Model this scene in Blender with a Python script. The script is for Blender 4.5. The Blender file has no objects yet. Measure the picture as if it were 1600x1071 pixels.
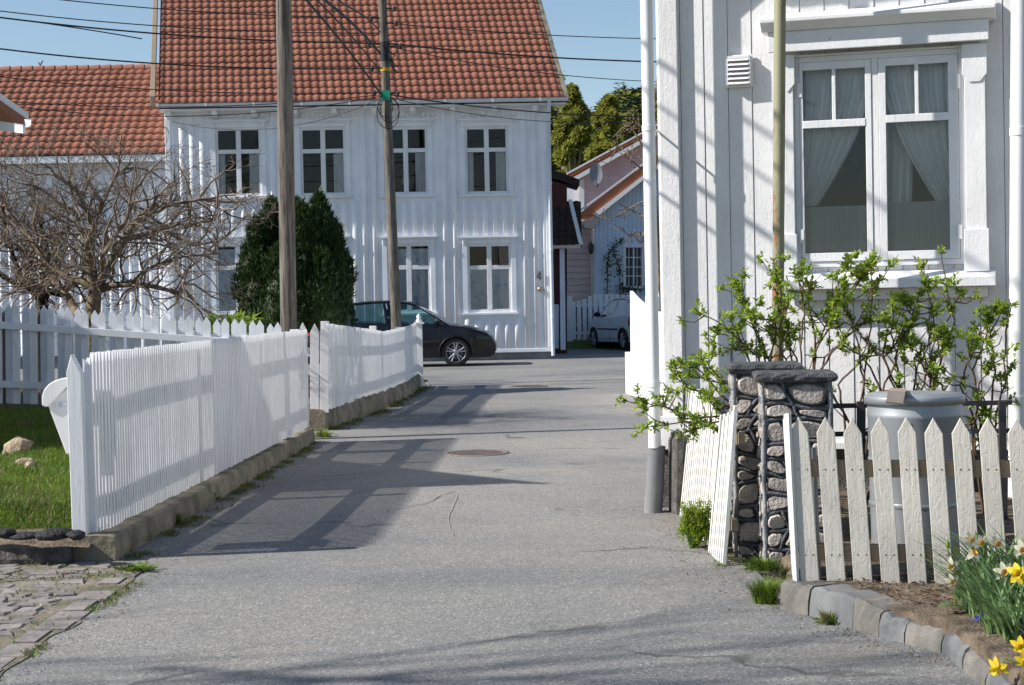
import bpy, math, random
from mathutils import Vector as V, Matrix
random.seed(7)
R = math.radians
sc = bpy.context.scene
col = sc.collection

# ---------------------------------------------------------------- camera
FPX = 2600.0
CAMZ = 1.40
PITCH = math.atan(63.5 / FPX)
ROLL = R(-1.15)
cam = bpy.data.cameras.new('camera')
cam.sensor_width = 36
cam.lens = FPX / 1600 * 36
cam.clip_start = 0.1
cam.clip_end = 2000
co = bpy.data.objects.new('camera', cam)
col.objects.link(co)
RC = Matrix.Rotation(R(90) - PITCH, 3, 'X') @ Matrix.Rotation(ROLL, 3, 'Z')
co.matrix_world = Matrix.Translation((0, 0, CAMZ)) @ RC.to_4x4()
sc.camera = co


def ray(px, py):
    return RC @ V(((px - 800) / FPX, -(py - 535.5) / FPX, -1))


def P(px, py, Y):
    d = ray(px, py)
    return V((0, 0, CAMZ)) + d * (Y / d.y)


def G(px, py, z=0.0):
    d = ray(px, py)
    return V((0, 0, CAMZ)) + d * ((z - CAMZ) / d.z)


class Frame:
    """an upright facade plane: x along it, y into it, z up"""
    def __init__(s, ox, oy, deg):
        s.o = V((ox, oy, 0))
        s.rz = R(deg)
        s.ux = V((math.cos(s.rz), math.sin(s.rz), 0))
        s.uy = V((-math.sin(s.rz), math.cos(s.rz), 0))

    def at(s, px, py, off=0.0):
        d = ray(px, py)
        c = V((0, 0, CAMZ))
        t = ((s.o + s.uy * off - c).dot(s.uy)) / d.dot(s.uy)
        p = c + d * t
        return ((p - s.o).dot(s.ux), p.z)

    def w(s, x, y, z):
        return s.o + s.ux * x + s.uy * y + V((0, 0, z))


# ---------------------------------------------------------------- mesh builder
class MB:
    def __init__(s):
        s.v = []; s.f = []; s.m = []; s.uv = []; s.sm = []

    def add(s, vs, fs, m=0, smooth=False, uv=None):
        b = len(s.v)
        s.v.extend([tuple(p) for p in vs])
        for f in fs:
            s.f.append([i + b for i in f])
            s.m.append(m); s.sm.append(smooth); s.uv.append(uv)
        return s

    def box(s, a, b, m=0, M=None):
        x0, y0, z0 = a; x1, y1, z1 = b
        vs = [V(p) for p in ((x0, y0, z0), (x1, y0, z0), (x1, y1, z0), (x0, y1, z0), (x0, y0, z1), (x1, y0, z1), (x1, y1, z1), (x0, y1, z1))]
        if M is not None:
            vs = [M @ p for p in vs]
        return s.add(vs, [(0, 3, 2, 1), (4, 5, 6, 7), (0, 1, 5, 4), (1, 2, 6, 5), (2, 3, 7, 6), (3, 0, 4, 7)], m)

    def prism(s, poly, y0, y1, m=0, M=None, axis='y'):
        n = len(poly)
        def mk(a, b, h):
            p = V((a, h, b)) if axis == 'y' else (V((h, a, b)) if axis == 'x' else V((a, b, h)))
            return M @ p if M is not None else p
        vs = [mk(a, b, y0) for a, b in poly] + [mk(a, b, y1) for a, b in poly]
        fs = [tuple(range(n)), tuple(range(2 * n - 1, n - 1, -1))]
        fs += [(i, i + n, (i + 1) % n + n, (i + 1) % n) for i in range(n)]
        return s.add(vs, fs, m)

    def tube(s, pts, r, n=8, m=0, cap=True, smooth=True):
        pts = [V(p) for p in pts]
        k = len(pts)
        rs = r if isinstance(r, (list, tuple)) else [r] * k
        vs = []; fs = []
        pn = None
        for i in range(k):
            t = (pts[min(i + 1, k - 1)] - pts[max(i - 1, 0)])
            if t.length < 1e-9: t = V((0, 0, 1))
            t.normalize()
            if pn is None:
                a = V((1, 0, 0)) if abs(t.x) < .8 else V((0, 1, 0))
                pn = (a - t * a.dot(t)).normalized()
            else:
                q = pn - t * pn.dot(t)
                pn = q.normalized() if q.length > 1e-6 else t.orthogonal().normalized()
            bn = t.cross(pn)
            for j in range(n):
                an = 2 * math.pi * j / n
                vs.append(pts[i] + (pn * math.cos(an) + bn * math.sin(an)) * rs[i])
        for i in range(k - 1):
            for j in range(n):
                fs.append((i * n + j, i * n + (j + 1) % n, (i + 1) * n + (j + 1) % n, (i + 1) * n + j))
        s.add(vs, fs, m, smooth)
        if cap and n > 2:
            s.add(vs[:n], [tuple(range(n - 1, -1, -1))], m)
            s.add(vs[-n:], [tuple(range(n))], m)
        return s

    def lathe(s, prof, n=24, c=(0, 0, 0), m=0, axis='z', smooth=True, sq=None):
        vs = []; fs = []
        c = V(c)
        for r, h in prof:
            for j in range(n):
                a = 2 * math.pi * j / n
                x, y = r * math.cos(a), r * math.sin(a)
                if axis == 'z': p = V((x, y, h))
                elif axis == 'y': p = V((x, h, y))
                else: p = V((h, x, y))
                vs.append(c + p)
        for i in range(len(prof) - 1):
            for j in range(n):
                fs.append((i * n + j, i * n + (j + 1) % n, (i + 1) * n + (j + 1) % n, (i + 1) * n + j))
        return s.add(vs, fs, m, smooth)

    def grid(s, rows, m=0, smooth=True, closed=False):
        nr = len(rows); nc = len(rows[0])
        vs = [p for r in rows for p in r]
        fs = []
        for i in range(nr - 1):
            for j in range(nc if closed else nc - 1):
                k = (j + 1) % nc
                fs.append((i * nc + j, i * nc + k, (i + 1) * nc + k, (i + 1) * nc + j))
        return s.add(vs, fs, m, smooth)

    def build(s, name, mats, parent=None, bevel=0, seg=2, base=False, fix=False):
        me = bpy.data.meshes.new(name)
        off = V((0, 0, 0))
        vs = s.v
        if base and vs:
            xs = [p[0] for p in vs]; ys = [p[1] for p in vs]; zs = [p[2] for p in vs]
            off = V(((min(xs) + max(xs)) / 2, (min(ys) + max(ys)) / 2, min(zs)))
            vs = [(p[0] - off.x, p[1] - off.y, p[2] - off.z) for p in vs]
        me.from_pydata(vs, [], s.f)
        if not isinstance(mats, (list, tuple)): mats = [mats]
        for m in mats: me.materials.append(m)
        me.polygons.foreach_set('material_index', s.m)
        me.polygons.foreach_set('use_smooth', s.sm)
        if any(u is not None for u in s.uv):
            ul = me.uv_layers.new(name='UVMap')
            k = 0
            for i, pl in enumerate(me.polygons):
                u = s.uv[i] or (0, 0)
                for _ in range(pl.loop_total):
                    ul.data[k].uv = u; k += 1
        me.update()
        if fix:
            import bmesh
            bm = bmesh.new(); bm.from_mesh(me)
            bmesh.ops.recalc_face_normals(bm, faces=bm.faces)
            bm.to_mesh(me); bm.free()
        o = bpy.data.objects.new(name, me)
        col.objects.link(o)
        o.location = off
        if parent is not None: o.parent = parent
        if bevel:
            b = o.modifiers.new('bevel', 'BEVEL'); b.width = bevel; b.segments = seg
            b.limit_method = 'ANGLE'; b.angle_limit = R(40)
            b.harden_normals = False
        return o


def tag(o, label=None, cat=None, group=None, kind=None):
    if label: o['label'] = label
    if cat: o['category'] = cat
    if group: o['group'] = group
    if kind: o['kind'] = kind
    return o


def thing(name, label, cat, loc=(0, 0, 0), rz=0, group=None):
    o = bpy.data.objects.new(name, None)
    o.empty_display_size = .2
    col.objects.link(o)
    o.location = loc
    o.rotation_euler = (0, 0, rz)
    return tag(o, label, cat, group)


def copy_tree(o, parent=None):
    c = o.copy(); col.objects.link(c)
    if parent is not None: c.parent = parent
    for ch in list(o.children): copy_tree(ch, c)
    return c


# ---------------------------------------------------------------- materials
def s2l(c):
    return tuple((x / 12.92 if x <= .04045 else ((x + .055) / 1.055) ** 2.4) for x in c)


class NT:
    def __init__(s, name):
        s.mat = bpy.data.materials.new(name)
        s.mat.use_nodes = True
        s.t = s.mat.node_tree
        s.b = s.t.nodes['Principled BSDF']
        s.out = s.t.nodes['Material Output']

    def n(s, typ, **kw):
        nd = s.t.nodes.new(typ)
        for k, v in kw.items():
            if k in nd.inputs.keys(): nd.inputs[k].default_value = v
            else: setattr(nd, k, v)
        return nd

    def l(s, a, b): s.t.links.new(a, b)

    def coord(s, scale=(1, 1, 1), kind='Object'):
        tc = s.n('ShaderNodeTexCoord')
        mp = s.n('ShaderNodeMapping')
        mp.inputs['Scale'].default_value = scale
        s.l(tc.outputs[kind], mp.inputs['Vector'])
        return mp.outputs['Vector']

    def noise(s, vec, scale, detail=4, rough=.55, dist=0):
        nd = s.n('ShaderNodeTexNoise')
        nd.inputs['Scale'].default_value = scale
        nd.inputs['Detail'].default_value = detail
        nd.inputs['Roughness'].default_value = rough
        nd.inputs['Distortion'].default_value = dist
        if vec is not None: s.l(vec, nd.inputs['Vector'])
        return nd.outputs['Fac']

    def ramp(s, fac, stops):
        r = s.n('ShaderNodeValToRGB')
        e = r.color_ramp.elements
        while len(e) < len(stops): e.new(.5)
        for i, (p, c) in enumerate(stops):
            e[i].position = p
            if not isinstance(c, (tuple, list)): c = (c, c, c)
            e[i].color = (*c[:3], 1)
        s.l(fac, r.inputs['Fac'])
        return r.outputs['Color']

    def mix(s, a, b, fac, mode='MIX'):
        m = s.n('ShaderNodeMix', data_type='RGBA', blend_type=mode)
        def put(sock, v):
            if isinstance(v, (tuple, list)): sock.default_value = (*v[:3], 1)
            elif isinstance(v, (int, float)): sock.default_value = v
            else: s.l(v, sock)
        put(m.inputs['Factor'], fac); put(m.inputs['A'], a); put(m.inputs['B'], b)
        return m.outputs['Result']

    def bump(s, h, strength=.5, dist=.01, prev=None):
        b = s.n('ShaderNodeBump')
        b.inputs['Strength'].default_value = strength
        b.inputs['Distance'].default_value = dist
        s.l(h, b.inputs['Height'])
        if prev is not None: s.l(prev, b.inputs['Normal'])
        return b.outputs['Normal']

    def done(s, color=None, rough=.6, normal=None, spec=.4, metal=0, sss=None):
        if color is not None:
            if isinstance(color, (tuple, list)): s.b.inputs['Base Color'].default_value = (*color[:3], 1)
            else: s.l(color, s.b.inputs['Base Color'])
        if isinstance(rough, (int, float)): s.b.inputs['Roughness'].default_value = rough
        else: s.l(rough, s.b.inputs['Roughness'])
        s.b.inputs['Specular IOR Level'].default_value = spec
        s.b.inputs['Metallic'].default_value = metal
        if normal is not None: s.l(normal, s.b.inputs['Normal'])
        return s.mat


def simple(name, c, c2=None, scale=8, stretch=(1, 1, 1), rough=.6, bump=.3, bd=.004, spec=.35, metal=0, lo=.35, hi=.65, detail=5):
    t = NT(name)
    v = t.coord(stretch)
    f = t.noise(v, scale, detail)
    c2 = c2 or tuple(x * .75 for x in c)
    colr = t.ramp(f, [(lo, c2), (hi, c)])
    f2 = t.noise(v, scale * 5, 4)
    nrm = t.bump(f2, bump, bd)
    return t.done(colr, rough, nrm, spec, metal)


def painted(name, c, dirt=(.45, .42, .36), amount=.25, grain=1.0, rough=.55, flake=.0):
    """old painted timber: vertical grain, dirt, optional flaking"""
    t = NT(name)
    v = t.coord((6, 6, .55))
    g = t.noise(v, 9, 6, .65)
    big = t.noise(t.coord((1, 1, .6)), 2.3, 5, .6)
    spots = t.noise(t.coord((3, 3, 1.2)), 14, 4, .7)
    c0 = t.mix(c, tuple(x * .86 for x in c), t.ramp(big, [(.4, 0), (.7, 1)]))
    dm = t.ramp(spots, [(.62, 0), (.74, amount)])
    c1 = t.mix(c0, dirt, dm)
    gm = t.ramp(g, [(.55, 0), (.8, amount * .55)])
    c2 = t.mix(c1, dirt, gm)
    n1 = t.bump(g, .35 * grain, .006)
    if flake > 0:
        fl = t.noise(t.coord((1.6, 1.6, .8)), 26, 5, .65, 1.2)
        fr = t.ramp(fl, [(.42, 0), (.5, 1)])
        n1 = t.bump(fr, flake, .0035, n1)
        fl2 = t.noise(t.coord((2, 2, .9)), 13, 6, .75, .8)
        c2 = t.mix(c2, (.40, .39, .37), t.ramp(fl2, [(.635, 0), (.67, .6)]))
    return t.done(c2, rough, n1, .3)


M = {}
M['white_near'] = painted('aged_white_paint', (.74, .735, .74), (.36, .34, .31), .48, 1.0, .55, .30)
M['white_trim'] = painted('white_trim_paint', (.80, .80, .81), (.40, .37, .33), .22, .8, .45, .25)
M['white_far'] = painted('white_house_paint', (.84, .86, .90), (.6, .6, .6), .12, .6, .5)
M['white_fence'] = painted('white_fence_paint', (.85, .85, .86), (.42, .40, .33), .38, .8, .5)
M['back_fence'] = painted('garden_fence_paint', (.78, .80, .84), (.45, .45, .42), .3, .8, .5)
M['cream'] = painted('weathered_picket_paint', (.64, .605, .535), (.33, .26, .17), .55, 1.4, .65, .3)
M['slat'] = painted('slat_paint', (.75, .74, .69), (.30, .27, .20), .6, 1.2, .6, .2)
M['old_wood'] = painted('bare_grey_timber', (.27, .215, .155), (.10, .08, .06), .6, 1.6, .85)
M['pipe_white'] = simple('white_pipe_paint', (.82, .82, .83), (.77, .77, .77), 3, rough=.35, bump=.05)
M['iron'] = simple('cast_iron', (.13, .135, .15), (.22, .22, .22), 4, (1, 1, .6), rough=.55, bump=.4, bd=.003, spec=.5)
M['dark_iron'] = simple('dark_iron', (.035, .038, .045), (.06, .05, .045), 12, rough=.55, bump=.3, bd=.002)
M['black'] = simple('black_plastic', (.02, .02, .022), (.015, .015, .015), 20, rough=.5, bump=.1)
M['rubber'] = simple('tyre_rubber', (.025, .025, .026), (.018, .018, .018), 30, rough=.8, bump=.2)
M['wire'] = simple('cable_sheath', (.02, .02, .024), (.03, .03, .03), 10, rough=.6, bump=.0)
M['gutter'] = simple('painted_gutter', (.72, .76, .82), (.6, .64, .7), 2.5, rough=.45, bump=.1)
M['concrete'] = simple('old_concrete', (.27, .235, .175), (.10, .095, .065), 4, rough=.9, bump=.9, bd=.012, detail=8)
M['kerb'] = simple('kerb_stone', (.215, .20, .178), (.12, .115, .10), 6, rough=.85, bump=.8, bd=.01, detail=8)
M['slate'] = simple('kerb_slab', (.185, .188, .188), (.115, .117, .12), 5, rough=.8, bump=.5, bd=.008)
M['granite'] = simple('granite', (.16, .145, .13), (.06, .055, .05), 14, rough=.9, bump=1, bd=.02, detail=8)
M['plinth'] = simple('grey_plinth', (.24, .25, .265), (.15, .155, .16), 3, rough=.9, bump=.6, bd=.01)
M['cap'] = simple('slate_cap', (.115, .12, .125), (.045, .048, .052), 16, rough=.85, bump=1, bd=.012, detail=8)
M['stone'] = simple('field_stone', (.54, .485, .435), (.25, .22, .195), 10, rough=.85, bump=1, bd=.02, detail=8)
M['mortar'] = simple('dark_mortar', (.13, .135, .15), (.06, .062, .07), 14, rough=.8, bump=1, bd=.01)
M['zinc'] = simple('galvanised_steel', (.37, .39, .405), (.27, .285, .30), 5, (1, 1, .5), rough=.42, bump=.08, spec=.5, metal=.35)
M['rust'] = simple('rusted_steel', (.30, .21, .15), (.38, .34, .30), 6, rough=.8, bump=.4)
M['soil'] = simple('garden_soil', (.105, .075, .05), (.045, .032, .022), 9, rough=.95, bump=1, bd=.03, detail=9)
M['bed'] = simple('dry_bed_soil', (.24, .185, .13), (.085, .062, .043), 13, rough=.95, bump=1, bd=.025, detail=9)
M['turf'] = simple('turf', (.10, .15, .025), (.05, .085, .015), 6, rough=.95, bump=.8, bd=.02)
M['garden'] = simple('garden_ground', (.12, .11, .06), (.06, .07, .025), 1.2, rough=.95, bump=.8, bd=.03)
M['cobble'] = simple('cobble_stone', (.30, .265, .245), (.16, .145, .135), 5, rough=.85, bump=.7, bd=.012, detail=8)
M['cobble_gap'] = simple('cobble_joint', (.235, .205, .17), (.12, .115, .06), 5, rough=.95, bump=1, bd=.02)
M['rock'] = simple('pale_rock', (.55, .45, .32), (.28, .2, .13), 12, rough=.9, bump=1, bd=.02)
M['black_rock'] = simple('dark_edging_rock', (.035, .035, .037), (.012, .012, .013), 9, rough=.7, bump=1, bd=.02)
M['mail'] = simple('mailbox_enamel', (.80, .80, .80), (.77, .77, .77), 3, rough=.3, bump=.02, spec=.5)
M['bark'] = simple('apple_bark', (.27, .215, .14), (.12, .09, .055), 14, (1, 1, .5), rough=.9, bump=1, bd=.012)
M['twig'] = simple('twig_bark', (.245, .195, .15), (.125, .095, .072), 8, rough=.85, bump=.4)
M['dark_bark'] = simple('dark_bark', (.035, .028, .022), (.02, .016, .012), 10, rough=.95, bump=.8)
M['rose_stem'] = simple('rose_cane', (.15, .085, .055), (.10, .075, .045), 12, rough=.75, bump=.5)
M['red'] = painted('red_paint', (.075, .016, .015), (.03, .008, .008), .2)
M['pink'] = painted('pink_paint', (.74, .52, .53), (.5, .3, .3), .15)
M['beige'] = painted('beige_paint', (.60, .49, .43), (.3, .22, .18), .2)
M['blue_white'] = painted('pale_blue_paint', (.68, .75, .86), (.5, .5, .55), .1)
M['dark_roof'] = simple('dark_roof', (.045, .03, .028), (.02, .015, .015), 10, rough=.8, bump=.8)
M['dish'] = simple('grey_dish', (.22, .25, .27), (.2, .22, .24), 3, rough=.5, bump=.0)
M['green_tag'] = simple('green_tag', (.01, .33, .19), (.01, .28, .16), 5, rough=.5, bump=0)
M['yellow_tag'] = simple('yellow_tag', (.62, .40, .02), (.5, .33, .02), 5, rough=.5, bump=0)
M['room'] = simple('dim_room', (.03, .028, .026), (.018, .017, .016), 1.2, rough=.9, bump=0)  # near-black surfaces: the unlit look of the rooms is in the colour
M['brass'] = simple('brass', (.55, .42, .22), (.4, .3, .16), 9, rough=.35, bump=.1, metal=.8)
M['number'] = simple('number_iron', (.025, .03, .02), (.02, .02, .02), 9, rough=.5, bump=0)
M['manhole'] = simple('manhole_iron', (.19, .155, .145), (.12, .10, .095), 14, rough=.75, bump=.6)
M['crack'] = simple('crack_filler', (.33, .31, .28), (.25, .24, .22), 9, rough=.9, bump=.3)
M['forest'] = simple('forest_floor', (.03, .042, .018), (.012, .02, .01), .15, rough=1, bump=.5)


def leaf_mat(name, c, c2, trans=.35, rough=.5, scale=3.0):
    t = NT(name)
    v = t.coord()
    f = t.noise(v, scale, 3)
    oi = t.n('ShaderNodeNewGeometry')
    rnd = oi.outputs['Random Per Island']
    cc = t.mix(c, c2, t.ramp(rnd, [(0, 0), (1, 1)]))
    cc = t.mix(cc, tuple(x * .6 for x in c2), t.ramp(f, [(.45, 0), (.75, .6)]))
    t.l(cc, t.b.inputs['Base Color'])
    t.b.inputs['Roughness'].default_value = rough
    t.b.inputs['Specular IOR Level'].default_value = .3
    if trans:
        tr = t.n('ShaderNodeBsdfTranslucent')
        t.l(cc, tr.inputs['Color'])
        mx = t.n('ShaderNodeMixShader')
        mx.inputs[0].default_value = trans
        t.l(t.b.outputs[0], mx.inputs[1]); t.l(tr.outputs[0], mx.inputs[2])
        t.l(mx.outputs[0], t.out.inputs['Surface'])
    return t.mat


M['grass'] = leaf_mat('grass_blade', (.21, .31, .035), (.11, .18, .022), .4)
M['weed'] = leaf_mat('weed_leaf', (.09, .19, .03), (.15, .19, .05), .3)
M['rose'] = leaf_mat('rose_leaf', (.44, .53, .09), (.27, .40, .055), .45)
M['rose_bud'] = leaf_mat('rose_bud', (.14, .06, .045), (.10, .09, .03), .2)
M['spurge'] = leaf_mat('spurge_leaf', (.34, .43, .05), (.23, .33, .03), .4)
M['yew'] = leaf_mat('yew_needle', (.052, .095, .022), (.018, .04, .01), .15)
M['daff_leaf'] = leaf_mat('daffodil_leaf', (.24, .35, .15), (.15, .26, .09), .3)
M['tulip_leaf'] = leaf_mat('broad_leaf', (.20, .33, .15), (.15, .28, .11), .3)
M['daff_stem'] = leaf_mat('daffodil_stem', (.16, .25, .06), (.14, .22, .05), .2)
M['petal_white'] = leaf_mat('white_petal', (.84, .80, .62), (.86, .84, .74), .35)
M['petal_yellow'] = leaf_mat('yellow_petal', (.85, .62, .03), (.85, .68, .06), .35)
M['trumpet'] = leaf_mat('orange_trumpet', (.80, .36, .012), (.85, .48, .02), .3)
M['scilla'] = leaf_mat('blue_petal', (.08, .14, .62), (.12, .2, .7), .3)
M['olive'] = leaf_mat('spring_foliage', (.40, .39, .08), (.22, .25, .05), .5, scale=.4)
M['conifer'] = leaf_mat('conifer_foliage', (.034, .052, .034), (.020, .033, .024), .1, scale=.2)  # green lightened and blued: distance haze put into the colour
M['ivy'] = leaf_mat('ivy_leaf', (.06, .10, .03), (.03, .06, .02), .2)
M['litter'] = leaf_mat('dry_litter', (.34, .24, .15), (.16, .10, .06), .1)


def tile_mat(name, c, c2, c3):
    t = NT(name)
    uv = t.n('ShaderNodeUVMap')
    wn = t.n('ShaderNodeTexWhiteNoise', noise_dimensions='2D')
    t.l(uv.outputs['UV'], wn.inputs['Vector'])
    base = t.ramp(wn.outputs['Value'], [(0, c2), (.45, c), (.8, c), (1, c3)])
    v = t.coord()
    f = t.noise(v, 1.1, 5)
    base = t.mix(base, tuple(x * .55 for x in c2), t.ramp(f, [(.50, 0), (.75, .40)]))
    f2 = t.noise(v, 22, 5, .7)
    base = t.mix(base, (.10, .085, .07), t.ramp(f2, [(.62, 0), (.80, .38)]))
    f3 = t.noise(v, 35, 3, .6)
    base = t.mix(base, (.5, .45, .38), t.ramp(f3, [(.72, 0), (.78, .5)]))
    return t.done(base, .8, t.bump(f2, .4, .004), .25)


M['tile'] = tile_mat('clay_pantile', (.298, .122, .080), (.25, .10, .067), (.34, .15, .10))
M['tile_far'] = tile_mat('orange_pantile', (.50, .17, .08), (.36, .11, .055), (.55, .22, .12))


def asphalt():
    t = NT('worn_asphalt')
    v = t.coord()
    big = t.noise(v, .28, 6, .62, .6)
    mid = t.noise(v, 1.5, 7, .68, .4)
    grit = t.noise(v, 120, 3, .8)
    vo = t.n('ShaderNodeTexVoronoi', feature='F1')
    vo.inputs['Scale'].default_value = 105
    t.l(v, vo.inputs['Vector'])
    c = t.ramp(big, [(.36, (.175, .176, .18)), (.47, (.225, .222, .215)), (.53, (.25, .243, .23)), (.66, (.285, .272, .25))])
    c = t.mix(c, (.37, .325, .265), t.ramp(mid, [(.57, 0), (.80, .55)]))
    c = t.mix(c, (.13, .13, .135), t.ramp(mid, [(.26, .55), (.42, 0)]))
    wn = t.ramp(vo.outputs['Color'], [(.0, .50), (.4, .88), (.78, 1.06), (.96, 1.85)])
    c = t.mix(c, wn, 1.0, 'MULTIPLY')
    c = t.mix(c, (.10, .10, .105), t.ramp(grit, [(.28, .7), (.43, 0)]))
    dk = t.noise(t.coord((1, .35, 1)), 5, 6, .7)
    c = t.mix(c, (.12, .12, .125), t.ramp(dk, [(.58, 0), (.78, .5)]))
    # hairline cracks between old patches
    ve = t.n('ShaderNodeTexVoronoi', feature='DISTANCE_TO_EDGE')
    ve.inputs['Scale'].default_value = .42
    wv = t.n('ShaderNodeVectorMath', operation='ADD')
    nn = t.n('ShaderNodeTexNoise'); nn.inputs['Scale'].default_value = 1.6; nn.inputs['Detail'].default_value = 6
    t.l(v, nn.inputs['Vector']); t.l(v, wv.inputs[0]); t.l(nn.outputs['Color'], wv.inputs[1]); t.l(wv.outputs[0], ve.inputs['Vector'])
    cr = t.ramp(ve.outputs['Distance'], [(.0, 1), (.006, .8), (.013, 0)])
    brk = t.ramp(t.noise(v, .9, 3), [(.52, 0), (.6, .75)])
    crm = t.mix(cr, brk, 1.0, 'MULTIPLY')
    c = t.mix(c, (.07, .068, .065), crm)
    n1 = t.bump(grit, .5, .005)
    n1 = t.bump(vo.outputs['Distance'], .5, .004, n1)
    n1 = t.bump(mid, .3, .02, n1)
    return t.done(c, .85, n1, .25)


M['asphalt'] = asphalt()


def glass(name, tint=(1, 1, 1), rough=.0, ior=1.5, boost=1.0):
    t = NT(name)
    t.t.nodes.remove(t.b)
    tr = t.n('ShaderNodeBsdfTransparent'); tr.inputs[0].default_value = (*tint, 1)
    gl = t.n('ShaderNodeBsdfGlossy'); gl.inputs['Roughness'].default_value = rough
    fr = t.n('ShaderNodeFresnel'); fr.inputs['IOR'].default_value = ior
    mm = t.n('ShaderNodeMath', operation='MULTIPLY'); mm.inputs[1].default_value = boost
    t.l(fr.outputs[0], mm.inputs[0])
    mx = t.n('ShaderNodeMixShader')
    t.l(mm.outputs[0], mx.inputs[0]); t.l(tr.outputs[0], mx.inputs[1]); t.l(gl.outputs[0], mx.inputs[2])
    t.l(mx.outputs[0], t.out.inputs['Surface'])
    return t.mat


M['glass'] = glass('window_glass', (.93, .95, .95), .0, 1.5, 1.0)
M['old_glass'] = glass('old_window_glass', (.96, .975, .975), .0, 1.5, 1.5)
M['car_glass'] = glass('tinted_car_glass', (.45, .62, .62), .0, 1.5, 1.3)


def cloth(name, c, trans=.5, alpha=1.0, pattern=None):
    t = NT(name)
    v = t.coord()
    f = t.noise(t.coord((30, 30, 1)), 3, 3)
    cc = t.ramp(f, [(.3, tuple(x * .85 for x in c)), (.7, c)])
    if pattern:
        vo = t.n('ShaderNodeTexVoronoi', feature='F1'); vo.inputs['Scale'].default_value = 6
        t.l(v, vo.inputs['Vector'])
        nz = t.noise(v, 9, 4)
        cc = t.mix(cc, pattern, t.ramp(vo.outputs['Distance'], [(.25, .85), (.42, .1)]))
        cc = t.mix(cc, c, t.ramp(nz, [(.5, 0), (.62, .7)]))
    t.l(cc, t.b.inputs['Base Color'])
    t.b.inputs['Roughness'].default_value = .9
    tl = t.n('ShaderNodeBsdfTranslucent'); t.l(cc, tl.inputs[0])
    m1 = t.n('ShaderNodeMixShader'); m1.inputs[0].default_value = trans
    t.l(t.b.outputs[0], m1.inputs[1]); t.l(tl.outputs[0], m1.inputs[2])
    last = m1.outputs[0]
    if alpha < 1:
        tp = t.n('ShaderNodeBsdfTransparent')
        m2 = t.n('ShaderNodeMixShader'); m2.inputs[0].default_value = alpha
        t.l(tp.outputs[0], m2.inputs[1]); t.l(last, m2.inputs[2])
        last = m2.outputs[0]
    t.l(last, t.out.inputs['Surface'])
    return t.mat


M['sheer'] = cloth('sheer_curtain', (.97, .98, .97), .10, .90)
M['curtain'] = cloth('white_curtain', (.88, .90, .91), .15)
M['blue_curtain'] = cloth('blue_print_curtain', (.90, .94, .97), .05, 1, (.42, .60, .78))
M['cafe'] = cloth('grey_half_curtain', (.38, .42, .445), .1)

M['pole'] = None


def pole_mat():
    t = NT('weathered_pole')
    v = t.coord((1, 1, .07))
    f = t.noise(v, 34, 6, .7)
    b = t.noise(t.coord((1, 1, .25)), 4, 5)
    c = t.ramp(f, [(.34, (.05, .043, .037)), (.5, (.165, .145, .122)), (.68, (.27, .245, .215))])
    c = t.mix(c, (.13, .115, .10), t.ramp(b, [(.5, 0), (.75, .5)]))
    return t.done(c, .9, t.bump(f, 1.0, .015), .2)


M['pole'] = pole_mat()


def green_pole():
    t = NT('flaking_green_pole')
    f = t.noise(t.coord((1, 1, .35)), 7, 6, .7)
    c = t.ramp(f, [(.47, (.29, .28, .18)), (.53, (.24, .23, .15)), (.57, (.26, .11, .05))])
    return t.done(c, .6, t.bump(f, .5, .004), .35)


M['green_pole'] = green_pole()


def paint(name, c, rough=.25, metal=0.0, coat=.6):
    t = NT(name)
    f = t.noise(t.coord(), 2.5, 5)
    cc = t.ramp(f, [(.35, tuple(x * .92 for x in c)), (.7, c)])
    t.b.inputs['Coat Weight'].default_value = coat
    t.b.inputs['Coat Roughness'].default_value = .06
    dust = t.ramp(t.noise(t.coord(), 9, 4), [(.3, rough), (.8, rough + .12)])
    return t.done(cc, dust, None, .5, metal)


M['car_black'] = paint('black_car_paint', (.005, .005, .008), .16, 0, .1)
M['car_silver'] = paint('silver_car_paint', (.66, .66, .69), .35, .3, .6)
M['alloy'] = simple('alloy_wheel', (.42, .43, .45), (.38, .38, .4), 9, rough=.3, bump=0, metal=.8, spec=.5)
M['lamp'] = simple('lamp_lens', (.62, .66, .72), (.4, .44, .5), 20, rough=.12, bump=.1, spec=.7)
M['tail'] = simple('tail_lens', (.45, .02, .02), (.35, .015, .015), 12, rough=.2, bump=.1, spec=.6)
M['seat'] = simple('car_seat', (.02, .022, .028), (.014, .015, .02), 8, rough=.85, bump=.2)


# ---------------------------------------------------------------- light
SUN_AZ = 9.5     # the sunlight travels to the right and this many degrees away from the camera
SUN_EL = 36.5
w = bpy.data.worlds.new('World'); sc.world = w
w.use_nodes = True
sk = w.node_tree.nodes.new('ShaderNodeTexSky')
sk.sky_type = 'NISHITA'; sk.sun_disc = False
sk.sun_elevation = R(SUN_EL)
tosun = V((-math.cos(R(SUN_EL)) * math.cos(R(SUN_AZ)), -math.cos(R(SUN_EL)) * math.sin(R(SUN_AZ)), math.sin(R(SUN_EL))))
sk.sun_rotation = math.atan2(tosun.x, tosun.y)
sk.air_density = 1.0; sk.dust_density = .25; sk.ozone_density = 1.8
bg = w.node_tree.nodes['Background']
w.node_tree.links.new(sk.outputs[0], bg.inputs[0])
bg.inputs[1].default_value = .092
sl = bpy.data.lights.new('sun', 'SUN'); sl.energy = 5.0; sl.angle = R(.53); sl.color = (1, .955, .89)
so = bpy.data.objects.new('sun', sl); col.objects.link(so)
so.rotation_euler = (-tosun).to_track_quat('-Z', 'Y').to_euler()
so.location = tosun * 60
sc.view_settings.view_transform = 'Standard'
sc.view_settings.look = 'None'
sc.view_settings.exposure = .52
sc.view_settings.gamma = 1
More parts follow.
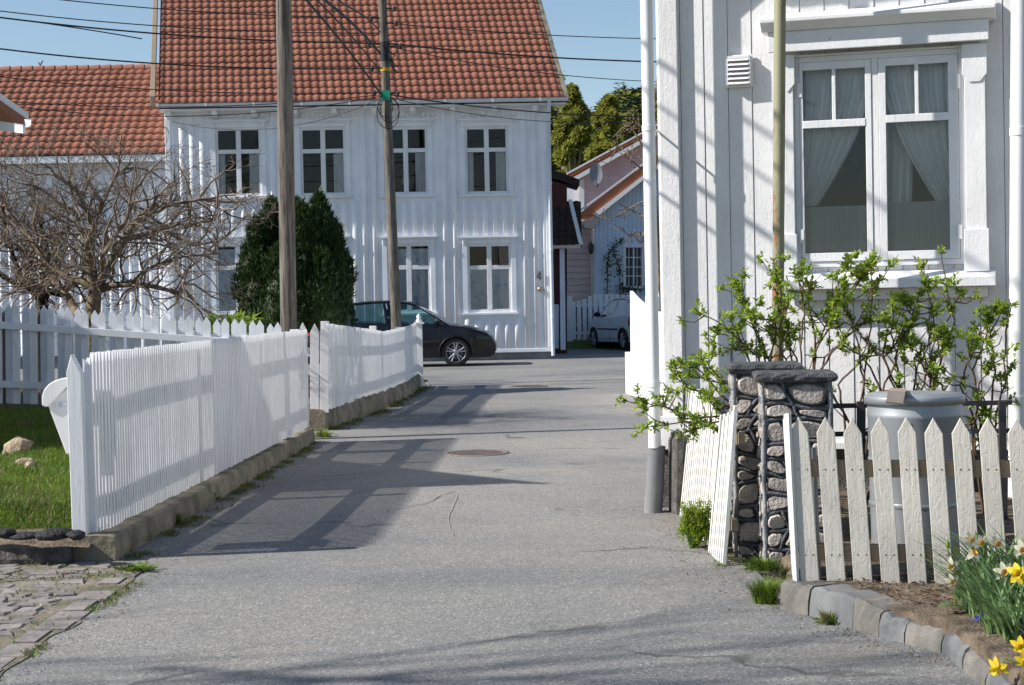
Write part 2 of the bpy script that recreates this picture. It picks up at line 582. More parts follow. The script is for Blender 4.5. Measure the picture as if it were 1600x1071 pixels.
sc.cycles.use_denoising = True
sc.cycles.max_bounces = 8
sc.cycles.transparent_max_bounces = 24
sc.cycles.caustics_reflective = False
sc.cycles.caustics_refractive = False


# ---------------------------------------------------------------- shared shapes
def tile_roof(mb, o, u, v, width, length, tw=.19, tl=.30, amp=.032, lift=.03, ns=7, m=0, seed=1, clip=None):
    """interlocking pantiles on the plane o + a*u + b*v; a profile wave per tile and a step per course"""
    rnd = random.Random(seed)
    u = V(u).normalized(); vv = V(v)
    vn = vv.normalized()
    nrm = u.cross(vn).normalized()
    from mathutils import noise as _n
    nc = int(round(width / tw)); tw = width / nc
    nr = int(round(length / tl)); tl = length / nr
    def prof(t):
        return amp * math.sin(math.pi * t / .74) if t < .74 else -amp * .42 * math.sin(math.pi * (t - .74) / .26)
    for r in range(nr):
        for c in range(nc):
            j = rnd.uniform(-.004, .006) + .016 * _n.noise(V((c * .13, r * .22, seed))); j2 = rnd.uniform(-.008, .008) + .02 * _n.noise(V((c * .16, r * .05, seed + 7))) - (.035 if rnd.random() < .006 else 0)
            low = []; up = []; under = []
            for k in range(ns + 1):
                t = k / ns
                a = (c + t) * tw
                h = prof(t)
                low.append(V(o) + u * a + vn * (r * tl + j2 - .02) + nrm * (h + lift + j))
                up.append(V(o) + u * a + vn * ((r + 1) * tl + .03) + nrm * (h * .9 + .004))
                under.append(V(o) + u * a + vn * (r * tl + j2 - .016) + nrm * (h - .004))
            b = under + low + up
            fs = []
            q = ns + 1
            for k in range(ns):
                fs.append((q + k, q + k + 1, 2 * q + k + 1, 2 * q + k))
                fs.append((k, k + 1, q + k + 1, q + k))
            mb.add(b, fs, m, True, (c + .5 + seed * 100, r + .5))
    return mb


def wall_cells(mb, x0, x1, z0, z1, holes, y=0.0, thick=.15, m=0):
    """a wall sheet with real openings and reveals"""
    xs = sorted({x0, x1, *[h[0] for h in holes], *[h[1] for h in holes]})
    zs = sorted({z0, z1, *[h[2] for h in holes], *[h[3] for h in holes]})
    for i in range(len(xs) - 1):
        for j in range(len(zs) - 1):
            cx = (xs[i] + xs[i + 1]) / 2; cz = (zs[j] + zs[j + 1]) / 2
            if any(h[0] < cx < h[1] and h[2] < cz < h[3] for h in holes): continue
            a, b, c, d = xs[i], xs[i + 1], zs[j], zs[j + 1]
            mb.add([(a, y, c), (b, y, c), (b, y, d), (a, y, d)], [(0, 1, 2, 3)], m)
            mb.add([(a, y + thick, c), (b, y + thick, c), (b, y + thick, d), (a, y + thick, d)], [(3, 2, 1, 0)], m)
    for h in holes:
        a, b, c, d = h
        e = y + thick
        mb.add([(a, y, c), (a, e, c), (a, e, d), (a, y, d)], [(0, 3, 2, 1)], m)
        mb.add([(b, y, c), (b, e, c), (b, e, d), (b, y, d)], [(0, 1, 2, 3)], m)
        mb.add([(a, y, c), (b, y, c), (b, e, c), (a, e, c)], [(0, 1, 2, 3)], m)
        mb.add([(a, y, d), (b, y, d), (b, e, d), (a, e, d)], [(3, 2, 1, 0)], m)
    return mb


def frame_boxes(mb, x0, x1, z0, z1, wd, y0, y1, m=0):
    """four butted boards round a rectangle (outer size given)"""
    mb.box((x0, y0, z0), (x0 + wd, y1, z1), m)
    mb.box((x1 - wd, y0, z0), (x1, y1, z1), m)
    mb.box((x0 + wd, y0, z1 - wd), (x1 - wd, y1, z1), m)
    mb.box((x0 + wd, y0, z0), (x1 - wd, y1, z0 + wd), m)
    return mb


def drape(mb, x0, x1, z0, z1, y, folds=5, amp=.03, x0b=None, x1b=None, bow=0, nz=14, nx=40, m=0):
    """a hanging cloth with folds; the lower end may be gathered to x0b..x1b"""
    x0b = x0 if x0b is None else x0b
    x1b = x1 if x1b is None else x1b
    rows = []
    for i in range(nz + 1):
        t = i / nz
        z = z1 + (z0 - z1) * t
        e = t ** 1.6 if bow else t
        a = x0 + (x0b - x0) * e; b = x1 + (x1b - x1) * e
        rows.append([V((a + (b - a) * j / nx, y + amp * math.sin(2 * math.pi * folds * j / nx + .7 * t) * (.5 + .5 * t), z)) for j in range(nx + 1)])
    return mb.grid(rows, m, True)


def rnd_unit(r):
    while True:
        p = V((r.uniform(-1, 1), r.uniform(-1, 1), r.uniform(-1, 1)))
        if .05 < p.length < 1: return p.normalized()


def leaf(mb, p, d, up, ln, wd, m=0, fold=.25):
    """a small pointed folded leaf of four faces"""
    d = d.normalized()
    s = d.cross(up)
    if s.length < 1e-4: s = d.orthogonal()
    s.normalize()
    n = s.cross(d).normalized()
    a = p; b = p + d * ln
    m1 = p + d * ln * .45 - n * ln * .06
    l = p + d * ln * .45 + s * wd * .5 + n * wd * fold
    r_ = p + d * ln * .45 - s * wd * .5 + n * wd * fold
    mb.add([a, l, b, r_, m1], [(0, 4, 1), (4, 2, 1), (0, 3, 4), (4, 3, 2)], m, True)


def blob(mb, c, r, seed=0, n=2, amp=.25, m=0, flat=1.0):
    """an irregular rounded stone"""
    import bmesh
    bm = bmesh.new()
    bmesh.ops.create_icosphere(bm, subdivisions=n, radius=1)
    rr = random.Random(seed)
    dirs = [(rnd_unit(rr), rr.uniform(-amp, amp)) for _ in range(9)]
    vs = []
    for v in bm.verts:
        k = 1 + sum(a * max(0, v.co.dot(d)) ** 3 for d, a in dirs)
        p = v.co * k
        vs.append(V((p.x * r[0], p.y * r[1], p.z * r[2])) + V(c))
    fs = [[v.index for v in f.verts] for f in bm.faces]
    bm.free()
    mb.add(vs, fs, m, True)
# ================================================================ ground, road, garden terrain
def nz(x, y, s=1.0):
    from mathutils import noise
    return noise.noise(V((x * s, y * s, 3.1)))


mb = MB()
mb.add([(-500, -60, -.03), (500, -60, -.03), (500, 900, -.03), (-500, 900, -.03)], [(0, 1, 2, 3)])
tag(mb.build('ground', M['garden']), kind='structure')

road_poly = [(-9, -6), (3.2, -6), (2.2, 4.0), (1.72, 5.9), (1.70, 6.5), (1.25, 7.5), (1.22, 8.6), (1.10, 9.0), (1.12, 11.0), (1.35, 13), (2.2, 23.0), (1.85, 25.0), (3.5, 27), (8, 30), (10, 62), (.2, 62), (1.0, 41.4), (-16, 41.0), (-16, 31.5), (-1.55, 30.5), (-1.5, 26), (-1.75, 22), (-2.15, 18.6), (-3.4, 18.4), (-3.4, 17.0), (-2.08, 17.0), (-2.26, 9.2), (-2.2, 8.95), (-9, 8.9)]


def inside(x, y, poly):
    c = False
    n = len(poly)
    for i in range(n):
        x1, y1 = poly[i]; x2, y2 = poly[(i + 1) % n]
        if (y1 > y) != (y2 > y) and x < (x2 - x1) * (y - y1) / (y2 - y1) + x1: c = not c
    return c


mb = MB()
mb.add([(x, y, 0) for x, y in road_poly], [tuple(range(len(road_poly)))])
tag(mb.build('road', M['asphalt']), kind='structure')

# gravelly debris lying along the road edges (geometry, far too many to count)
mb = MB()
rr = random.Random(3)
def chips(x0, y0, x1, y1, wd, n, s0=.004, s1=.016):
    for _ in range(n):
        t = rr.random()
        x = x0 + (x1 - x0) * t + rr.gauss(0, wd); y = y0 + (y1 - y0) * t + rr.gauss(0, wd)
        s = rr.uniform(s0, s1) * rr.uniform(.5, 1)
        a = rr.uniform(0, 6.28)
        pts = [V((x + s * math.cos(a + k * 1.57) * rr.uniform(.6, 1.2), y + s * math.sin(a + k * 1.57) * rr.uniform(.6, 1.2), .003)) for k in range(4)]
        top = V((x, y, .003 + s * .6))
        mb.add(pts + [top], [(0, 1, 4), (1, 2, 4), (2, 3, 4), (3, 0, 4)], rr.choice((0, 0, 0, 1)))
chips(1.05, 8.8, 1.0, 11, .10, 500, .003, .010)
chips(1.2, 7.4, .95, 8.8, .12, 300, .003, .010)
chips(1.3, 7.0, 1.65, 6.2, .06, 200, .003, .010)
chips(-2.1, 9, -2.0, 17, .10, 700, .003, .011)
chips(-1.95, 6, -1.85, 9, .07, 300, .003, .009)
chips(-2, 19, -1.4, 27, .15, 400)
tag(mb.build('gravel', [M['kerb'], M['litter']]), kind='stuff')

# road cracks: strips of pale filler a few millimetres above the asphalt
def strip(name, pxs, wd, mat, z=.004, label=None):
    mb = MB()
    pts = [G(x, y) for x, y in pxs]
    rows = []
    for i, p in enumerate(pts):
        t = (pts[min(i + 1, len(pts) - 1)] - pts[max(i - 1, 0)]).normalized()
        s = V((-t.y, t.x, 0)) * wd * random.uniform(.4, 1)
        rows.append([V((p.x, p.y, z)) - s, V((p.x, p.y, z)) + s])
    mb.grid(rows, 0, False)
    return tag(mb.build(name, mat), kind='structure')


def wig(pts, n=6, a=2.0, seed=1):
    r = random.Random(seed); out = []
    for (x0, y0), (x1, y1) in zip(pts, pts[1:]):
        for i in range(n):
            t = i / n
            out.append((x0 + (x1 - x0) * t + r.uniform(-a, a), y0 + (y1 - y0) * t + r.uniform(-a * .4, a * .4)))
    return out + [pts[-1]]


strip('road_crack', wig([(716, 772), (699, 813), (708, 838)], 5, 1.5), .0065, M['crack'])
strip('road_crack', wig([(600, 800), (655, 790), (712, 768)], 6, 3, 2), .005, M['mortar'])
strip('road_crack', wig([(800, 748), (880, 736), (960, 722)], 6, 3, 4), .006, M['crack'])
strip('road_crack', wig([(930, 800), (1000, 792), (1040, 797)], 6, 3, 5), .006, M['crack'])

# raised lawn and the garden beyond it
def zlawn(x, y):
    z = .25 + .043 * (min(y, 15.6) - 9.7)
    if y > 20: z -= (y - 20) * .035
    k = min(1, max(0, (-2.34 - x) / .35))
    if 16.2 < y: k = min(1, max(0, (-2.5 - x) / 1.0))
    if y < 9.7: z -= (9.7 - y) * .42
    return .10 + (max(z, .1) - .10) * k + .012 * nz(x, y, 1.3)


mb = MB()
ys = [9.42 + (15.6 - 9.42) * i / 60 for i in range(61)]
mb.grid([[V((-2.36 - 9 * (j / 50) ** 1.4, y, zlawn(-2.36 - 9 * (j / 50) ** 1.4, y))) for j in range(51)] for y in ys])
tag(mb.build('lawn', M['turf']), kind='structure')
mb = MB()
ys = [15.6 + (30.4 - 15.6) * i / 40 for i in range(41)]
def edge(y): return -2.36 if y < 17 else (-3.5 if y < 18.6 else (-2.4 if y < 22 else -1.95))
mb.grid([[V((edge(y) - 12 * (j / 40) ** 1.4, y, zlawn(edge(y) - 12 * (j / 40) ** 1.4, y))) for j in range(41)] for y in ys])
tag(mb.build('garden_soil', M['soil']), kind='structure')

# soil strip in front of the lawn
mb = MB()
rows = []
for i in range(9):
    y = 9.17 + .27 * i / 8
    rows.append([V((-2.36 - 3 * j / 40, y, .09 + .075 * i / 8 + .012 * nz(j * .5, i * .5))) for j in range(41)])
mb.grid(rows)
tag(mb.build('soil', M['bed']), kind='structure')

# grass blades
mb = MB()
rr = random.Random(11)
n = 0
while n < 60000:
    y = 9.43 + 6.05 * rr.random() ** 1.35
    x = -2.42 - rr.random() * (.33 * y - 2.42 + .15)
    if x > -2.40: continue
    z = zlawn(x, y) - .006
    h = rr.uniform(.025, .062) * (1 + .35 * nz(x, y, 2)) * (1.25 if y < 9.8 else 1)
    a = rr.uniform(0, 6.28); wd = rr.uniform(.0022, .0042)
    lx = rr.gauss(0, .35) * h; ly = rr.gauss(0, .35) * h
    dx, dy = math.cos(a) * wd, math.sin(a) * wd
    mb.add([(x - dx, y - dy, z), (x + dx, y + dy, z), (x + lx * .4 + dx * .7, y + ly * .4 + dy * .7, z + h * .6), (x + lx * .4 - dx * .7, y + ly * .4 - dy * .7, z + h * .6), (x + lx, y + ly, z + h)],
           [(0, 1, 2, 3), (3, 2, 4)], 1 if rr.random() < .07 + .25 * max(0, nz(x, y, .9)) else (2 if nz(x + 9, y, 1.6) > .12 and rr.random() < .5 else 0))
    n += 1
tag(mb.build('grass', [M['grass'], M['litter'], M['weed']]), kind='stuff')

# cobbled apron at the lower left
mb = MB()
_e = [(-1.99 + .045 * nz(1, k * .21, 1.7) + .02 * nz(3, k * .21, 9), 4.0 + k * .09, .004) for k in range(55)]
mb.add([(-9, -6, .004), (-1.97, -6, .004)] + _e + [(-2.2, 9.25, .004), (-9, 9.25, .004)], [tuple(range(len(_e) + 4))])
tag(mb.build('paving_bed', M['cobble_gap']), kind='structure')
mb = MB()
rr = random.Random(5)
y = 5.6
row = 0
while y < 9.12:
    d = rr.uniform(.07, .12)
    x = -2.14 - rr.uniform(0, .1)
    while x > -3.6:
        wd = rr.uniform(.075, .16)
        if not (y > 8.3 and rr.random() < .3) and not rr.random() < .10:
            g = .008
            z1 = .007 + rr.uniform(0, .009)
            j = lambda: rr.uniform(-.022, .022)
            ba = [(x - wd + g + j(), y + g + j()), (x - g + j(), y + g + j()), (x - g + j(), y + d - g + j()), (x - wd + g + j(), y + d - g + j())]
            # clip to the visible apron
            cx = sum(p[0] for p in ba) / 4; cy = sum(p[1] for p in ba) / 4
            if cx < -1.97:
                tl = [(rr.uniform(-.004, .004)) for _ in range(4)]
                vs = [(a, b, .0) for a, b in ba] + [(cx + (a - cx) * .99, cy + (b - cy) * .99, z1 * .7) for a, b in ba] + [(cx + (a - cx) * .86, cy + (b - cy) * .86, z1 + tl[i]) for i, (a, b) in enumerate(ba)]
                fs = [(8, 9, 10, 11)] + [(i, (i + 1) % 4, 4 + (i + 1) % 4, 4 + i) for i in range(4)] + [(4 + i, 4 + (i + 1) % 4, 8 + (i + 1) % 4, 8 + i) for i in range(4)]
                mb.add(vs, fs, 0)
        x -= wd
    y += d
    row += 1
y = 5.6
while y < 8.8:      # bordering stones set lengthwise
    d = rr.uniform(.16, .28)
    vs = []
    x0, x1 = -2.13 + rr.uniform(-.015, .015), -1.99 + rr.uniform(-.05, .02)
    if rr.random() < .16: y += d; continue
    mb.box((x0, y + .008, 0), (x1, y + d - .01, .006 + rr.uniform(0, .006)))
    y += d
tag(mb.build('cobble_paving', M['cobble'], bevel=.006), kind='structure')

# flower bed behind the kerb, reaching back to the house
def zbed(x, y): return .115 + .015 * nz(x, y, 3) + .02 * max(0, min(1, (y - 7)))


def kerbline(y):
    pts = [(5.0, 1.67), (5.9, 1.70), (6.45, 1.70), (6.8, 1.55), (7.45, 1.27), (7.6, 1.24), (8.0, 1.38), (9.3, 1.38), (9.6, 1.22), (11.2, 1.2)]
    if y <= pts[0][0]: return 1.66
    for (a, b), (c, d) in zip(pts, pts[1:]):
        if a <= y <= c: return b + (d - b) * (y - a) / (c - a)
    return pts[-1][1]


mb = MB()
ys = [4.6 + (11.2 - 4.6) * i / 80 for i in range(81)]
rows = []
for y in ys:
    r_ = []
    for j in range(51):
        x = kerbline(y) - .01 + 4.0 * (j / 50) ** 1.3
        r_.append(V((x, y, zbed(x, y) if y < 8.0 else zbed(kerbline(y) + j, y) * (.4 + .6 * min(1, j / 6)))))
    f = r_[0]
    # the soil slopes down behind the kerb stones
    rows.append([V((f.x - .03, y, -.05)), V((f.x - .015, y, f.z - .05))] + r_)
mb.grid(rows)
tag(mb.build('flower_bed', M['bed']), kind='structure')
mb = MB()
rr = random.Random(21)
for _ in range(2600):
    y = rr.uniform(5.2, 7.6); x = kerbline(y) + .12 + rr.random() * 1.3
    p = V((x, y, zbed(x, y) + .006))
    d = V((rr.gauss(0, 1), rr.gauss(0, 1), rr.uniform(-.1, .5)))
    leaf(mb, p, d, V((0, 0, 1)), rr.uniform(.012, .045), rr.uniform(.004, .016), rr.choice((0, 0, 0, 1)))
tag(mb.build('leaf_litter', [M['litter'], M['soil']]), kind='stuff')

# far hill and its forest
mb = MB()
rows = []
for i in range(24):
    y = 170 + 260 * i / 23
    rows.append([V((-160 + 420 * j / 40, y, -2 + 46 * math.exp(-(((y - 330) / 90) ** 2)) * (.72 + .28 * math.sin(j * .42 + 1.1)) * (.55 + .45 * math.exp(-(((-160 + 420 * j / 40) - 60) / 80) ** 2)))) for j in range(41)])
mb.grid(rows)
hill = tag(mb.build('hill', M['forest']), kind='structure')

# dry sand and grit that has drifted onto the asphalt
def dust_mat(name, c):
    t = NT(name)
    g = t.n('ShaderNodeTexCoord')
    mp = t.n('ShaderNodeMapping'); mp.inputs['Location'].default_value = (-.5, -.5, 0)
    t.l(g.outputs['UV'], mp.inputs['Vector'])
    ln = t.n('ShaderNodeVectorMath', operation='LENGTH'); t.l(mp.outputs[0], ln.inputs[0])
    fall = t.ramp(ln.outputs['Value'], [(.12, 1), (.5, 0)])
    n1 = t.noise(t.coord(), 3.5, 7, .7); n2 = t.noise(t.coord(), 90, 3, .8)
    a = t.mix(fall, t.ramp(n1, [(.42, 0), (.70, .8)]), 1.0, 'MULTIPLY')
    a = t.mix(a, t.ramp(n2, [(.35, .25), (.6, 1)]), 1.0, 'MULTIPLY')
    col_ = t.ramp(n2, [(.3, tuple(x * .6 for x in c)), (.6, c)])
    t.l(col_, t.b.inputs['Base Color']); t.b.inputs['Roughness'].default_value = .95; t.b.inputs['Specular IOR Level'].default_value = .1
    tp = t.n('ShaderNodeBsdfTransparent'); mx = t.n('ShaderNodeMixShader')
    t.l(a, mx.inputs[0]); t.l(tp.outputs[0], mx.inputs[1]); t.l(t.b.outputs[0], mx.inputs[2]); t.l(mx.outputs[0], t.out.inputs['Surface'])
    return t.mat


M['sand'] = dust_mat('drifted_sand', (.37, .33, .28))
for i, (px, py, rx, ry, mt) in enumerate(((1395, 1022, .65, .25, 'sand'), (1120, 900, .45, .45, 'sand'), (965, 735, .40, 1.4, 'sand'), (1000, 640, .45, 2.2, 'sand'), (290, 872, .40, .35, 'sand'), (1050, 815, .35, .6, 'sand'))):
    c = G(px, py)
    mb = MB(); mb.add([(c.x - rx, c.y - ry, .0022 + i * .0001), (c.x + rx, c.y - ry, .0022 + i * .0001), (c.x + rx, c.y + ry, .0022 + i * .0001), (c.x - rx, c.y + ry, .0022 + i * .0001)], [(0, 1, 2, 3)])
    o = mb.build('road_dust', M[mt])
    ul = o.data.uv_layers.new(name='UVMap')
    for k, uv in enumerate(((0, 0), (1, 0), (1, 1), (0, 1))): ul.data[k].uv = uv
    tag(o, kind='structure')
# ================================================================ the old white timber house on the right
NF = Frame(.995, 11.1, -16.5)
house = thing('timber_house', 'old white painted timber house with peeling vertical boards, sunlit at right', 'house', NF.o, NF.rz)
fa = NF.at
S1 = 5.2
zt_wall = 4.35
# window opening, in facade coordinates
wx0 = fa(1243, 250)[0]; wx1 = fa(1508, 250)[0]
wz1 = fa(1370, 84)[1]; wz0 = fa(1370, 416)[1]
mb = MB()
wall_cells(mb, 0, S1, .42, zt_wall, [(wx0, wx1, wz0, wz1)], .022, .16)
mb.box((0, .20, .42), (.12, 7, zt_wall)); mb.box((S1 - .12, .20, .42), (S1, 7, zt_wall)); mb.box((0, 7.01, .42), (S1, 7.12, zt_wall))
house_wall = mb.build('wall', M['white_near'], house)
# lapped boards
mb = MB()
sj = fa(1098, 10)[0]; pitch = (fa(1485, 10)[0] - sj) / 10.0
rr = random.Random(8)
k = -4
while sj + k * pitch < S1:
    a = max(.0, sj + k * pitch) + .0015; b = min(S1, sj + (k + 1) * pitch) - .0015
    k += 1
    if b - a < .02: continue
    d = rr.uniform(.0, .002); t = rr.uniform(-.001, .001)
    def board(a, b, z0, z1):
        # lapped edge: the right edge stands a little proud
        mb.add([(a, d + .006, z0), (b, d + .001 + t, z0), (b, .021, z0), (a, .021, z0), (a, d + .006, z1), (b, d + .001 + t, z1), (b, .021, z1), (a, .021, z1)],
               [(0, 1, 5, 4), (1, 2, 6, 5), (3, 0, 4, 7), (4, 5, 6, 7), (0, 3, 2, 1)])
    if b <= wx0 or a >= wx1: board(a, b, .43, zt_wall)
    else:
        a2, b2 = a, b
        if a < wx0 < b: board(a, wx0, wz0 + .0, wz1); a2 = wx0
        if a < wx1 < b: board(wx1, b, wz0, wz1); b2 = wx1
        board(a, b, .43, wz0); board(a, b, wz1, zt_wall)
mb.build('cladding', M['white_near'], house, bevel=.003)
# corner pilaster with a chamfered edge
cx0 = fa(1027, 250)[0]; cx1 = fa(1063, 250)[0]
mb = MB()
mb.prism([(cx0, .03), (cx0 + .030, -.05), (cx1, -.05), (cx1, .002), (cx0 + .05, .002)], .40, zt_wall, axis='z')
mb.prism([(cx0 - .05, .03), (cx0 - .02, -.08), (cx1 + .01, -.08), (cx1 + .01, -.0515), (cx0 - .02, -.0515)], .40, .62, axis='z')
mb.build('corner_board', M['white_near'], house, bevel=.004)
# plinth of rough stone
mb = MB(); mb.box((-.03, .03, -.2), (S1, .3, .415)); mb.build('plinth', M['granite'], house)
mb = MB(); mb.box((-.02, -.035, .405), (S1, .02, .45)); mb.build('base_board', M['white_near'], house, bevel=.004)
# roof with projecting eave (above the picture)
mb = MB()
mb.prism([(-.55, zt_wall - .02), (3.6, zt_wall + 2.7), (7.7, zt_wall - .02), (7.7, zt_wall + .12), (3.6, zt_wall + 2.86), (-.55, zt_wall + .12)], -.35, S1 + .3, axis='x')
mb.build('roof', M['dark_roof'], house)
mb = MB(); mb.tube([(-.4, -.58, zt_wall + .03), (S1 + .3, -.58, zt_wall + .03)], .065, 10); mb.build('gutter', M['pipe_white'], house)
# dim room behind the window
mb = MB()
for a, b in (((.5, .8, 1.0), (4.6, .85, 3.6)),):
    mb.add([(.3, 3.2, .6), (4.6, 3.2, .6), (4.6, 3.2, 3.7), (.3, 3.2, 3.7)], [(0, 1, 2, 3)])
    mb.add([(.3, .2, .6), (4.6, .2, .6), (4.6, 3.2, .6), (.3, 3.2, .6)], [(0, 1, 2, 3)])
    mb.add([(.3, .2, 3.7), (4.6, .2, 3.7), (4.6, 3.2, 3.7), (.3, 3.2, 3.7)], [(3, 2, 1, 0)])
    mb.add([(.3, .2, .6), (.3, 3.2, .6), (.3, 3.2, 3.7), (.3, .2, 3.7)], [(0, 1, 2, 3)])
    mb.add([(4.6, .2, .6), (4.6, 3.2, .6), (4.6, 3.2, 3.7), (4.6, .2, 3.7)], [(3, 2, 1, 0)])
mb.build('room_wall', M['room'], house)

# ---- the window
mb = MB()   # casing boards with thickened ends
def rect(pts): return [fa(*p) for p in pts]
ca = fa(1226, 250)[0]; cb = fa(1503, 250)[0]; cc = fa(1541, 250)[0]
zb = fa(1400, 428)[1]; zl = fa(1400, 78)[1]
for a, b in ((ca, wx0 - .001), (wx1 + .001, cc)):
    mb.box((a, -.066, zb), (b, -.002, zl))
    mb.box((a - .012, -.080, zb + .002), (b + .012, -.0665, zb + .27))
    m_ = (a + b) / 2
    mb.prism([(a - .012, zl - .19), (a + .03, zl - .24), (b - .03, zl - .24), (b + .012, zl - .19), (b + .012, zl - .002), (a - .012, zl - .002)], -.074, -.0665)
mb.box((wx0 - .0005, -.045, wz1 + .001), (wx1 + .0005, -.012, zl - .003))
win = mb.build('window', M['white_trim'], house, bevel=.004)
mb = MB()   # hood: fascia board and a moulded ledge above it
lx0 = fa(1204, 80)[0]; lx1 = fa(1545, 70)[0]; lz0 = fa(1375, 77)[1]; lz1 = fa(1375, 45)[1]; lz2 = fa(1375, 26)[1]
mb.box((lx0, -.135, lz0), (lx1, -.110, lz1))
mb.box((lx0 + .02, -.110, lz0 + .03), (lx1 - .02, -.008, lz1))
mb.prism([(-.15, lz1 + .001), (-.165, lz1 + .02), (-.20, lz1 + .045), (-.215, lz1 + .05), (-.215, lz1 + .075), (-.01, lz2 + .06), (-.01, lz1 + .001)], fa(1194, 45)[0], fa(1556, 30)[0], axis='x')
mb.build('hood', M['white_trim'], win, bevel=.004)
mb = MB()   # sill and apron
sx0 = fa(1255, 440)[0]; sx1 = fa(1556, 440)[0]; sz0 = fa(1400, 450)[1]; sz1 = fa(1400, 434)[1]
mb.prism([(-.15, sz0), (-.15, sz1 - .005), (-.0, sz1 + .045), (.02, sz1 + .045), (.02, sz0)], fa(1222, 440)[0], sx1, axis='x')
az = fa(1400, 467)[1]
mb.box((fa(1232, 440)[0], -.06, az), (sx1 - .05, -.012, sz0 - .001))
mb.build('sill', M['white_trim'], win, bevel=.004)
mb = MB()   # fixed frame
frame_boxes(mb, wx0, wx1, wz0, wz1, .035, -.03, .06)
mx0 = fa(1364, 250)[0]; mx1 = fa(1374, 250)[0]
mb.box((mx0, -.034, wz0 + .035), (mx1, .06, wz1 - .035))
mb.build('frame', M['white_trim'], win, bevel=.003)
def sash(a, b, z0, z1, zt0, zt1, gx, name='sash'):
    """a casement: outer frame, a transom, a short glazing bar above it"""
    mb = MB()
    wd = gx[0] - a
    mb.box((a, -.040, z0), (gx[0], .0, z1)); mb.box((gx[1], -.040, z0), (b, .0, z1))
    mb.box((gx[0], -.040, z0), (gx[1], .0, z0 + .055)); mb.box((gx[0], -.040, z1 - .05), (gx[1], .0, z1))
    mb.box((gx[0], -.044, zt0), (gx[1], .0, zt1))
    xm = (gx[0] + gx[1]) / 2
    mb.box((xm - .012, -.040, zt1), (xm + .012, .0, z1 - .05))
    s = mb.build(name, M['white_trim'], win, bevel=.003)
    for (p, q, r_, t) in ((gx[0], gx[1], z0 + .055, zt0), (gx[0], xm - .012, zt1, z1 - .05), (xm + .012, gx[1], zt1, z1 - .05)):
        g = MB()
        g.add([(p - .004, -.018, r_ - .004), (q + .004, -.018, r_ - .004), (q + .004, -.018, t + .004), (p - .004, -.018, t + .004)], [(0, 1, 2, 3)])
        g.build('pane', M['old_glass'], win)
    h = MB()
    for zz in (z0 + .12, z1 - .22):
        x_ = a if gx[0] - a < .1 and a < mx0 else b
        h.box((x_ - .014, -.047, zz), (x_ + .014, -.0405, zz + .09))
    h.build('hinge', M['white_trim'], win)
zt = lambda y: fa(1370, y)[1]
sash(wx0 + .037, mx0 - .002, wz0 + .037, wz1 - .037, zt(197), zt(185), (fa(1257, 250)[0], fa(1354, 250)[0]))
sash(mx1 + .002, wx1 - .037, wz0 + .037, wz1 - .037, zt(194), zt(182), (fa(1386, 250)[0], fa(1483, 250)[0]))

# curtains (their own things)
def near_curtain(label, *a, mat='sheer', **k):
    mb = MB(); drape(mb, *a, **k)
    o = mb.build('curtain', M[mat], None)
    o.location = NF.o; o.rotation_euler = (0, 0, NF.rz)
    return tag(o, label, 'curtain', 'curtains in the big old window')
L0, L1 = fa(1250, 250)[0], fa(1362, 250)[0]
R0, R1 = fa(1380, 250)[0], fa(1492, 250)[0]
near_curtain('sheer white curtain swept to the left behind the left casement', L0, L1 + .03, zt(318), zt(100), .075, folds=7, x0b=L0 - .02, x1b=L0 + .10, bow=1)
near_curtain('sheer white curtain swept to the right behind the right casement', R0 - .02, R1, zt(318), zt(100), .075, folds=7, x0b=R1 - .12, x1b=R1 + .02, bow=1)
near_curtain('narrow sheer strip hanging beside the middle post of the window', R0 - .0, R0 + .20, zt(405), zt(100), .20, folds=2, x0b=R0 - .02, x1b=R0 + .15)
near_curtain('grey half height curtain across the foot of the left casement', L0 - .05, L1 + .02, zt(420), zt(320), .045, folds=3, mat='cafe', amp=.008)
near_curtain('grey half height curtain across the foot of the right casement', R0 - .02, R1 + .05, zt(420), zt(317), .045, folds=3, mat='cafe', amp=.008)
mb = MB(); mb.tube([(L0 - .05, .13, zt(165)), (R1 + .05, .13, zt(165))], .006, 6)
mb.build('curtain_rod', M['white_trim'], house)
# pendant lamp seen through the left casement
pl = thing('pendant_lamp', 'small dark pendant lamp hanging behind the left casement of the old window', 'lamp', NF.w(fa(1337, 230, .5)[0], .5, fa(1337, 265, .5)[1]), NF.rz)
mb = MB(); mb.tube([(0, 0, .1), (0, 0, 1.4)], .004, 5); mb.build('cord', M['dark_iron'], pl)
mb = MB(); mb.lathe([(.0, 0), (.02, .015), (.028, .035), (.012, .06), (.05, .07), (.052, .078), (.01, .1), (.006, .13)], 14); mb.build('lamp_body', M['dark_iron'], pl)

# air vent with louvres
vx0, vz1 = fa(1133, 88); vx1, vz0 = fa(1177, 136)
mb = MB()
frame_boxes(mb, vx0, vx1, vz0, vz1, .022, -.022, -.006)
mb.box((vx0 + .022, -.0075, vz0 + .022), (vx1 - .022, -.006, vz1 - .022))
vent = mb.build('air_vent', M['white_trim'], house, bevel=.002)
mb = MB()
hx0, hx1 = vx0 + .018, vx1 - .012
mb.box((hx0, -.06, vz0 + .016), (hx0 + .008, -.022, vz1 - .012)); mb.box((hx1 - .008, -.06, vz0 + .016), (hx1, -.022, vz1 - .012))
mb.box((hx0, -.06, vz1 - .028), (hx1, -.022, vz1 - .012))
mb.build('vent_hood', M['white_trim'], vent)
n_l = 6
for i in range(n_l):
    z = vz0 + .022 + (vz1 - vz0 - .06) * i / (n_l - 1)
    g = MB(); g.prism([(-.068, z - .006), (-.064, z + .004), (-.03, z + .022), (-.026, z + .018)], hx0 + .009, hx1 - .009, axis='x')
    g.build('louvre', M['white_trim'], vent)

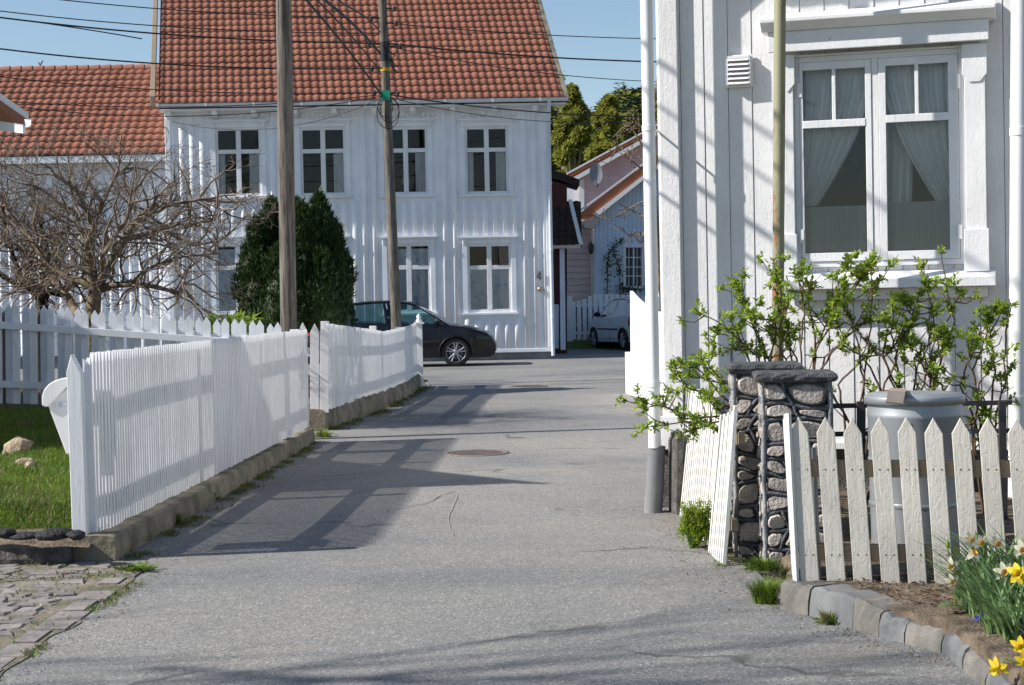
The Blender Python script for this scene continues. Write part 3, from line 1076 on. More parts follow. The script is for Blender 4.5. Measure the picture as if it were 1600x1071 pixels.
# downpipes
def pipe_pts(px0, py0, px1, py1, Y): return P(px0, py0, Y), P(px1, py1, Y)
inv = Matrix.Translation(-NF.o)
def loc(p):
    q = V(p) - NF.o
    return V((q.dot(NF.ux), q.dot(NF.uy), q.z))
a, b = P(1010, 0, 10.88), P(1023, 700, 10.88)
up = a + (a - b).normalized() * .35
elb = V((up.x + .10, up.y - .12, up.z + .35))
g1 = loc(up); g2 = loc(elb)
mb = MB()
mb.tube([loc(b), loc(a), g1, g2, V((g2.x, -.58, zt_wall - .08)), V((g2.x, -.58, zt_wall))], .0415, 18)
for py in (200, 600):
    t = py / 700; c = a + (b - a) * t
    mb.tube([loc(c) + V((0, 0, -.018)), loc(c) + V((0, 0, .018))], .046, 18)
    lc = loc(c); mb.tube([lc, V((lc.x + .02, -.02, lc.z))], .008, 6)
dp = mb.build('downpipe', M['pipe_white'], house)
mb = MB()
a, b = P(1026.5, 697, 10.9), P(1020, 803, 10.9)
b.z = -.02
mb.lathe([(.052, 0), (.058, .0)], 4, (0, 0, -50))
mb = MB(); mb.tube([loc(b), loc(a)], [.062, .057], 20, cap=False)
mb.tube([loc(a), loc(a) - V((0, 0, .03))], [.046, .046], 16); mb.tube([loc(a) - V((0, 0, .02)), loc(a) - V((0, 0, .021))], [.057, .04], 20)
mb.build('iron_foot', M['iron'], dp)
a, b = P(1593, -40, 10.28), P(1589, 640, 10.28)
c = b + (b - a).normalized() * 1.0
mb = MB(); mb.tube([loc(c), loc(b), loc(a), loc(a + (a - b).normalized() * .5), V((loc(a).x + .1, -.58, zt_wall))], .050, 20)
for py in (205, 625):
    t = (py + 40) / 680; q = a + (b - a) * t
    mb.tube([loc(q) + V((0, 0, -.025)), loc(q) + V((0, 0, .025))], .055, 20)
mb.build('downpipe', M['pipe_white'], house)
# ================================================================ the white house across the street
HF = Frame(-.2046 * 40, 40, 1.5)
hs = thing('white_house', 'long white two storey house with battened walls and steep red pantile roof', 'house', HF.o, HF.rz)
hf = HF.at
OV = .45
X1 = hf(861, 400)[0]
ze = hf(560, 160, -OV)[1]
zb4 = hf(800, 545)[1]
zx = hf(560, 172)[1] + .25
def hrect(x0, y0, x1, y1, off=0.0):
    a = hf(x0, y1, off); b = hf(x1, y0, off)
    return a[0], b[0], a[1], b[1]
wins = []
for i, (a, b) in enumerate(((339, 407), (471, 539), (601, 667), (728, 793))):
    y0 = 200 - i * .7
    wins.append((a, y0, b, 307 - i * 1.3, 'u'))
for i, (a, b) in enumerate(((339, 405), (471, 537), (607, 672), (732, 798))):
    wins.append((a, 381, b, 488 - (i - 3) * .6, 'l'))
holes = [hrect(*w_[:4]) for w_ in wins]
mb = MB()
wall_cells(mb, 0, X1, zb4, zx, holes, 0, .18)
mb.box((0, .19, .1), (.14, 7.2, zx)); mb.box((X1 - .14, .19, .1), (X1, 7.2, zx)); mb.box((0, 7.21, .1), (X1, 7.35, zx))
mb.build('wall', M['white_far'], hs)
mb = MB()
nb = 38
def bump_prof(x, w_, h): return [(x - w_, 0), (x - w_ * .92, -h * .62), (x - w_ * .55, -h), (x + w_ * .55, -h), (x + w_ * .92, -h * .62), (x + w_, 0)]
pt4 = X1 / nb
for k in range(nb):
    x = (k + .5) * pt4
    segs = [(zb4 + .04, zx - .28)]
    for (a, b, c, d), w_ in zip(holes, wins):
        if a - .23 < x < b + .23:
            ext = .25 if w_[4] == 'u' else .24
            ns = []
            for s0, s1 in segs:
                lo, hi = c - .16, d + ext
                if s0 < lo: ns.append((s0, min(s1, lo)))
                if s1 > hi: ns.append((max(s0, hi), s1))
            segs = ns
    for s0, s1 in segs:
        if s1 - s0 < .08: continue
        pr = bump_prof(x, .066, .045)
        n = len(pr)
        vs = [V((p[0], p[1], s0)) for p in pr] + [V((p[0], p[1], s1 - .05)) for p in pr] + [V((x + (p[0] - x) * .8, p[1] * .15, s1)) for p in pr]
        fs = [(i, i + 1, n + i + 1, n + i) for i in range(n - 1)] + [(n + i, n + i + 1, 2 * n + i + 1, 2 * n + i) for i in range(n - 1)] + [tuple(range(n - 1, -1, -1))]
        mb.add(vs, fs, 0, True)
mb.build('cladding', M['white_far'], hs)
mb = MB()
mb.box((0, -.05, zb4 - .09), (X1 + .02, .18, zb4 + .001)); mb.box((X1 - .11, -.055, zb4 + .002), (X1 + .03, .0, zx)); mb.box((-.03, -.055, zb4 + .002), (.10, .0, zx))
mb.box((.1, -.03, zx - .30), (X1 - .11, -.001, zx))
mb.build('trim', M['white_far'], hs, bevel=.01)
mb = MB(); mb.box((.02, .02, -.2), (X1 - .02, .3, zb4 - .092)); mb.box((X1 - .25, .3, -.2), (X1 - .02, 7.2, .5)); mb.build('plinth', M['plinth'], hs)
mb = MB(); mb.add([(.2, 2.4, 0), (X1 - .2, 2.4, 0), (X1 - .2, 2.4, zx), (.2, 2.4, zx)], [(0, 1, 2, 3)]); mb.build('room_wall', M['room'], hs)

# roof: the plane through the eave, sheared the way the old gables lean
pitch4 = R(42)
e0 = hf(240, 163, -OV); e1 = hf(886, 159, -OV)
E0 = HF.w(e0[0], -OV, ze); E1 = HF.w(e1[0], -OV, ze)
nrm4 = HF.ux.cross(HF.uy * math.cos(pitch4) + V((0, 0, math.sin(pitch4)))).normalized()
def hit(px, py):
    d = ray(px, py); c = V((0, 0, CAMZ))
    return c + d * ((E0 - c).dot(nrm4) / d.dot(nrm4))
v0 = (hit(237, 0) - E0); v1 = (hit(849, 0) - E1)
v4 = (v0.normalized() + v1.normalized()).normalized()
def tolocal(F, p):
    q = p - F.o; return V((q.dot(F.ux), q.dot(F.uy), q.z))
def dirlocal(F, q): return V((q.dot(F.ux), q.dot(F.uy), q.z))
vl = dirlocal(HF, v4)
RL = 5.6
LE0 = V((e0[0] + .12, -OV, ze)); LE1 = V((e1[0], -OV, ze))
mb = MB()
tile_roof(mb, LE0 + V((0, -.04, .03)), V((1, 0, 0)), vl, LE1.x - LE0.x - .10, RL, .186, .285, .022, .040, 7)
roof4 = mb.build('roof', M['tile'], hs)
mb = MB()   # roof deck and far slope
nl = V((1, 0, 0)).cross(vl).normalized()
A, B = LE0 - nl * .03, LE1 - nl * .03
C, D = B + vl * RL, A + vl * RL
far = V((0, 2 * (C.y + OV) + .0, 0))
mb.add([A, B, C, D, A - nl * .1, B - nl * .1, C - nl * .1, D - nl * .1], [(0, 1, 2, 3), (7, 6, 5, 4), (0, 4, 5, 1), (1, 5, 6, 2), (3, 7, 4, 0)])
mb.add([C, D, V((A.x, A.y + far.y, A.z)), V((B.x, B.y + far.y, B.z))], [(0, 1, 2, 3)])
mb.build('roof_deck', M['dark_roof'], roof4)
mb = MB()   # ridge tiles
nrt = 28
for i in range(nrt):
    a = D + (C - D) * (i / nrt); b = D + (C - D) * ((i + 1.1) / nrt)
    mb.tube([a, b], [.10, .115], 10)
mb.build('ridge', M['tile'], roof4)
# gable walls under the roof (left and right)
for x in (.01, X1 - .15):
    mb = MB(); mb.prism([(0.2, zx + .001), (7.2, zx + .001), (3.75, zx + 3.0)], x, x + .13, axis='x'); mb.build('gable', M['white_far'], hs)
# barge boards
mb = MB()
w_b = .16
q = LE0 + V((-.14, 0, .06))
mb.add([q + V((-.06, 0, -.08)), q + V((.06, 0, -.08)), q + V((.06, 0, .17)), q + V((-.06, 0, .17))] + [p + vl * RL for p in (q + V((-.06, 0, -.08)), q + V((.06, 0, -.08)), q + V((.06, 0, .17)), q + V((-.06, 0, .17)))],
       [(0, 1, 2, 3), (7, 6, 5, 4), (0, 4, 5, 1), (1, 5, 6, 2), (2, 6, 7, 3), (3, 7, 4, 0)])
mb.build('barge_board', M['old_wood'], roof4, bevel=.01)
mb = MB()
q = LE1 + V((.0, 0, -.06))
vs = [q + V((-.10, 0, -.02)), q + V((.05, 0, -.02)), q + V((.05, 0, .11)), q + V((-.10, 0, .13))]
mb.add(vs + [p + vl * RL for p in vs], [(0, 1, 2, 3), (7, 6, 5, 4), (0, 4, 5, 1), (1, 5, 6, 2), (2, 6, 7, 3), (3, 7, 4, 0)])
mb.build('barge_board', M['concrete'], roof4, bevel=.01)
# soffit, rafter ends, gutter
mb = MB(); mb.box((LE0.x, -OV + .02, ze - .115), (LE1.x - .02, .1, ze - .085)); mb.build('soffit', M['white_far'], hs)
for px in (265, 337, 398, 462, 523, 585, 645, 707, 772, 835):
    x = hf(px, 170)[0]
    g = MB(); g.prism([(.0, ze - .30), (-OV + .16, ze - .22), (-OV + .10, ze - .117), (.0, ze - .117)], x - .065, x + .065, axis='x'); g.build('rafter_end', M['white_far'], hs, bevel=.008)
mb = MB()
rows = []
for x in [LE0.x - .02 + (LE1.x - LE0.x + .04) * i / 16 for i in range(17)]:
    rows.append([V((x, -OV - .075 + .07 * math.cos(a), ze - .0 - .075 * math.sin(a) + .01)) for a in [math.pi * k / 8 for k in range(9)]])
mb.grid(rows)
rows2 = [[p + V((0, 0.004, .006)) for p in r] for r in rows]
mb.grid(rows2)
for x in [LE0.x + 1.13 * i for i in range(9)]:
    mb.box((x - .02, -OV - .155, ze - .07), (x + .02, -OV - .147, ze + .02))
mb.build('gutter', M['gutter'], hs, fix=False)
gx = hf(861, 400)[0]
mb = MB(); mb.tube([V((gx, -OV - .07, ze - .05)), V((gx, -OV - .05, ze - .15)), V((gx + .0, -.12, ze - .5)), V((gx, -.12, .08))], .042, 12)
for z in (1.0, 2.6, 4.2): mb.tube([V((gx, -.12, z)), V((gx, -.12, z + .06))], .05, 12)
mb.build('downpipe', M['gutter'], hs)

# windows
cut = {'u': [], 'l': []}
def far_window(a, b, c, d, kind, parent, mid=.655):
    mb = MB()
    wd = .12
    mb.box((a - wd, -.03, c - .02), (a, -.001, d + .02)); mb.box((b, -.03, c - .02), (b + wd, -.001, d + .02))
    mb.box((a - wd, -.032, d + .021), (b + wd, -.001, d + .15))
    pj = .085
    mb.box((a - wd - .05, -pj - .04, d + .151), (b + wd + .05, -.001, d + .185))
    mb.box((a - wd - .02, -pj - .01, d + .12), (b + wd + .02, -.033, d + .15))
    mb.box((a - wd - .04, -.095, c - .075), (b + wd + .04, -.001, c - .021))
    for x in (a - wd + .02, b + wd - .09):
        mb.prism([(-.033, d + .119), (-.09, d + .119), (-.06, d + .05), (-.045, d + .0), (-.033, d - .02)], x, x + .07, axis='x')
    w_ = mb.build('window', M['white_far'], parent, bevel=.008)
    mb = MB()
    frame_boxes(mb, a, b, c, d, .055, .01, .07)
    xm = (a + b) / 2; zm = c + (d - c) * mid
    mb.box((xm - .058, .005, c + .055), (xm + .058, .07, d - .055))
    mb.box((a + .055, .008, zm - .05), (xm - .058, .07, zm + .05)); mb.box((xm + .058, .008, zm - .05), (b - .055, .07, zm + .05))
    mb.build('frame', M['white_trim'], w_, bevel=.006)
    for p, q_ in ((a + .055, xm - .058), (xm + .058, b - .055)):
        for r_, t in ((c + .055, zm - .05), (zm + .05, d - .055)):
            g = MB(); g.add([(p - .005, .04, r_ - .005), (q_ + .005, .04, r_ - .005), (q_ + .005, .04, t + .005), (p - .005, .04, t + .005)], [(0, 1, 2, 3)])
            g.build('pane', M['glass'], w_)
    return xm, zm
order = ['first', 'second', 'third', 'fourth']
where_u = ['left end upper window of the long white house', 'upper window behind the thick pole', 'upper window beside the thinner pole', 'right end upper window of the long white house']
for (a, b, c, d), w_, i in zip(holes, wins, range(8)):
    xm, zm = far_window(a, b, c, d, w_[4], hs)
    if w_[4] == 'u':
        mb = MB()
        drape(mb, b - .30, b - .03, c, zm, .10, folds=3, amp=.02, nx=24)
        if i in (0, 3): drape(mb, a + .02, a + .20, c, zm, .10, folds=2, amp=.02, nx=18)
        o = mb.build('curtain', M['curtain']); o.location = HF.o; o.rotation_euler = (0, 0, HF.rz)
        tag(o, 'white curtain in the ' + where_u[i], 'curtain', 'curtains of the white house')
    elif i >= 4:
        mb = MB(); drape(mb, a + .01, b - .01, c, zm + (.02 if i in (5, 7) else .45), .058, folds=4, amp=.008, nx=40)
        o = mb.build('curtain', M['blue_curtain']); o.location = HF.o; o.rotation_euler = (0, 0, HF.rz)
        tag(o, {4: 'blue patterned curtain in the lower window behind the bare apple tree', 5: 'blue patterned curtain in the lower window half hidden by the yew', 6: 'blue patterned curtain in the lower window beside the thinner pole', 7: 'blue patterned curtain in the lower window nearest the house number'}[i], 'curtain', 'curtains of the white house')
# a warm lampshade glimpsed in the third upper window
hw = holes[2]
o = thing('table_lamp', 'dim orange lampshade inside the upper window beside the thinner pole', 'lamp', HF.w(hw[1] - .55, .6, hw[2] - .1), HF.rz)
mb = MB(); mb.lathe([(.13, .38), (.09, .62)], 16); mb.build('lamp_shade', simple('amber_shade', (.55, .27, .09), rough=.8, bump=0), o)
mb = MB(); mb.lathe([(.08, 0), (.07, .02), (.02, .05), (.02, .40)], 12); mb.build('lamp_base', M['brass'], o)

# house number 4 and bell
def npt(px, py, y=-.075): q = hf(px, py); return V((q[0], y, q[1]))
mb = MB()
mb.box((npt(838, 424).x, -.062, npt(838, 440).z), (npt(846, 424).x, -.052, npt(838, 422).z)) if False else None
mb.tube([npt(843.6, 424.5), npt(839.2, 434)], .014, 6); mb.tube([npt(839.0, 434), npt(845.6, 434)], .013, 6); mb.tube([npt(843.6, 424.3), npt(843.8, 438.5)], .014, 6)
mb.build('house_number', M['number'], hs)
mb = MB(); c = npt(843.5, 452, -.06); mb.lathe([(0, -.05), (.05, -.04), (.065, 0), (.06, .03)], 14, c, axis='y'); mb.build('doorbell', M['brass'], hs)

# ================================================================ lower wing at the left
AF = Frame(HF.w(-12, .55, 0).x, HF.w(-12, .55, 0).y, 1.5)
an = thing('house_wing', 'lower white wing with a long red pantile roof behind the bare apple tree', 'house', AF.o, AF.rz)
aft = AF.at
ax1 = 12.0 - .02
aze = aft(130, 246, -.3)[1]
mb = MB(); mb.box((0, 0, .3), (ax1, .15, aze)); mb.box((0, .16, .3), (.14, 6, aze)); mb.box((0, 6.01, .3), (ax1, 6.15, aze)); mb.build('wall', M['white_far'], an)
mb = MB()
for k in range(int(ax1 / pt4)):
    x = (k + .5) * pt4
    pr = bump_prof(x, .066, .045)
    mb.add([V((p[0], p[1], .35)) for p in pr] + [V((p[0], p[1], aze - .05)) for p in pr], [(i, i + 1, len(pr) + i + 1, len(pr) + i) for i in range(len(pr) - 1)], 0, True)
mb.build('cladding', M['white_far'], an)
mb = MB(); mb.box((.02, .02, -.2), (ax1, .2, .299)); mb.build('plinth', M['plinth'], an)
p5 = R(38)
av = V((0, math.cos(p5), math.sin(p5)))
# length of the slope from the pixel height of the ridge
def solve_ridge():
    o_ = AF.w(10, -.3, aze); n_ = AF.ux.cross(AF.uy * av.y + V((0, 0, av.z))).normalized()
    d = ray(130, 113); c = V((0, 0, CAMZ)); p = c + d * ((o_ - c).dot(n_) / d.dot(n_))
    q = tolocal(AF, p); return (q.y + .3) / av.y
arl = solve_ridge()
mb = MB(); tile_roof(mb, V((-.1, -.33, aze + .06)), V((1, 0, 0)), av, ax1 + .12, arl, .212, .30, .023, .042, 7, seed=3)
ar = mb.build('roof', M['tile'], an)
mb = MB()
A = V((-.1, -.3, aze)); B = V((ax1 + .02, -.3, aze)); C = B + av * arl; D = A + av * arl
mb.add([A, B, C, D, V((D.x, D.y * 2 + .3, A.z)), V((C.x, C.y * 2 + .3, A.z))], [(0, 1, 2, 3), (3, 2, 5, 4), (0, 3, 4), (1, 5, 2)])
mb.build('roof_deck', M['dark_roof'], ar)
mb = MB()
for i in range(42):
    a = D + (C - D) * (i / 42); b = D + (C - D) * ((i + 1.08) / 42)
    mb.tube([a + V((0, 0, .05)), b + V((0, 0, .05 + .012))], [.115, .13], 10)
mb.build('ridge', M['tile'], ar)
mb = MB(); mb.box((-.1, -.36, aze - .13), (ax1 - .0, -.30, aze + .03)); mb.box((ax1 - .09, -.32, 0.3), (ax1 - .0, -.001, aze - .131)) if False else None
mb.build('fascia', M['white_far'], an)
mb = MB(); mb.tube([P(62, 107, 45), P(64, 100, 45), P(67, 95, 45)], .02, 5)
mb.tube([P(63, 103, 45), P(60, 98, 45)], .015, 5); _ae = mb.build('aerial', M['dark_iron'], an)
_iv = (Matrix.Translation(AF.o) @ Matrix.Rotation(AF.rz, 4, 'Z')).inverted()
for vv_ in _ae.data.vertices: vv_.co = _iv @ vv_.co

# ================================================================ outbuilding whose roof corner enters at the left edge
C0 = P(43, 187, 12.15)
def cast(q):
    k = q.z / math.tan(R(SUN_EL))
    return V((q.x + k * math.cos(R(SUN_AZ)), q.y + k * math.sin(R(SUN_AZ)), 0))
def edge_dir(px, py, target):
    # the roof edge seen through (px, py) whose shadow runs along the line to the target on the road
    T0 = cast(C0); T1 = T0 + (G(*target) - G(870, 757))
    n = V((-(T1 - T0).y, (T1 - T0).x, 0))
    lo = None
    d = ray(px, py); c = V((0, 0, CAMZ))
    f = lambda l: (cast(c + d * l) - T0).dot(n)
    l0, l1 = 10.0, 14.0
    l = l0 - f(l0) * (l1 - l0) / (f(l1) - f(l0))
    return (c + d * l - C0).normalized()
d1 = -V((math.cos(R(SUN_AZ)) * math.cos(R(SUN_EL)), math.sin(R(SUN_AZ)) * math.cos(R(SUN_EL)), -math.sin(R(SUN_EL))))   # the rake
d2 = edge_dir(-2, 181, (512, 719))                                    # the eave
ob = thing('outbuilding', 'dark tiled roof corner with white barge board poking in at the left edge', 'outbuilding', (C0.x - 1.9, C0.y + .45, .3))
O_ = V(ob.location)
def L(p): return V(p) - O_
n_ = d1.cross(d2).normalized()
if n_.z < 0: n_ = -n_
A = C0; B = C0 + d1 * 4; D = C0 + d2 * 9; Cc = C0 + d1 * 4 + d2 * 9
mb = MB()
vs = [A, B, Cc, D]
mb.add([L(p) for p in vs] + [L(p - n_ * .05) for p in vs], [(0, 1, 2, 3), (7, 6, 5, 4), (0, 4, 5, 1), (1, 5, 6, 2), (2, 6, 7, 3), (3, 7, 4, 0)])
obr = mb.build('roof', M['tile'], ob, fix=True)
mb = MB()    # scalloped tile ends along the eave
for i in range(60):
    q = L(A + d2 * (.04 + .13 * i) - V((0, 0, .02)))
    a = d2.normalized() * .056; u = V((0, 0, 1))
    prof = [(-1, -.012), (-.8, -.032), (0, -.045), (.8, -.032), (1, -.012), (1, .012), (-1, .012)]
    f = [q + a * s_ + u * z + V((.03, -.05, 0)) for s_, z in prof]; b_ = [v_ + V((-.12, .12, 0)) for v_ in f]
    mb.add(f + b_, [tuple(range(7)), tuple(range(13, 6, -1))] + [(j, (j + 1) % 7, 7 + (j + 1) % 7, 7 + j) for j in range(7)])
mb.build('tile_row', M['gutter'], obr, fix=True)
def plank(mb, p, q, h0, h1, t):
    s = (q - p).normalized(); side = V((0, 0, 1)).cross(s).normalized() * t
    vs = [p + V((0, 0, h0)) - side, p + V((0, 0, h0)) + side, p + V((0, 0, h1)) + side, p + V((0, 0, h1)) - side]
    vs += [v_ + (q - p) for v_ in vs]
    mb.add([L(v_) for v_ in vs], [(0, 1, 2, 3), (7, 6, 5, 4), (0, 4, 5, 1), (1, 5, 6, 2), (2, 6, 7, 3), (3, 7, 4, 0)])
mb = MB(); plank(mb, A + V((0, .02, .0)), B + V((0, .02, 0)), -.012, .05, .016); mb.build('barge_board', M['white_trim'], obr, fix=True)
mb = MB(); plank(mb, A + d1 * .03 - V((0, 0, .02)), D + d1 * .03 - V((0, 0, .02)), -.10, -.03, .012); mb.build('fascia', M['gutter'], obr, fix=True)
h1 = V((d1.x, d1.y, 0)).normalized()
W0 = A + d1 * .5 + d2 * .12; W1 = A + d1 * 3.9 + d2 * .12; W2 = A + d1 * 3.9 + d2 * 8.8; W3 = A + d1 * .5 + d2 * 8.8
mb = MB()
ws = [W0, W1, W2, W3]
for i in range(4):
    p, q = ws[i], ws[(i + 1) % 4]
    mb.add([L(V((p.x, p.y, .1))), L(V((q.x, q.y, .1))), L(q - n_ * .052), L(p - n_ * .052)], [(0, 1, 2, 3)])
mb.build('wall', M['white_far'], ob, fix=True)

# ================================================================ buildings down the lane on the right
def poly_at(mb, pts, Y, depth, m=0):
    f = [P(x, y, Y) for x, y in pts]
    b_ = [p + V((0, depth, 0)) for p in f]
    n = len(pts)
    mb.add(f + b_, [tuple(range(n)), tuple(range(2 * n - 1, n - 1, -1))] + [(i, (i + 1) % n, n + (i + 1) % n, n + i) for i in range(n)], m)


def placed(mb, name, mat, parent, **k):
    o = mb.build(name, mat, parent, fix=True, **k)
    if parent is not None:
        for v_ in o.data.vertices: v_.co = v_.co - V(parent_off(parent))
    return o


def parent_off(p):
    q = V(p.location)
    return q + (parent_off(p.parent) if p.parent else V((0, 0, 0)))


# red porch building just behind the corner of the white house
rp = thing('red_porch', 'dark red wooden porch with dark tiled roof behind the white house corner', 'porch', V((P(880, 500, 44).x, 44.4, 0)))
Yr = 44.0
mb = MB(); poly_at(mb, [(850, 278), (886, 290), (886, 330), (850, 330)], Yr + .6, 1.5); placed(mb, 'wall', M['red'], rp)
mb = MB(); mb.box((-7.5, Yr + 2.2, 0), (.95, Yr + 10, 5.6)); placed(mb, 'added_shade_block', M['blue_white'], rp)  # unseen block added behind the white house to shade the alley
mb = MB()
a = [P(*p, Yr + .55) for p in ((855, 262), (906, 281), (905, 291), (855, 276))]; b_ = [p + V((0, 1.8, 0)) for p in a]
mb.add(a + b_, [(0, 1, 2, 3), (7, 6, 5, 4)] + [(i, (i + 1) % 4, 4 + (i + 1) % 4, 4 + i) for i in range(4)])
placed(mb, 'upper_roof', M['dark_roof'], rp)
mb = MB()
pa, pb, pc, pd = P(850, 383, Yr - .35), P(909, 381, Yr - .35), P(893, 316, Yr + .75), P(850, 318, Yr + .75)
tile_roof(mb, V(pa) - V(rp.location), (pb - pa), (pd - pa), (pb - pa).length, (pd - pa).length, .2, .28, .03, .03, 6, seed=9)
o = mb.build('roof', M['dark_roof'], rp)
mb = MB()
mb.add([p for p in (pa, pb, pc, pd)] + [p - V((0, 0, .1)) for p in (pa, pb, pc, pd)], [(0, 1, 2, 3), (7, 6, 5, 4), (0, 4, 5, 1), (1, 5, 6, 2), (2, 6, 7, 3), (3, 7, 4, 0)])
placed(mb, 'roof_deck', M['dark_roof'], o)
mb = MB(); poly_at(mb, [(888, 312), (894, 312), (911, 382), (905, 383)], Yr - .38, .06); placed(mb, 'barge_board', M['blue_white'], rp)
mb = MB(); poly_at(mb, [(850, 384), (908, 382), (907, 388), (850, 389)], Yr - .36, .06); placed(mb, 'fascia', M['beige'], rp)
mb = MB(); poly_at(mb, [(850, 388), (886, 388), (886, 562), (850, 562)], Yr + .25, .15); placed(mb, 'front_wall', M['red'], rp)
mb = MB(); poly_at(mb, [(865, 392), (873, 392), (873, 475), (865, 475)], Yr + .2, .04); placed(mb, 'door', M['red'], rp)
mb = MB(); poly_at(mb, [(864, 476), (873, 476), (873, 545), (864, 545)], Yr + .2, .04); placed(mb, 'door_panel', M['blue_white'], rp)
mb = MB(); poly_at(mb, [(874.5, 389), (882, 389), (884, 547), (876, 547)], Yr - .1, .12); placed(mb, 'post', M['blue_white'], rp)

# cottage with gable front
Yc = 54.0
ct = thing('cottage', 'pale blue white cottage with orange roof edge down the lane', 'cottage', V((P(960, 500, Yc).x, Yc, 0)))
sidew = [(886, 338), (928, 338), (928, 545), (886, 545)]
wx_ = [P(*p, Yc)for p in ((979, 445), (1002, 388))]
mb = MB()
poly_at(mb, [(928, 338), (1020, 252), (1110, 330), (1110, 545), (928, 545)], Yc, .2)
placed(mb, 'wall', M['blue_white'], ct)
mb = MB()
f0 = [P(*p, Yc - .06) for p in ((937, 345), (937, 545))]
for i in range(22):
    x = 931 + i * 6.4
    top = 338 - (x - 928) * .9 + 6
    if top < 262: top = 262
    poly_at(mb, [(x, top), (x + .9, top), (x + .9, 545), (x, 545)], Yc - .02, .02)
placed(mb, 'cladding', M['blue_white'], ct)
mb = MB()
za, zb_ = P(907, 545, Yc).z, P(907, 345, Yc).z
nbd = 20
for i in range(nbd):
    z0 = za + (zb_ - za) * i / nbd; z1 = za + (zb_ - za) * (i + 1) / nbd
    xa, xb = P(884, 450, Yc + .35).x, P(926, 450, Yc + .35).x
    mb.prism([(Yc + .30, z0), (Yc + .335, z1), (Yc + .37, z1), (Yc + .37, z0)], xa, xb, axis='x')
placed(mb, 'side_wall', M['beige'], ct)
mb = MB()   # the orange roof edge: tiles seen along the verge
a = [P(*p, Yc - .35) for p in ((903, 337), (936, 336), (1030, 262), (1024, 246), (998, 264))]
poly_at(mb, [(900, 338), (928, 336), (1035, 258), (1035, 238), (1000, 262)], Yc - .35, 2.8)
placed(mb, 'roof', M['tile_far'], ct)
mb = MB(); poly_at(mb, [(934, 338), (929, 333), (1035, 251), (1035, 258)], Yc - .40, .04)
poly_at(mb, [(900, 336), (899, 333), (1000, 258), (1035, 235), (1035, 238), (1001, 261)], Yc - .40, .04); placed(mb, 'barge_board', M['white_trim'], ct)
mb = MB(); poly_at(mb, [(908, 346), (929, 342), (936, 340), (936, 350), (931, 352), (928, 357), (915, 356)], Yc - .25, .2); placed(mb, 'eave_box', M['beige'], ct)
wn = MB(); poly_at(wn, [(974, 384), (1010, 384), (1010, 387), (974, 387)], Yc - .08, .1); poly_at(wn, [(974, 447), (1010, 447), (1010, 451), (974, 451)], Yc - .08, .1)
poly_at(wn, [(974, 387), (978, 387), (978, 447), (974, 447)], Yc - .05, .05); poly_at(wn, [(1003, 387), (1007, 387), (1007, 447), (1003, 447)], Yc - .05, .05)
for x in (989.6,): poly_at(wn, [(x, 387), (x + 1.6, 387), (x + 1.6, 447), (x, 447)], Yc - .045, .03)
for y in (402, 417, 431): poly_at(wn, [(978, y), (1003, y), (1003, y + 1.3), (978, y + 1.3)], Yc - .042, .025)
wo = placed(wn, 'window', M['white_trim'], ct)
wn = MB(); poly_at(wn, [(977, 386), (1004, 386), (1004, 448), (977, 448)], Yc - .012, .01); placed(wn, 'pane', M['car_black'], wo)
mb = MB(); mb.tube([P(924, 350, Yc), P(925, 375, Yc), P(925.5, 400, Yc), P(926, 540, Yc)], .045, 8); placed(mb, 'downpipe', M['beige'], ct)
mb = MB()
c = P(923.5, 388, Yc - .25)
mb.lathe([(0, .33), (.10, .22), (.11, .2), (.085, .0), (.05, -.06), (0, -.08)], 8, c - V((0, 0, .12))); mb.tube([c + V((0, .3, .2)), c + V((0, 0, .25))], .015, 5)
placed(mb, 'wall_lantern', M['dark_iron'], ct)

# pink clapboard house behind
Yp = 62.0
pk = thing('pink_house', 'pink clapboard house with orange tiled verge behind the cottage', 'house', V((P(960, 400, Yp).x, Yp, 0)))
mb = MB()
xa, xb = P(905, 300, Yp).x, P(1100, 300, Yp).x
zt0 = P(905, 262, Yp).z; z_ = P(905, 540, Yp).z
slope = (P(1003, 212, Yp).z - P(905, 264, Yp).z) / (P(1003, 212, Yp).x - P(905, 264, Yp).x)
n = 46; dz = .17
for i in range(n):
    z0 = z_ + i * dz; z1 = z0 + dz
    left = xa if z1 < zt0 else xa + (z1 - zt0) / slope
    if left > xb: break
    mb.prism([(Yp - .0, z0), (Yp + .03, z1), (Yp + .1, z1), (Yp + .1, z0)], left, xb, axis='x')
placed(mb, 'wall', M['pink'], pk)
mb = MB(); poly_at(mb, [(880, 290), (905, 276), (905, 345), (880, 345)], Yp + .15, .1); placed(mb, 'side_wall', M['white_far'], pk)
mb = MB(); poly_at(mb, [(905, 282), (913, 279), (913, 345), (905, 345)], Yp - .06, .05); placed(mb, 'corner_board', M['white_trim'], pk)
mb = MB(); poly_at(mb, [(886, 272), (1100, 157), (1100, 163), (888, 277)], Yp - .55, 7); placed(mb, 'roof', M['tile_far'], pk)
mb = MB(); poly_at(mb, [(885, 270.5), (1100, 154), (1100, 157), (886, 273)], Yp - .62, .1); poly_at(mb, [(893, 279), (1100, 164), (1100, 170), (897, 284)], Yp - .60, .1); placed(mb, 'barge_board', M['white_trim'], pk)

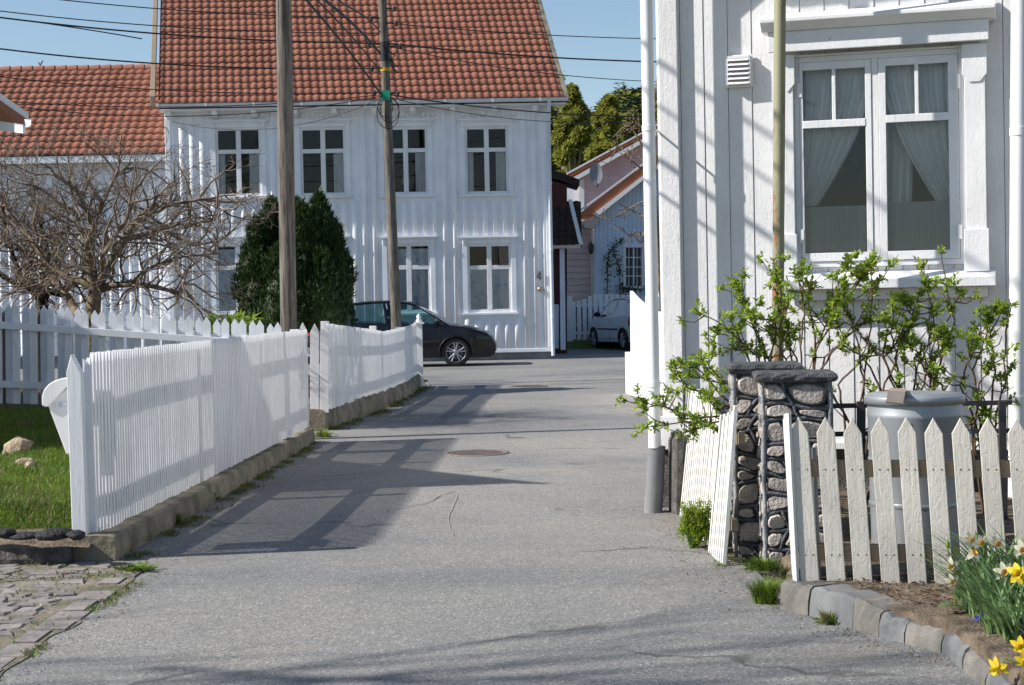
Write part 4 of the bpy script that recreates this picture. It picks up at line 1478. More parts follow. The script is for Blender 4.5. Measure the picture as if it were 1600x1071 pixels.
# satellite dish
dsh = thing('satellite_dish', 'grey oval satellite dish on the pink house wall', 'dish', P(931, 272, 60.4))
mb = MB()
rows = []
for i in range(7):
    r_ = i / 6
    rows.append([V((.235 * r_ * math.cos(a), -.03 + .05 * (r_ * r_) * -1, .40 * r_ * math.sin(a))) for a in [2 * math.pi * k / 28 for k in range(28)]])
mb.grid(rows, closed=True)
mb.grid([[p + V((0, .02, 0)) for p in r_] for r_ in rows], closed=True)
mb.build('reflector', M['dish'], dsh)
mb = MB(); mb.tube([V((0, 0, -.1)), V((.12, .9, -.35)), V((.12, 1.55, -.35))], .03, 7); mb.tube([V((0, -.06, -.36)), V((.02, -.35, -.15))], .012, 5); mb.build('bracket', M['dark_iron'], dsh)
# ================================================================ fences, walls, pillars, bin, mailbox, poles, wires
def rough_beam(mb, pts, wd, h, seed=0, z0=-.1, amp=.018, step=.12, side=1, m=0, hfun=None):
    """a rough low wall along a line; wd goes to the left of the walking direction"""
    P2 = [V((p[0], p[1], 0)) for p in pts]
    fine = []
    for a, b in zip(P2, P2[1:]):
        n = max(2, int((b - a).length / step))
        for i in range(n): fine.append(a + (b - a) * i / n)
    fine.append(P2[-1])
    rows = []
    from mathutils import noise
    for i, p in enumerate(fine):
        t = (fine[min(i + 1, len(fine) - 1)] - fine[max(i - 1, 0)]).normalized()
        s = V((-t.y, t.x, 0)) * side
        hh = h if hfun is None else hfun(p)
        row = []
        for (o, z) in ((0, z0), (-.01, hh * .35), (.0, hh * .7), (.008, hh * .93), (.03, hh), (wd * .5, hh * 1.02), (wd - .03, hh), (wd, hh * .9), (wd, z0)):
            q = p + s * o + V((0, 0, z))
            d = noise.noise(q * 5 + V((seed, 0, 0))) * amp + noise.noise(q * 17 + V((seed, 0, 0))) * amp * .5
            row.append(q - s * d * .8 + V((0, 0, d * .7 if z > .02 else 0)))
        rows.append(row)
    mb.grid(rows, m, False)
    mb.add(rows[0], [tuple(range(len(rows[0])))], m); mb.add(rows[-1], [tuple(range(len(rows[-1]) - 1, -1, -1))], m)


# ---- left: long close-picket fence on a low concrete wall
tagw = tag
mb = MB()
rough_beam(mb, [(-2.235, 9.22), (-2.05, 17.1)], .23, .14, 1)
o = mb.build('concrete_wall', M['concrete'], base=True)
tag(o, 'low mossy concrete wall under the long near stretch of white fence', 'wall')


def picket_run(name, label, pts, zb, zt, spacing, wd, thick, rails, mat, tip=.05, posts=(), seed=0, side=1):
    """pts: line of the road face; pickets stand on it, rails run behind them (to the left)"""
    r = random.Random(seed)
    P2 = [V((p[0], p[1], 0)) for p in pts]
    t = thing(name, label, 'fence', P2[0])
    seg = [(a, b, (b - a).length) for a, b in zip(P2, P2[1:])]
    tot = sum(s[2] for s in seg)
    def at(d):
        for a, b, l in seg:
            if d <= l or (a, b, l) == seg[-1]:
                u = (b - a).normalized(); return a + u * d, u
            d -= l
    mb = MB()
    n = int(tot / spacing)
    for i in range(n + 1):
        p, u = at(min(i * spacing, tot - .001))
        s = V((-u.y, u.x, 0)) * side
        f = i / n
        z0 = zb(f) + r.uniform(-.006, .006); z1 = zt(f) + r.uniform(-.004, .004)
        sh = r.gauss(0, .0012); of = s * r.uniform(-.001, .001)
        w2 = wd / 2
        base = p - P2[0] + of
        def c(a, b, z): return base + u * (a + sh * (z - z0)) + s * b + V((0, 0, z))
        pr = [(-w2, z0), (w2, z0), (w2, z1 - tip), (w2 * .25, z1), (-w2 * .25, z1), (-w2, z1 - tip)]
        vs = [c(a, 0, z) for a, z in pr] + [c(a, thick, z) for a, z in pr]
        mb.add(vs, [tuple(range(6)), tuple(range(11, 5, -1))] + [(k, k + 6, (k + 1) % 6 + 6, (k + 1) % 6) for k in range(6)])
    mb.build('picket_panel', mat, t, fix=True)
    for zr, hr in rails:
        g = MB()
        k = max(2, int(tot / 1.0))
        pp = [at(tot * i / k - (.001 if i == k else 0)) for i in range(k + 1)]
        rows = []
        for i, (p, u) in enumerate(pp):
            s = V((-u.y, u.x, 0)) * side
            q = p - P2[0]; f = i / k
            zz = zb(f) + (zt(f) - zb(f)) * zr
            rows.append([q + s * (thick + .004) + V((0, 0, zz)), q + s * (thick + .042) + V((0, 0, zz)), q + s * (thick + .042) + V((0, 0, zz + hr)), q + s * (thick + .004) + V((0, 0, zz + hr))])
        g.grid(rows, closed=True, smooth=False)
        g.add(rows[0], [(0, 1, 2, 3)]); g.add(rows[-1], [(3, 2, 1, 0)])
        g.build('rail', mat, t)
    for d, hp in posts:
        p, u = at(d * tot)
        s = V((-u.y, u.x, 0)) * side
        q = p - P2[0] + s * (thick + .09)
        g = MB(); g.box((q.x - .045, q.y - .045, zb(d) - .1), (q.x + .045, q.y + .045, zb(d) + hp)); g.build('post', mat, t, bevel=.005)
    return t


F1 = [(-2.372, 9.36), (-2.335, 9.75), (-2.09, 17.02)]
f1 = picket_run('picket_fence', 'long white fence of close set pickets on the near low wall, mailbox at its end', F1, lambda f: .135 + .03 * f, lambda f: 1.16 - (.03 if f < .006 else 0), .056, .037, .022, [(.13, .10), (.66, .105)], M['white_fence'], .055, [(.34, 1.0), (.66, 1.0), (.985, 1.0)], 2)
# its broad end post with a pointed top, and a thin board beside it
mb = MB()
pa = P(115, 840, 9.3); pb = P(138, 840, 9.3); hx = P(126, 555, 9.3)
zt_ = P(126, 553, 9.3).z
q0 = V(f1.location)
lean = (P(117, 553, 9.3).x - P(127, 840, 9.3).x)
w_ = pb.x - pa.x
xc = (pa.x + pb.x) / 2 - q0.x
pr = [(xc - w_ / 2, .12), (xc + w_ / 2, .12), (xc + w_ / 2 + lean * .9, zt_ - .11), (xc + lean - .012, zt_), (xc - w_ / 2 + lean * .9, zt_ - .10)]
mb.prism(pr, 9.27 - q0.y, 9.335 - q0.y)
mb.build('end_post', M['white_fence'], f1, bevel=.004)
mb = MB()
pr = [(xc + w_ / 2 - .01, .10), (xc + w_ / 2 + .035, .10), (xc + w_ / 2 + .035 + lean * .9, 1.09), (xc + w_ / 2 - .01 + lean * .9, 1.13)]
mb.prism(pr, 9.345 - q0.y, 9.372 - q0.y)
mb.build('end_board', M['white_fence'], f1, bevel=.003)

# second stretch beyond the opening
W2 = [(-2.13, 18.62), (-2.12, 18.8), (-1.74, 21.9), (-1.72, 22.3)]
W3 = [(-1.73, 22.6), (-1.53, 25.4), (-1.57, 28.1)]
mb = MB(); rough_beam(mb, W2, .30, .235, 4, amp=.035)
tag(mb.build('concrete_wall', M['concrete'], base=True), 'broken lichen covered concrete wall just past the fence opening', 'wall')
mb = MB(); rough_beam(mb, W3, .30, .225, 7, amp=.035)
tag(mb.build('concrete_wall', M['concrete'], base=True), 'farther low wall leading to the black car end of the fence', 'wall')
F2 = [(-2.10, 18.85), (-1.80, 21.9), (-1.60, 25.4), (-1.60, 28.0)]
f2 = picket_run('picket_fence', 'farther white close picket fence with sagging top, ending beside the black car', F2, lambda f: .22 - .02 * f, lambda f: 1.20 - .17 * min(1, f * 2.3) + .09 * max(0, f - .45), .056, .037, .022, [(.13, .10), (.66, .10)], M['white_fence'], .05, [(.05, 1.0), (.4, .9), (.7, .85)], 5)
q0 = V(f2.location)
mb = MB(); e = V((-1.56, 28.05, 0)) - q0; mb.box((e.x - .05, e.y - .05, .0), (e.x + .05, e.y + .05, 1.06)); mb.box((e.x - .085, e.y - .085, 1.061), (e.x + .085, e.y + .085, 1.09)); mb.lathe([(.05, 1.091), (.055, 1.12), (.03, 1.15), (.045, 1.19), (.0, 1.24)], 12, (e.x, e.y, 0)); mb.build('end_post', M['white_fence'], f2)
# short return of wider pickets at the opening
rt = thing('picket_fence', 'short return of broad pickets closing the gap beside the opening', 'fence', P(498, 645, 18.7))
q0 = V(rt.location)
for px, yt in ((445, 508), (459.5, 509), (473, 504), (491.5, 505.5), (506.8, 503.5)):
    a = P(px - 6.8, 645, 18.7) - q0; b = P(px + 6.8, 645, 18.7) - q0; t_ = P(px, yt, 18.7) - q0; sh = P(px, yt + 14, 18.7) - q0
    wd = b.x - a.x
    xm = (a.x + b.x) / 2
    g = MB(); g.prism([(a.x, a.z), (b.x, b.z), (t_.x + wd / 2, sh.z), (t_.x, t_.z), (t_.x - wd / 2, sh.z)], -.012, .012)
    g.build('picket', M['white_fence'], rt, bevel=.003)
for y in (548, 628):
    g = MB(); a = P(438, y + 5, 18.7) - q0; b = P(515, y - 5, 18.7) - q0; g.box((a.x, .016, a.z), (b.x, .055, b.z)); g.build('rail', M['white_fence'], rt)

# garden fence at the back of the lawn, sloping with the ground
bf = thing('picket_fence', 'pointed white garden fence across the back of the shaded lawn', 'fence', V((-3.3, 15.6, .4)))
q0 = V(bf.location)
rr = random.Random(12)
yb = 15.55
def bft(px): return 473.5 + (px - 0) * .071
px = -32; i = 0
mb = MB()
while px < 440:
    g = MB()
    wdp = 11.4
    yt = bft(px) + rr.uniform(-2, 2)
    ybm = 632 + (px - 30) * .02
    a = P(px - wdp / 2, ybm, yb) - q0; b = P(px + wdp / 2, ybm, yb) - q0
    t_ = P(px - 2 + rr.uniform(-.6, .6), yt, yb) - q0; sh = P(px, yt + 9, yb) - q0
    wd = b.x - a.x
    vs = [(a.x, a.z), (b.x, b.z), (t_.x + wd / 2, sh.z), (t_.x, t_.z), (t_.x - wd / 2, sh.z)]
    dy = 0 if i % 2 == 0 else .05       # pickets on both sides of the rail
    g.prism(vs, dy - .010, dy + .010); g.build('picket', M['back_fence'], bf, bevel=.002)
    px += (14.6 if i % 2 == 0 else 13.2) * rr.uniform(.93, 1.05); i += 1
for (ya, yb_, h) in ((503, 535, 11), (597, 612, 11)):
    g = MB()
    a = P(-40, ya - 3, yb - .04) - q0; b = P(440, yb_, yb - .04) - q0
    hz_ = h / 2600 * yb
    vs = [V((a.x, -.05, a.z)), V((b.x, -.05, b.z)), V((b.x, -.05, b.z - hz_)), V((a.x, -.05, a.z - hz_))]
    vs += [v_ + V((0, .035, 0)) for v_ in vs]
    g.add(vs, [(0, 1, 2, 3), (7, 6, 5, 4), (0, 4, 5, 1), (1, 5, 6, 2), (2, 6, 7, 3), (3, 7, 4, 0)])
    g.build('rail', M['back_fence'], bf, fix=True, bevel=.003)
for px in (7, 110, 235, 350):
    g = MB(); a = P(px, 640, yb + .1) - q0; t_ = P(px, bft(px) + 14, yb + .1) - q0
    g.box((a.x - .04, .065, a.z - .1), (a.x + .04, .14, t_.z)); g.build('post', M['old_wood'] if px == 7 else M['back_fence'], bf)

# ---- mailbox on the end post
mx = thing('mailbox', 'white domed metal mailbox hung behind the near end post of the fence', 'mailbox', P(97, 711, 9.5))
q0 = V(mx.location)
def mz(zx, zy, Y=9.42): return P(zx / 3.57, 550 + zy / 3.57, Y) - q0
body = [(255, 305), (362, 575), (445, 570), (450, 200), (395, 172), (372, 178)]
dome = [(232, 300), (231, 250), (243, 212), (268, 182), (300, 162), (345, 147), (400, 143), (446, 152), (446, 186), (390, 176), (268, 306), (250, 309)]
mb = MB()
pb_ = [(mz(*p).x, mz(*p).z) for p in [(262, 303), (364, 574), (447, 570), (447, 190), (388, 185)]]
mb.prism(pb_, -.06, .19); mb.build('body', M['mail'], mx, bevel=.006)
mb = MB()
pd_ = [(mz(*p).x, mz(*p).z) for p in dome]
mb.prism(pd_, -.075, .205); mb.build('lid', M['mail'], mx, bevel=.006)
mb = MB()
a = mz(305, 312); b = mz(388, 276)
frame_boxes(mb, a.x, b.x, a.z, b.z, .004, -.064, -.0605); mb.build('badge', M['mail'], mx)
mb = MB(); c = mz(346, 293); mb.lathe([(0, -.002), (.018, -.001), (.02, .002)], 14, (c.x, -.0625, c.z), axis='y'); mb.build('emblem', M['gutter'], mx)

# ---- edging rocks, granite kerbstone, pale rocks on the lawn
for i, px in enumerate((-12, 12, 38, 62, 92, 116)):
    c = G(px, 836 + (i % 3), .17); mb = MB(); blob(mb, c, ((.075, .05, .10, .06, .085, .055)[i], .045, .024), 30 + i, 2, .75)
    o = mb.build('edging_rock', M['black_rock'], base=True)
    tag(o, ['dark rock in the lawn edging, cut by the left picture edge', 'black rock in the row edging the lawn, second from the left edge', 'flat black rock mid way along the lawn edging', 'dark rock above the middle of the granite kerbstone', 'bulky black rock in the lawn edging near the fence post', 'black rock touching the foot of the fence end post'][i], 'rock', 'dark rocks edging the lawn')
mb = MB()
rough_beam(mb, [(G(-60, 886).x, 9.14), (G(104, 886).x, 9.16)], .14, .095, 3, amp=.012, step=.05)
tag(mb.build('kerbstone', M['granite'], base=True), 'dark granite kerbstone below the lawn at the lower left', 'kerbstone')
for i, (px, py, r_) in enumerate(((16, 712, (.10, .07, .075)), (34, 724, (.05, .04, .035)), (46, 727, (.042, .04, .035)))):
    c = G(px, py, .35); mb = MB(); blob(mb, (c.x, c.y, c.z), r_, 50 + i, 2, .8); mb.sm = [False] * len(mb.sm)
    tag(mb.build('garden_rock', M['rock'], base=True), ['large rough beige rock lying on the lawn at the left edge', 'middle sized beige rock leaning on the large one on the lawn', 'small round pale rock, rightmost on the lawn'][i], 'rock', 'pale rocks on the lawn')

# ---- manhole covers
for (px, py, r_, lb) in ((745, 709, .30, 'rusty round manhole cover in the middle of the road, nearest the camera'), (826, 604.5, .31, 'farther round manhole cover in the road before the black car')):
    c = G(px, py)
    mh = thing('manhole_cover', lb, 'manhole cover', (c.x, c.y, .0))
    mb = MB(); mb.lathe([(0, .008), (r_ * .8, .008), (r_ * .82, .006), (r_ * .86, .006)], 36)
    for k in range(-5, 6):
        w = math.sqrt(max(0, (.78 * r_) ** 2 - (k * r_ / 7) ** 2)); mb.box((-w, k * r_ / 7 - .008, .0085), (w, k * r_ / 7 + .008, .013))
    mb.build('lid', M['manhole'], mh)
    mb = MB(); mb.lathe([(r_ * .87, .003), (r_ * .87, .012), (r_, .012), (r_ * 1.03, .001)], 36); mb.build('rim', M['manhole'], mh)

# ---- right: weathered picket fence
FF = Frame(G(1245, 915, .10).x, G(1245, 915, .10).y, -13)
rf = thing('picket_fence', 'weathered cream picket fence leaning left in front of the dustbin', 'fence', FF.o, FF.rz)
rr = random.Random(4)
tops = [1247.6, 1289.2, 1331.1, 1373.7, 1415.7, 1457.7, 1500.2, 1543.0, 1588, 1631]
for i, pt in enumerate(tops):
    xt = pt; xb = pt + 18.7 - (i % 3) * .4
    yt = 652 + rr.uniform(-1.2, 1.2); ybm = 914.5 + rr.uniform(-1, 1)
    sb0, zb0 = FF.at(xb - 14.7, ybm); sb1, _ = FF.at(xb + 14.7, ybm)
    st0, zs = FF.at(xt - 13.2, yt + 25); st1, _ = FF.at(xt + 15.2, yt + 25); sa, za_ = FF.at(xt + .2, yt)
    g = MB(); d = rr.uniform(-.003, .003)
    g.prism([(sb0, zb0), (sb1, zb0), (st1, zs), (sa, za_), (st0, zs)], -.011 + d, .011 + d)
    # nail heads
    pk_ = g.build('picket', M['cream'], rf, bevel=.0025)
    h = MB()
    for yy in (733, 866):
        for dx in (-6, 7):
            f = (yy - yt) / (ybm - yt); c = FF.at(xt + (xb - xt) * f + dx, yy)
            h.lathe([(0, -.0015), (.0035, -.001), (.004, .0015)], 8, (c[0], -.0125 + d, c[1]), axis='y')
    h.build('nails', M['rust'], pk_)
for ya, yb2 in ((720.5, 747), (853, 879)):
    z0 = FF.at(1400, yb2)[1]; z1 = FF.at(1400, ya)[1]
    g = MB(); g.box((FF.at(1262, 740)[0], .016, z0), (2.2, .062, z1)); g.build('rail', M['old_wood'], rf, bevel=.004)
s0 = FF.at(1276, 800, .12)
g = MB(); g.tube([(s0[0], .10, -.1), (s0[0] - .015, .10, FF.at(1277, 700, .1)[1])], .02, 12); g.build('post', M['zinc'], rf)
# the edge-on board that closes its left end
g = MB()
a0 = FF.at(1239, 912); a1 = FF.at(1246, 918); t0 = FF.at(1223.5, 648); t1 = FF.at(1231, 645)
vs = [V((a0[0], .02, a0[1])), V((a1[0], -.03, a1[1])), V((t1[0] + .004, -.03, t1[1])), V((t0[0], .02, t0[1]))]
g.add(vs + [v_ + V((.012, .012, 0)) for v_ in vs], [(0, 1, 2, 3), (7, 6, 5, 4), (0, 4, 5, 1), (1, 5, 6, 2), (2, 6, 7, 3), (3, 7, 4, 0)])
b0 = FF.at(1233, 906, .25); 
vs = [V((a0[0] - .022, .28, a0[1])), V((a0[0] - .002, .035, a0[1])), V((t0[0] + .003, .035, t0[1] - .02)), V((t0[0] - .02, .28, t0[1] - .04))]
g.add(vs + [v_ + V((.012, .005, 0)) for v_ in vs], [(0, 1, 2, 3), (7, 6, 5, 4), (0, 4, 5, 1), (1, 5, 6, 2), (2, 6, 7, 3), (3, 7, 4, 0)])
g.build('end_board', M['slat'], rf, fix=True, bevel=.002)

# ---- dustbin
bc = P(1428.5, 616, 8.28)
bn = thing('dustbin', 'grey galvanised steel dustbin with rust spotted lid behind the cream pickets', 'dustbin', (bc.x, bc.y, .06))
zl = bc.z - .06
rb = .235
mb = MB(); mb.lathe([(0, .02), (rb * .90, .02), (rb * .92, .0), (rb * .93, .03), (rb * .95, zl * .35), (rb * .955, zl * .36), (rb * .955, zl * .38), (rb * .955, zl * .4), (rb * .975, zl * .86), (rb * .995, zl * .87), (rb * .995, zl * .89), (rb * .98, zl * .90), (rb * .98, zl - .03)], 48); mb.build('body', M['zinc'], bn)
mb = MB(); mb.lathe([(rb * 1.005, zl - .045), (rb * 1.045, zl - .045), (rb * 1.05, zl - .01), (rb * 1.035, zl - .004), (rb * .97, zl - .002), (rb * .95, zl + .006), (rb * .5, zl + .012), (0, zl + .014)], 48); lid = mb.build('lid', M['zinc'], bn)
mb = MB()
k = lambda px, py, y: (P(px, py, bc.y + y) - V(bn.location))
pr = [(1391, 606.5, .06), (1417, 607.5, .06), (1415, 612, -rb - .045), (1411, 631, -rb - .06), (1384, 628, -rb - .055), (1388, 611, -rb - .04)]
f = [k(*p) for p in pr]
lo = [p - V((0, -.006, .005)) for p in f]
mb.add(f + lo, [(0, 5, 2, 1), (5, 4, 3, 2), (6, 7, 8, 11), (11, 8, 9, 10), (0, 1, 7, 6), (1, 2, 8, 7), (2, 3, 9, 8), (3, 4, 10, 9), (4, 5, 11, 10), (5, 0, 6, 11)])
mb.build('lid_tab', M['rust'], lid, fix=True)
mb = MB()
mb.tube([V((rb * .97, -.06, zl * .78)), V((rb * 1.12, -.06, zl * .77)), V((rb * 1.14, 0, zl * .77)), V((rb * 1.12, .06, zl * .77)), V((rb * .97, .06, zl * .78))], .008, 6); mb.build('handle', M['zinc'], bn)
for zz in (.36, .62):
    g = MB(); g.lathe([(rb * .962, zl * zz - .012), (rb * .985, zl * zz), (rb * .962, zl * zz + .012)], 48); g.build('hoop', M['zinc'], bn)
g = MB(); g.tube([V((-rb * .30, -rb * .915, .03)), V((-rb * .31, -rb * .93, zl * .85))], .004, 5); g.build('seam', M['zinc'], bn)
g = MB(); g.box((rb * .80, -rb * .66, zl * .70), (rb * .90, -rb * .56, zl * .82)); g.build('clip', M['dark_iron'], bn)

# ---- low iron railing behind the bin
ir = thing('iron_railing', 'low dark iron railing between the stone pillar and the right downpipe', 'railing', P(1440, 640, 9.25))
q0 = V(ir.location)
for y in (632, 676):
    a = P(1290, y, 9.3) - q0; b = P(1585, y, 9.2) - q0
    g = MB(); g.box((a.x, -.012, (a.z + b.z) / 2 - .013), (b.x, .012, (a.z + b.z) / 2 + .013)); g.build('rail', M['dark_iron'], ir)
for px in (1346, 1568):
    a = P(px, 628, 9.2) - q0
    g = MB(); g.box((a.x - .02, -.034, -q0.z), (a.x + .02, -.013, a.z)); g.build('post', M['dark_iron'], ir)

# ---- stone gate pillars
def stone_pillar(name, label, cx, cy, wd, h, capw, caph, rz, seed, rows_n=7):
    t = thing(name, label, 'pillar', (cx, cy, 0), rz)
    r = random.Random(seed)
    hw = wd / 2
    mb = MB(); mb.box((-hw + .02, -hw + .02, -.1), (hw - .02, hw - .02, h)); sh = mb.build('shaft', M['mortar'], t)
    stones = MB(); ridg = MB()
    faces = [(V((-hw, -hw, 0)), V((1, 0, 0)), V((0, -1, 0))), (V((-hw, hw, 0)), V((0, -1, 0)), V((-1, 0, 0))), (V((hw, -hw, 0)), V((0, 1, 0)), V((1, 0, 0))), (V((hw, hw, 0)), V((-1, 0, 0)), V((0, 1, 0)))]
    for o_, u, n in faces:
        cs = [0]
        while cs[-1] < h - .08: cs.append(cs[-1] + r.uniform(.072, .125))
        cs[-1] = h
        lines = []
        for z in cs:
            edge_ = z in (0, h)
            lines.append([(0, z + (0 if edge_ else r.uniform(-.02, .02)))] + [(wd * f + r.uniform(-.02, .02), z + (0 if edge_ else r.uniform(-.028, .028))) for f in (.3, .62)] + [(wd, z + (0 if edge_ else r.uniform(-.02, .02)))])
        def lz(line, x):
            for (a, b), (c, d) in zip(line, line[1:]):
                if x <= c + 1e-6: return b + (d - b) * (x - a) / max(1e-6, c - a)
            return line[-1][1]
        def pt(x, z, d): return o_ + u * x + V((0, 0, z)) + n * d
        for l in lines[1:-1]: ridg.tube([pt(x, z, -.002) for x, z in l], [r.uniform(.009, .0125) for _ in l], 6)
        for la, lb_ in zip(lines, lines[1:]):
            divs = [0] + ([wd * r.uniform(.36, .62)] if r.random() < .65 else [wd * r.uniform(.28, .36), wd * r.uniform(.62, .74)]) + [wd]
            sl = [r.uniform(-.03, .03) if 0 < i < len(divs) - 1 else 0 for i in range(len(divs))]
            for i in range(1, len(divs) - 1):
                x = divs[i]; ridg.tube([pt(x - sl[i], lz(la, x), .001), pt(x + r.uniform(-.012, .012), (lz(la, x) + lz(lb_, x)) / 2, .003), pt(x + sl[i], lz(lb_, x), .001)], [.010, .0085, .010], 6)
            for i in range(len(divs) - 1):
                g_ = .009
                xa, xb = divs[i] + g_, divs[i + 1] - g_
                pts = []
                m_ = 12
                for k in range(m_):
                    a = 2 * math.pi * k / m_
                    cxx, sxx = math.cos(a), math.sin(a)
                    e = (abs(cxx) ** 4 + abs(sxx) ** 4) ** (-.25)
                    fx = .5 + .5 * cxx * e * r.uniform(.86, 1); fz = .5 + .5 * sxx * e * r.uniform(.86, 1)
                    x = xa + (xb - xa) * fx + (sl[i] * (1 - fx) + sl[i + 1] * fx) * (2 * fz - 1)
                    z0_ = lz(la, x) + g_; z1_ = lz(lb_, x) - g_
                    pts.append((x, z0_ + (z1_ - z0_) * fz))
                c = (sum(p[0] for p in pts) / m_, sum(p[1] for p in pts) / m_)
                top = r.uniform(.008, .02); skx = r.uniform(-.012, .012); skz = r.uniform(-.012, .012)
                ring = [[pt(p[0], p[1], -.022) for p in pts], [pt(c[0] + (p[0] - c[0]) * .93, c[1] + (p[1] - c[1]) * .93, top * .5) for p in pts], [pt(c[0] + (p[0] - c[0]) * .78, c[1] + (p[1] - c[1]) * .78, top + (p[0] - c[0]) * skx * 12 + (p[1] - c[1]) * skz * 12 + r.uniform(-.003, .003)) for p in pts]]
                b0 = len(stones.v)
                stones.grid(ring, r.choice((0, 0, 1)), True, closed=True)
                stones.add(ring[2] + [pt(c[0], c[1], top * 1.05)], [(k, (k + 1) % m_, m_) for k in range(m_)], stones.m[-1], True)
    for x, y in ((-hw, -hw), (hw, -hw), (-hw, hw), (hw, hw)):
        ridg.tube([V((x + r.uniform(-.004, .004), y, h * k / 9)) for k in range(10)], [r.uniform(.010, .015) for _ in range(10)], 7, m=1)
    stones.build('stones', [M['stone'], M['stone2']], sh, fix=True)
    ridg.build('pointing', [M['mortar'], M['mortar2']], sh)
    mb = MB()
    cw = capw / 2
    nseg = 10
    rows = []
    for z, e in ((h - .003, -.012), (h + .008, .0), (h + caph * .5, .004), (h + caph - .006, -.002), (h + caph, -.02)):
        row = []
        for k in range(4):
            (x0, y0), (x1, y1) = [(-1, -1), (1, -1), (1, 1), (-1, 1)][k], [(-1, -1), (1, -1), (1, 1), (-1, 1)][(k + 1) % 4]
            for q in range(nseg):
                f = q / nseg
                row.append(V(((x0 + (x1 - x0) * f) * (cw + e + r.uniform(-.005, .005)), (y0 + (y1 - y0) * f) * (cw + e + r.uniform(-.005, .005)), z + r.uniform(-.002, .002))))
        rows.append(row)
    mb.grid(rows, 0, False, closed=True)
    mb.add(rows[-1], [tuple(range(len(rows[-1])))]); mb.add(rows[0], [tuple(range(len(rows[0]) - 1, -1, -1))])
    mb.build('cap', M['cap'], t)
    return t


M['stone2'] = simple('brown_field_stone', (.43, .39, .355), (.20, .175, .155), 11, rough=.85, bump=1, bd=.02, detail=8)
M['mortar2'] = simple('worn_corner_mortar', (.33, .335, .345), (.12, .125, .135), 10, rough=.85, bump=1, bd=.01)
fz = P(1250, 584, 8.45).z
stone_pillar('stone_pillar', 'front stone gate pillar with slate cap beside the cream picket fence', 1.475, 8.72, .34, fz - .045, .415, .045, R(-6), 3)
rz_ = P(1200, 569, 8.9).z
stone_pillar('stone_pillar', 'rear stone gate pillar, half hidden behind the front one', 1.375, 9.10, .34, rz_ - .05, .39, .05, R(-6), 8)

# ---- leaning slat fences beside the lane
def slat_panel(label, bf_, bn_, tf, tn, n, wd, seed, th=.011):
    r = random.Random(seed)
    o_ = V(((bf_.x + bn_.x) / 2, (bf_.y + bn_.y) / 2, 0))
    t = thing('slat_fence', label, 'fence', o_, 0, 'slat fences leaning beside the lane')
    for i in range(n):
        f = i / (n - 1)
        b = bf_ + (bn_ - bf_) * f - o_; c = tf + (tn - tf) * f - o_
        c = c + V((0, r.uniform(-.01, .01), r.uniform(-.02, .02)))
        al = (bn_ - bf_).normalized() * wd / 2
        nrm = (c - b).cross(al).normalized() * .011
        vs = [b - al - nrm, b + al - nrm, b + al + nrm, b - al + nrm, c - al - nrm, c + al - nrm, c + al + nrm, c - al + nrm]
        g = MB(); g.add(vs, [(0, 3, 2, 1), (4, 5, 6, 7), (0, 1, 5, 4), (1, 2, 6, 5), (2, 3, 7, 6), (3, 0, 4, 7)])
        g.build('slat', M['slat'], t, fix=True, bevel=.002)
    for k in (.22, .78):
        a = bf_ + (tf - bf_) * k - o_; b = bn_ + (tn - bn_) * k - o_
        g = MB(); off = V((.032, 0, 0)); vs = [a + off, b + off, b + off + V((.03, 0, 0)), a + off + V((.03, 0, 0))]
        g.add(vs + [v_ + V((0, 0, .06)) for v_ in vs], [(0, 3, 2, 1), (4, 5, 6, 7), (0, 1, 5, 4), (1, 2, 6, 5), (2, 3, 7, 6), (3, 0, 4, 7)]); g.build('rail', M['old_wood'], t, fix=True)
    return t


slat_panel('farther leaning panel of close white slats next to the iron pipe foot', G(1053, 793), G(1108, 852), P(1072, 602, 11.1), P(1128, 632, 9.62), 21, .038, 1)
slat_panel('nearer narrow panel of slats leaning against the rear stone pillar', G(1110, 864), G(1131, 884), P(1129, 654, 9.05), P(1150, 640, 8.66), 8, .032, 2)

# dark rubble pier between pipe and slats
mb = MB(); rough_beam(mb, [(1.075, 11.0), (1.085, 10.75)], .05, .52, 9, amp=.05, step=.05, side=-1)
tag(mb.build('stone_pier', M['granite'], base=True), 'narrow dark rubble pier between the iron pipe foot and the slats', 'pier')

# ---- stone kerb of the flower bed
kb = thing('stone_kerb', 'low curving kerb of grey slate slabs around the daffodil bed', 'kerb', G(1400, 1000))
q0 = V(kb.location)
kl = [(G(1216, 952), .135), (G(1262, 963), .15), (G(1330, 985), .15), (G(1372, 996), .13), (G(1412, 1006), .115), (G(1470, 1021), .115), (G(1502, 1046), .11), (G(1536, 1080), .11), (G(1574, 1120), .11), (G(1612, 1170), .11)]
rr = random.Random(2)
for i, ((a, ha), (b, hb)) in enumerate(zip(kl, kl[1:])):
    u = (b - a).normalized(); s = V((-u.y, u.x, 0))
    if s.x < 0: s = -s
    nn = 6
    rows = []
    for k in range(nn + 1):
        f = k / nn
        p = a + (b - a) * f
        if k == 0: p = p + u * .003
        if k == nn: p = p - u * .003
        hh = (ha + (hb - ha) * f) * (.86 if i < 3 else .74) + rr.uniform(-.008, .008)
        j = lambda: rr.uniform(-.004, .004)
        rows.append([p - q0 + V((0, 0, -.05)), p - q0 + s * (.008 + j()) + V((0, 0, hh * .5)), p - q0 + s * (.018 + j()) + V((0, 0, hh - .012)), p - q0 + s * .035 + V((0, 0, hh + j() * .5)), p - q0 + s * .17 + V((0, 0, hh + j())), p - q0 + s * .175 + V((0, 0, -.05))])
    g = MB(); g.grid(rows, 0, False)
    g.add(rows[0], [tuple(range(5, -1, -1))]); g.add(rows[-1], [tuple(range(6))])
    g.build('slab', M['kerb'] if i in (0, 2, 4, 6, 8) else M['slate'], kb)

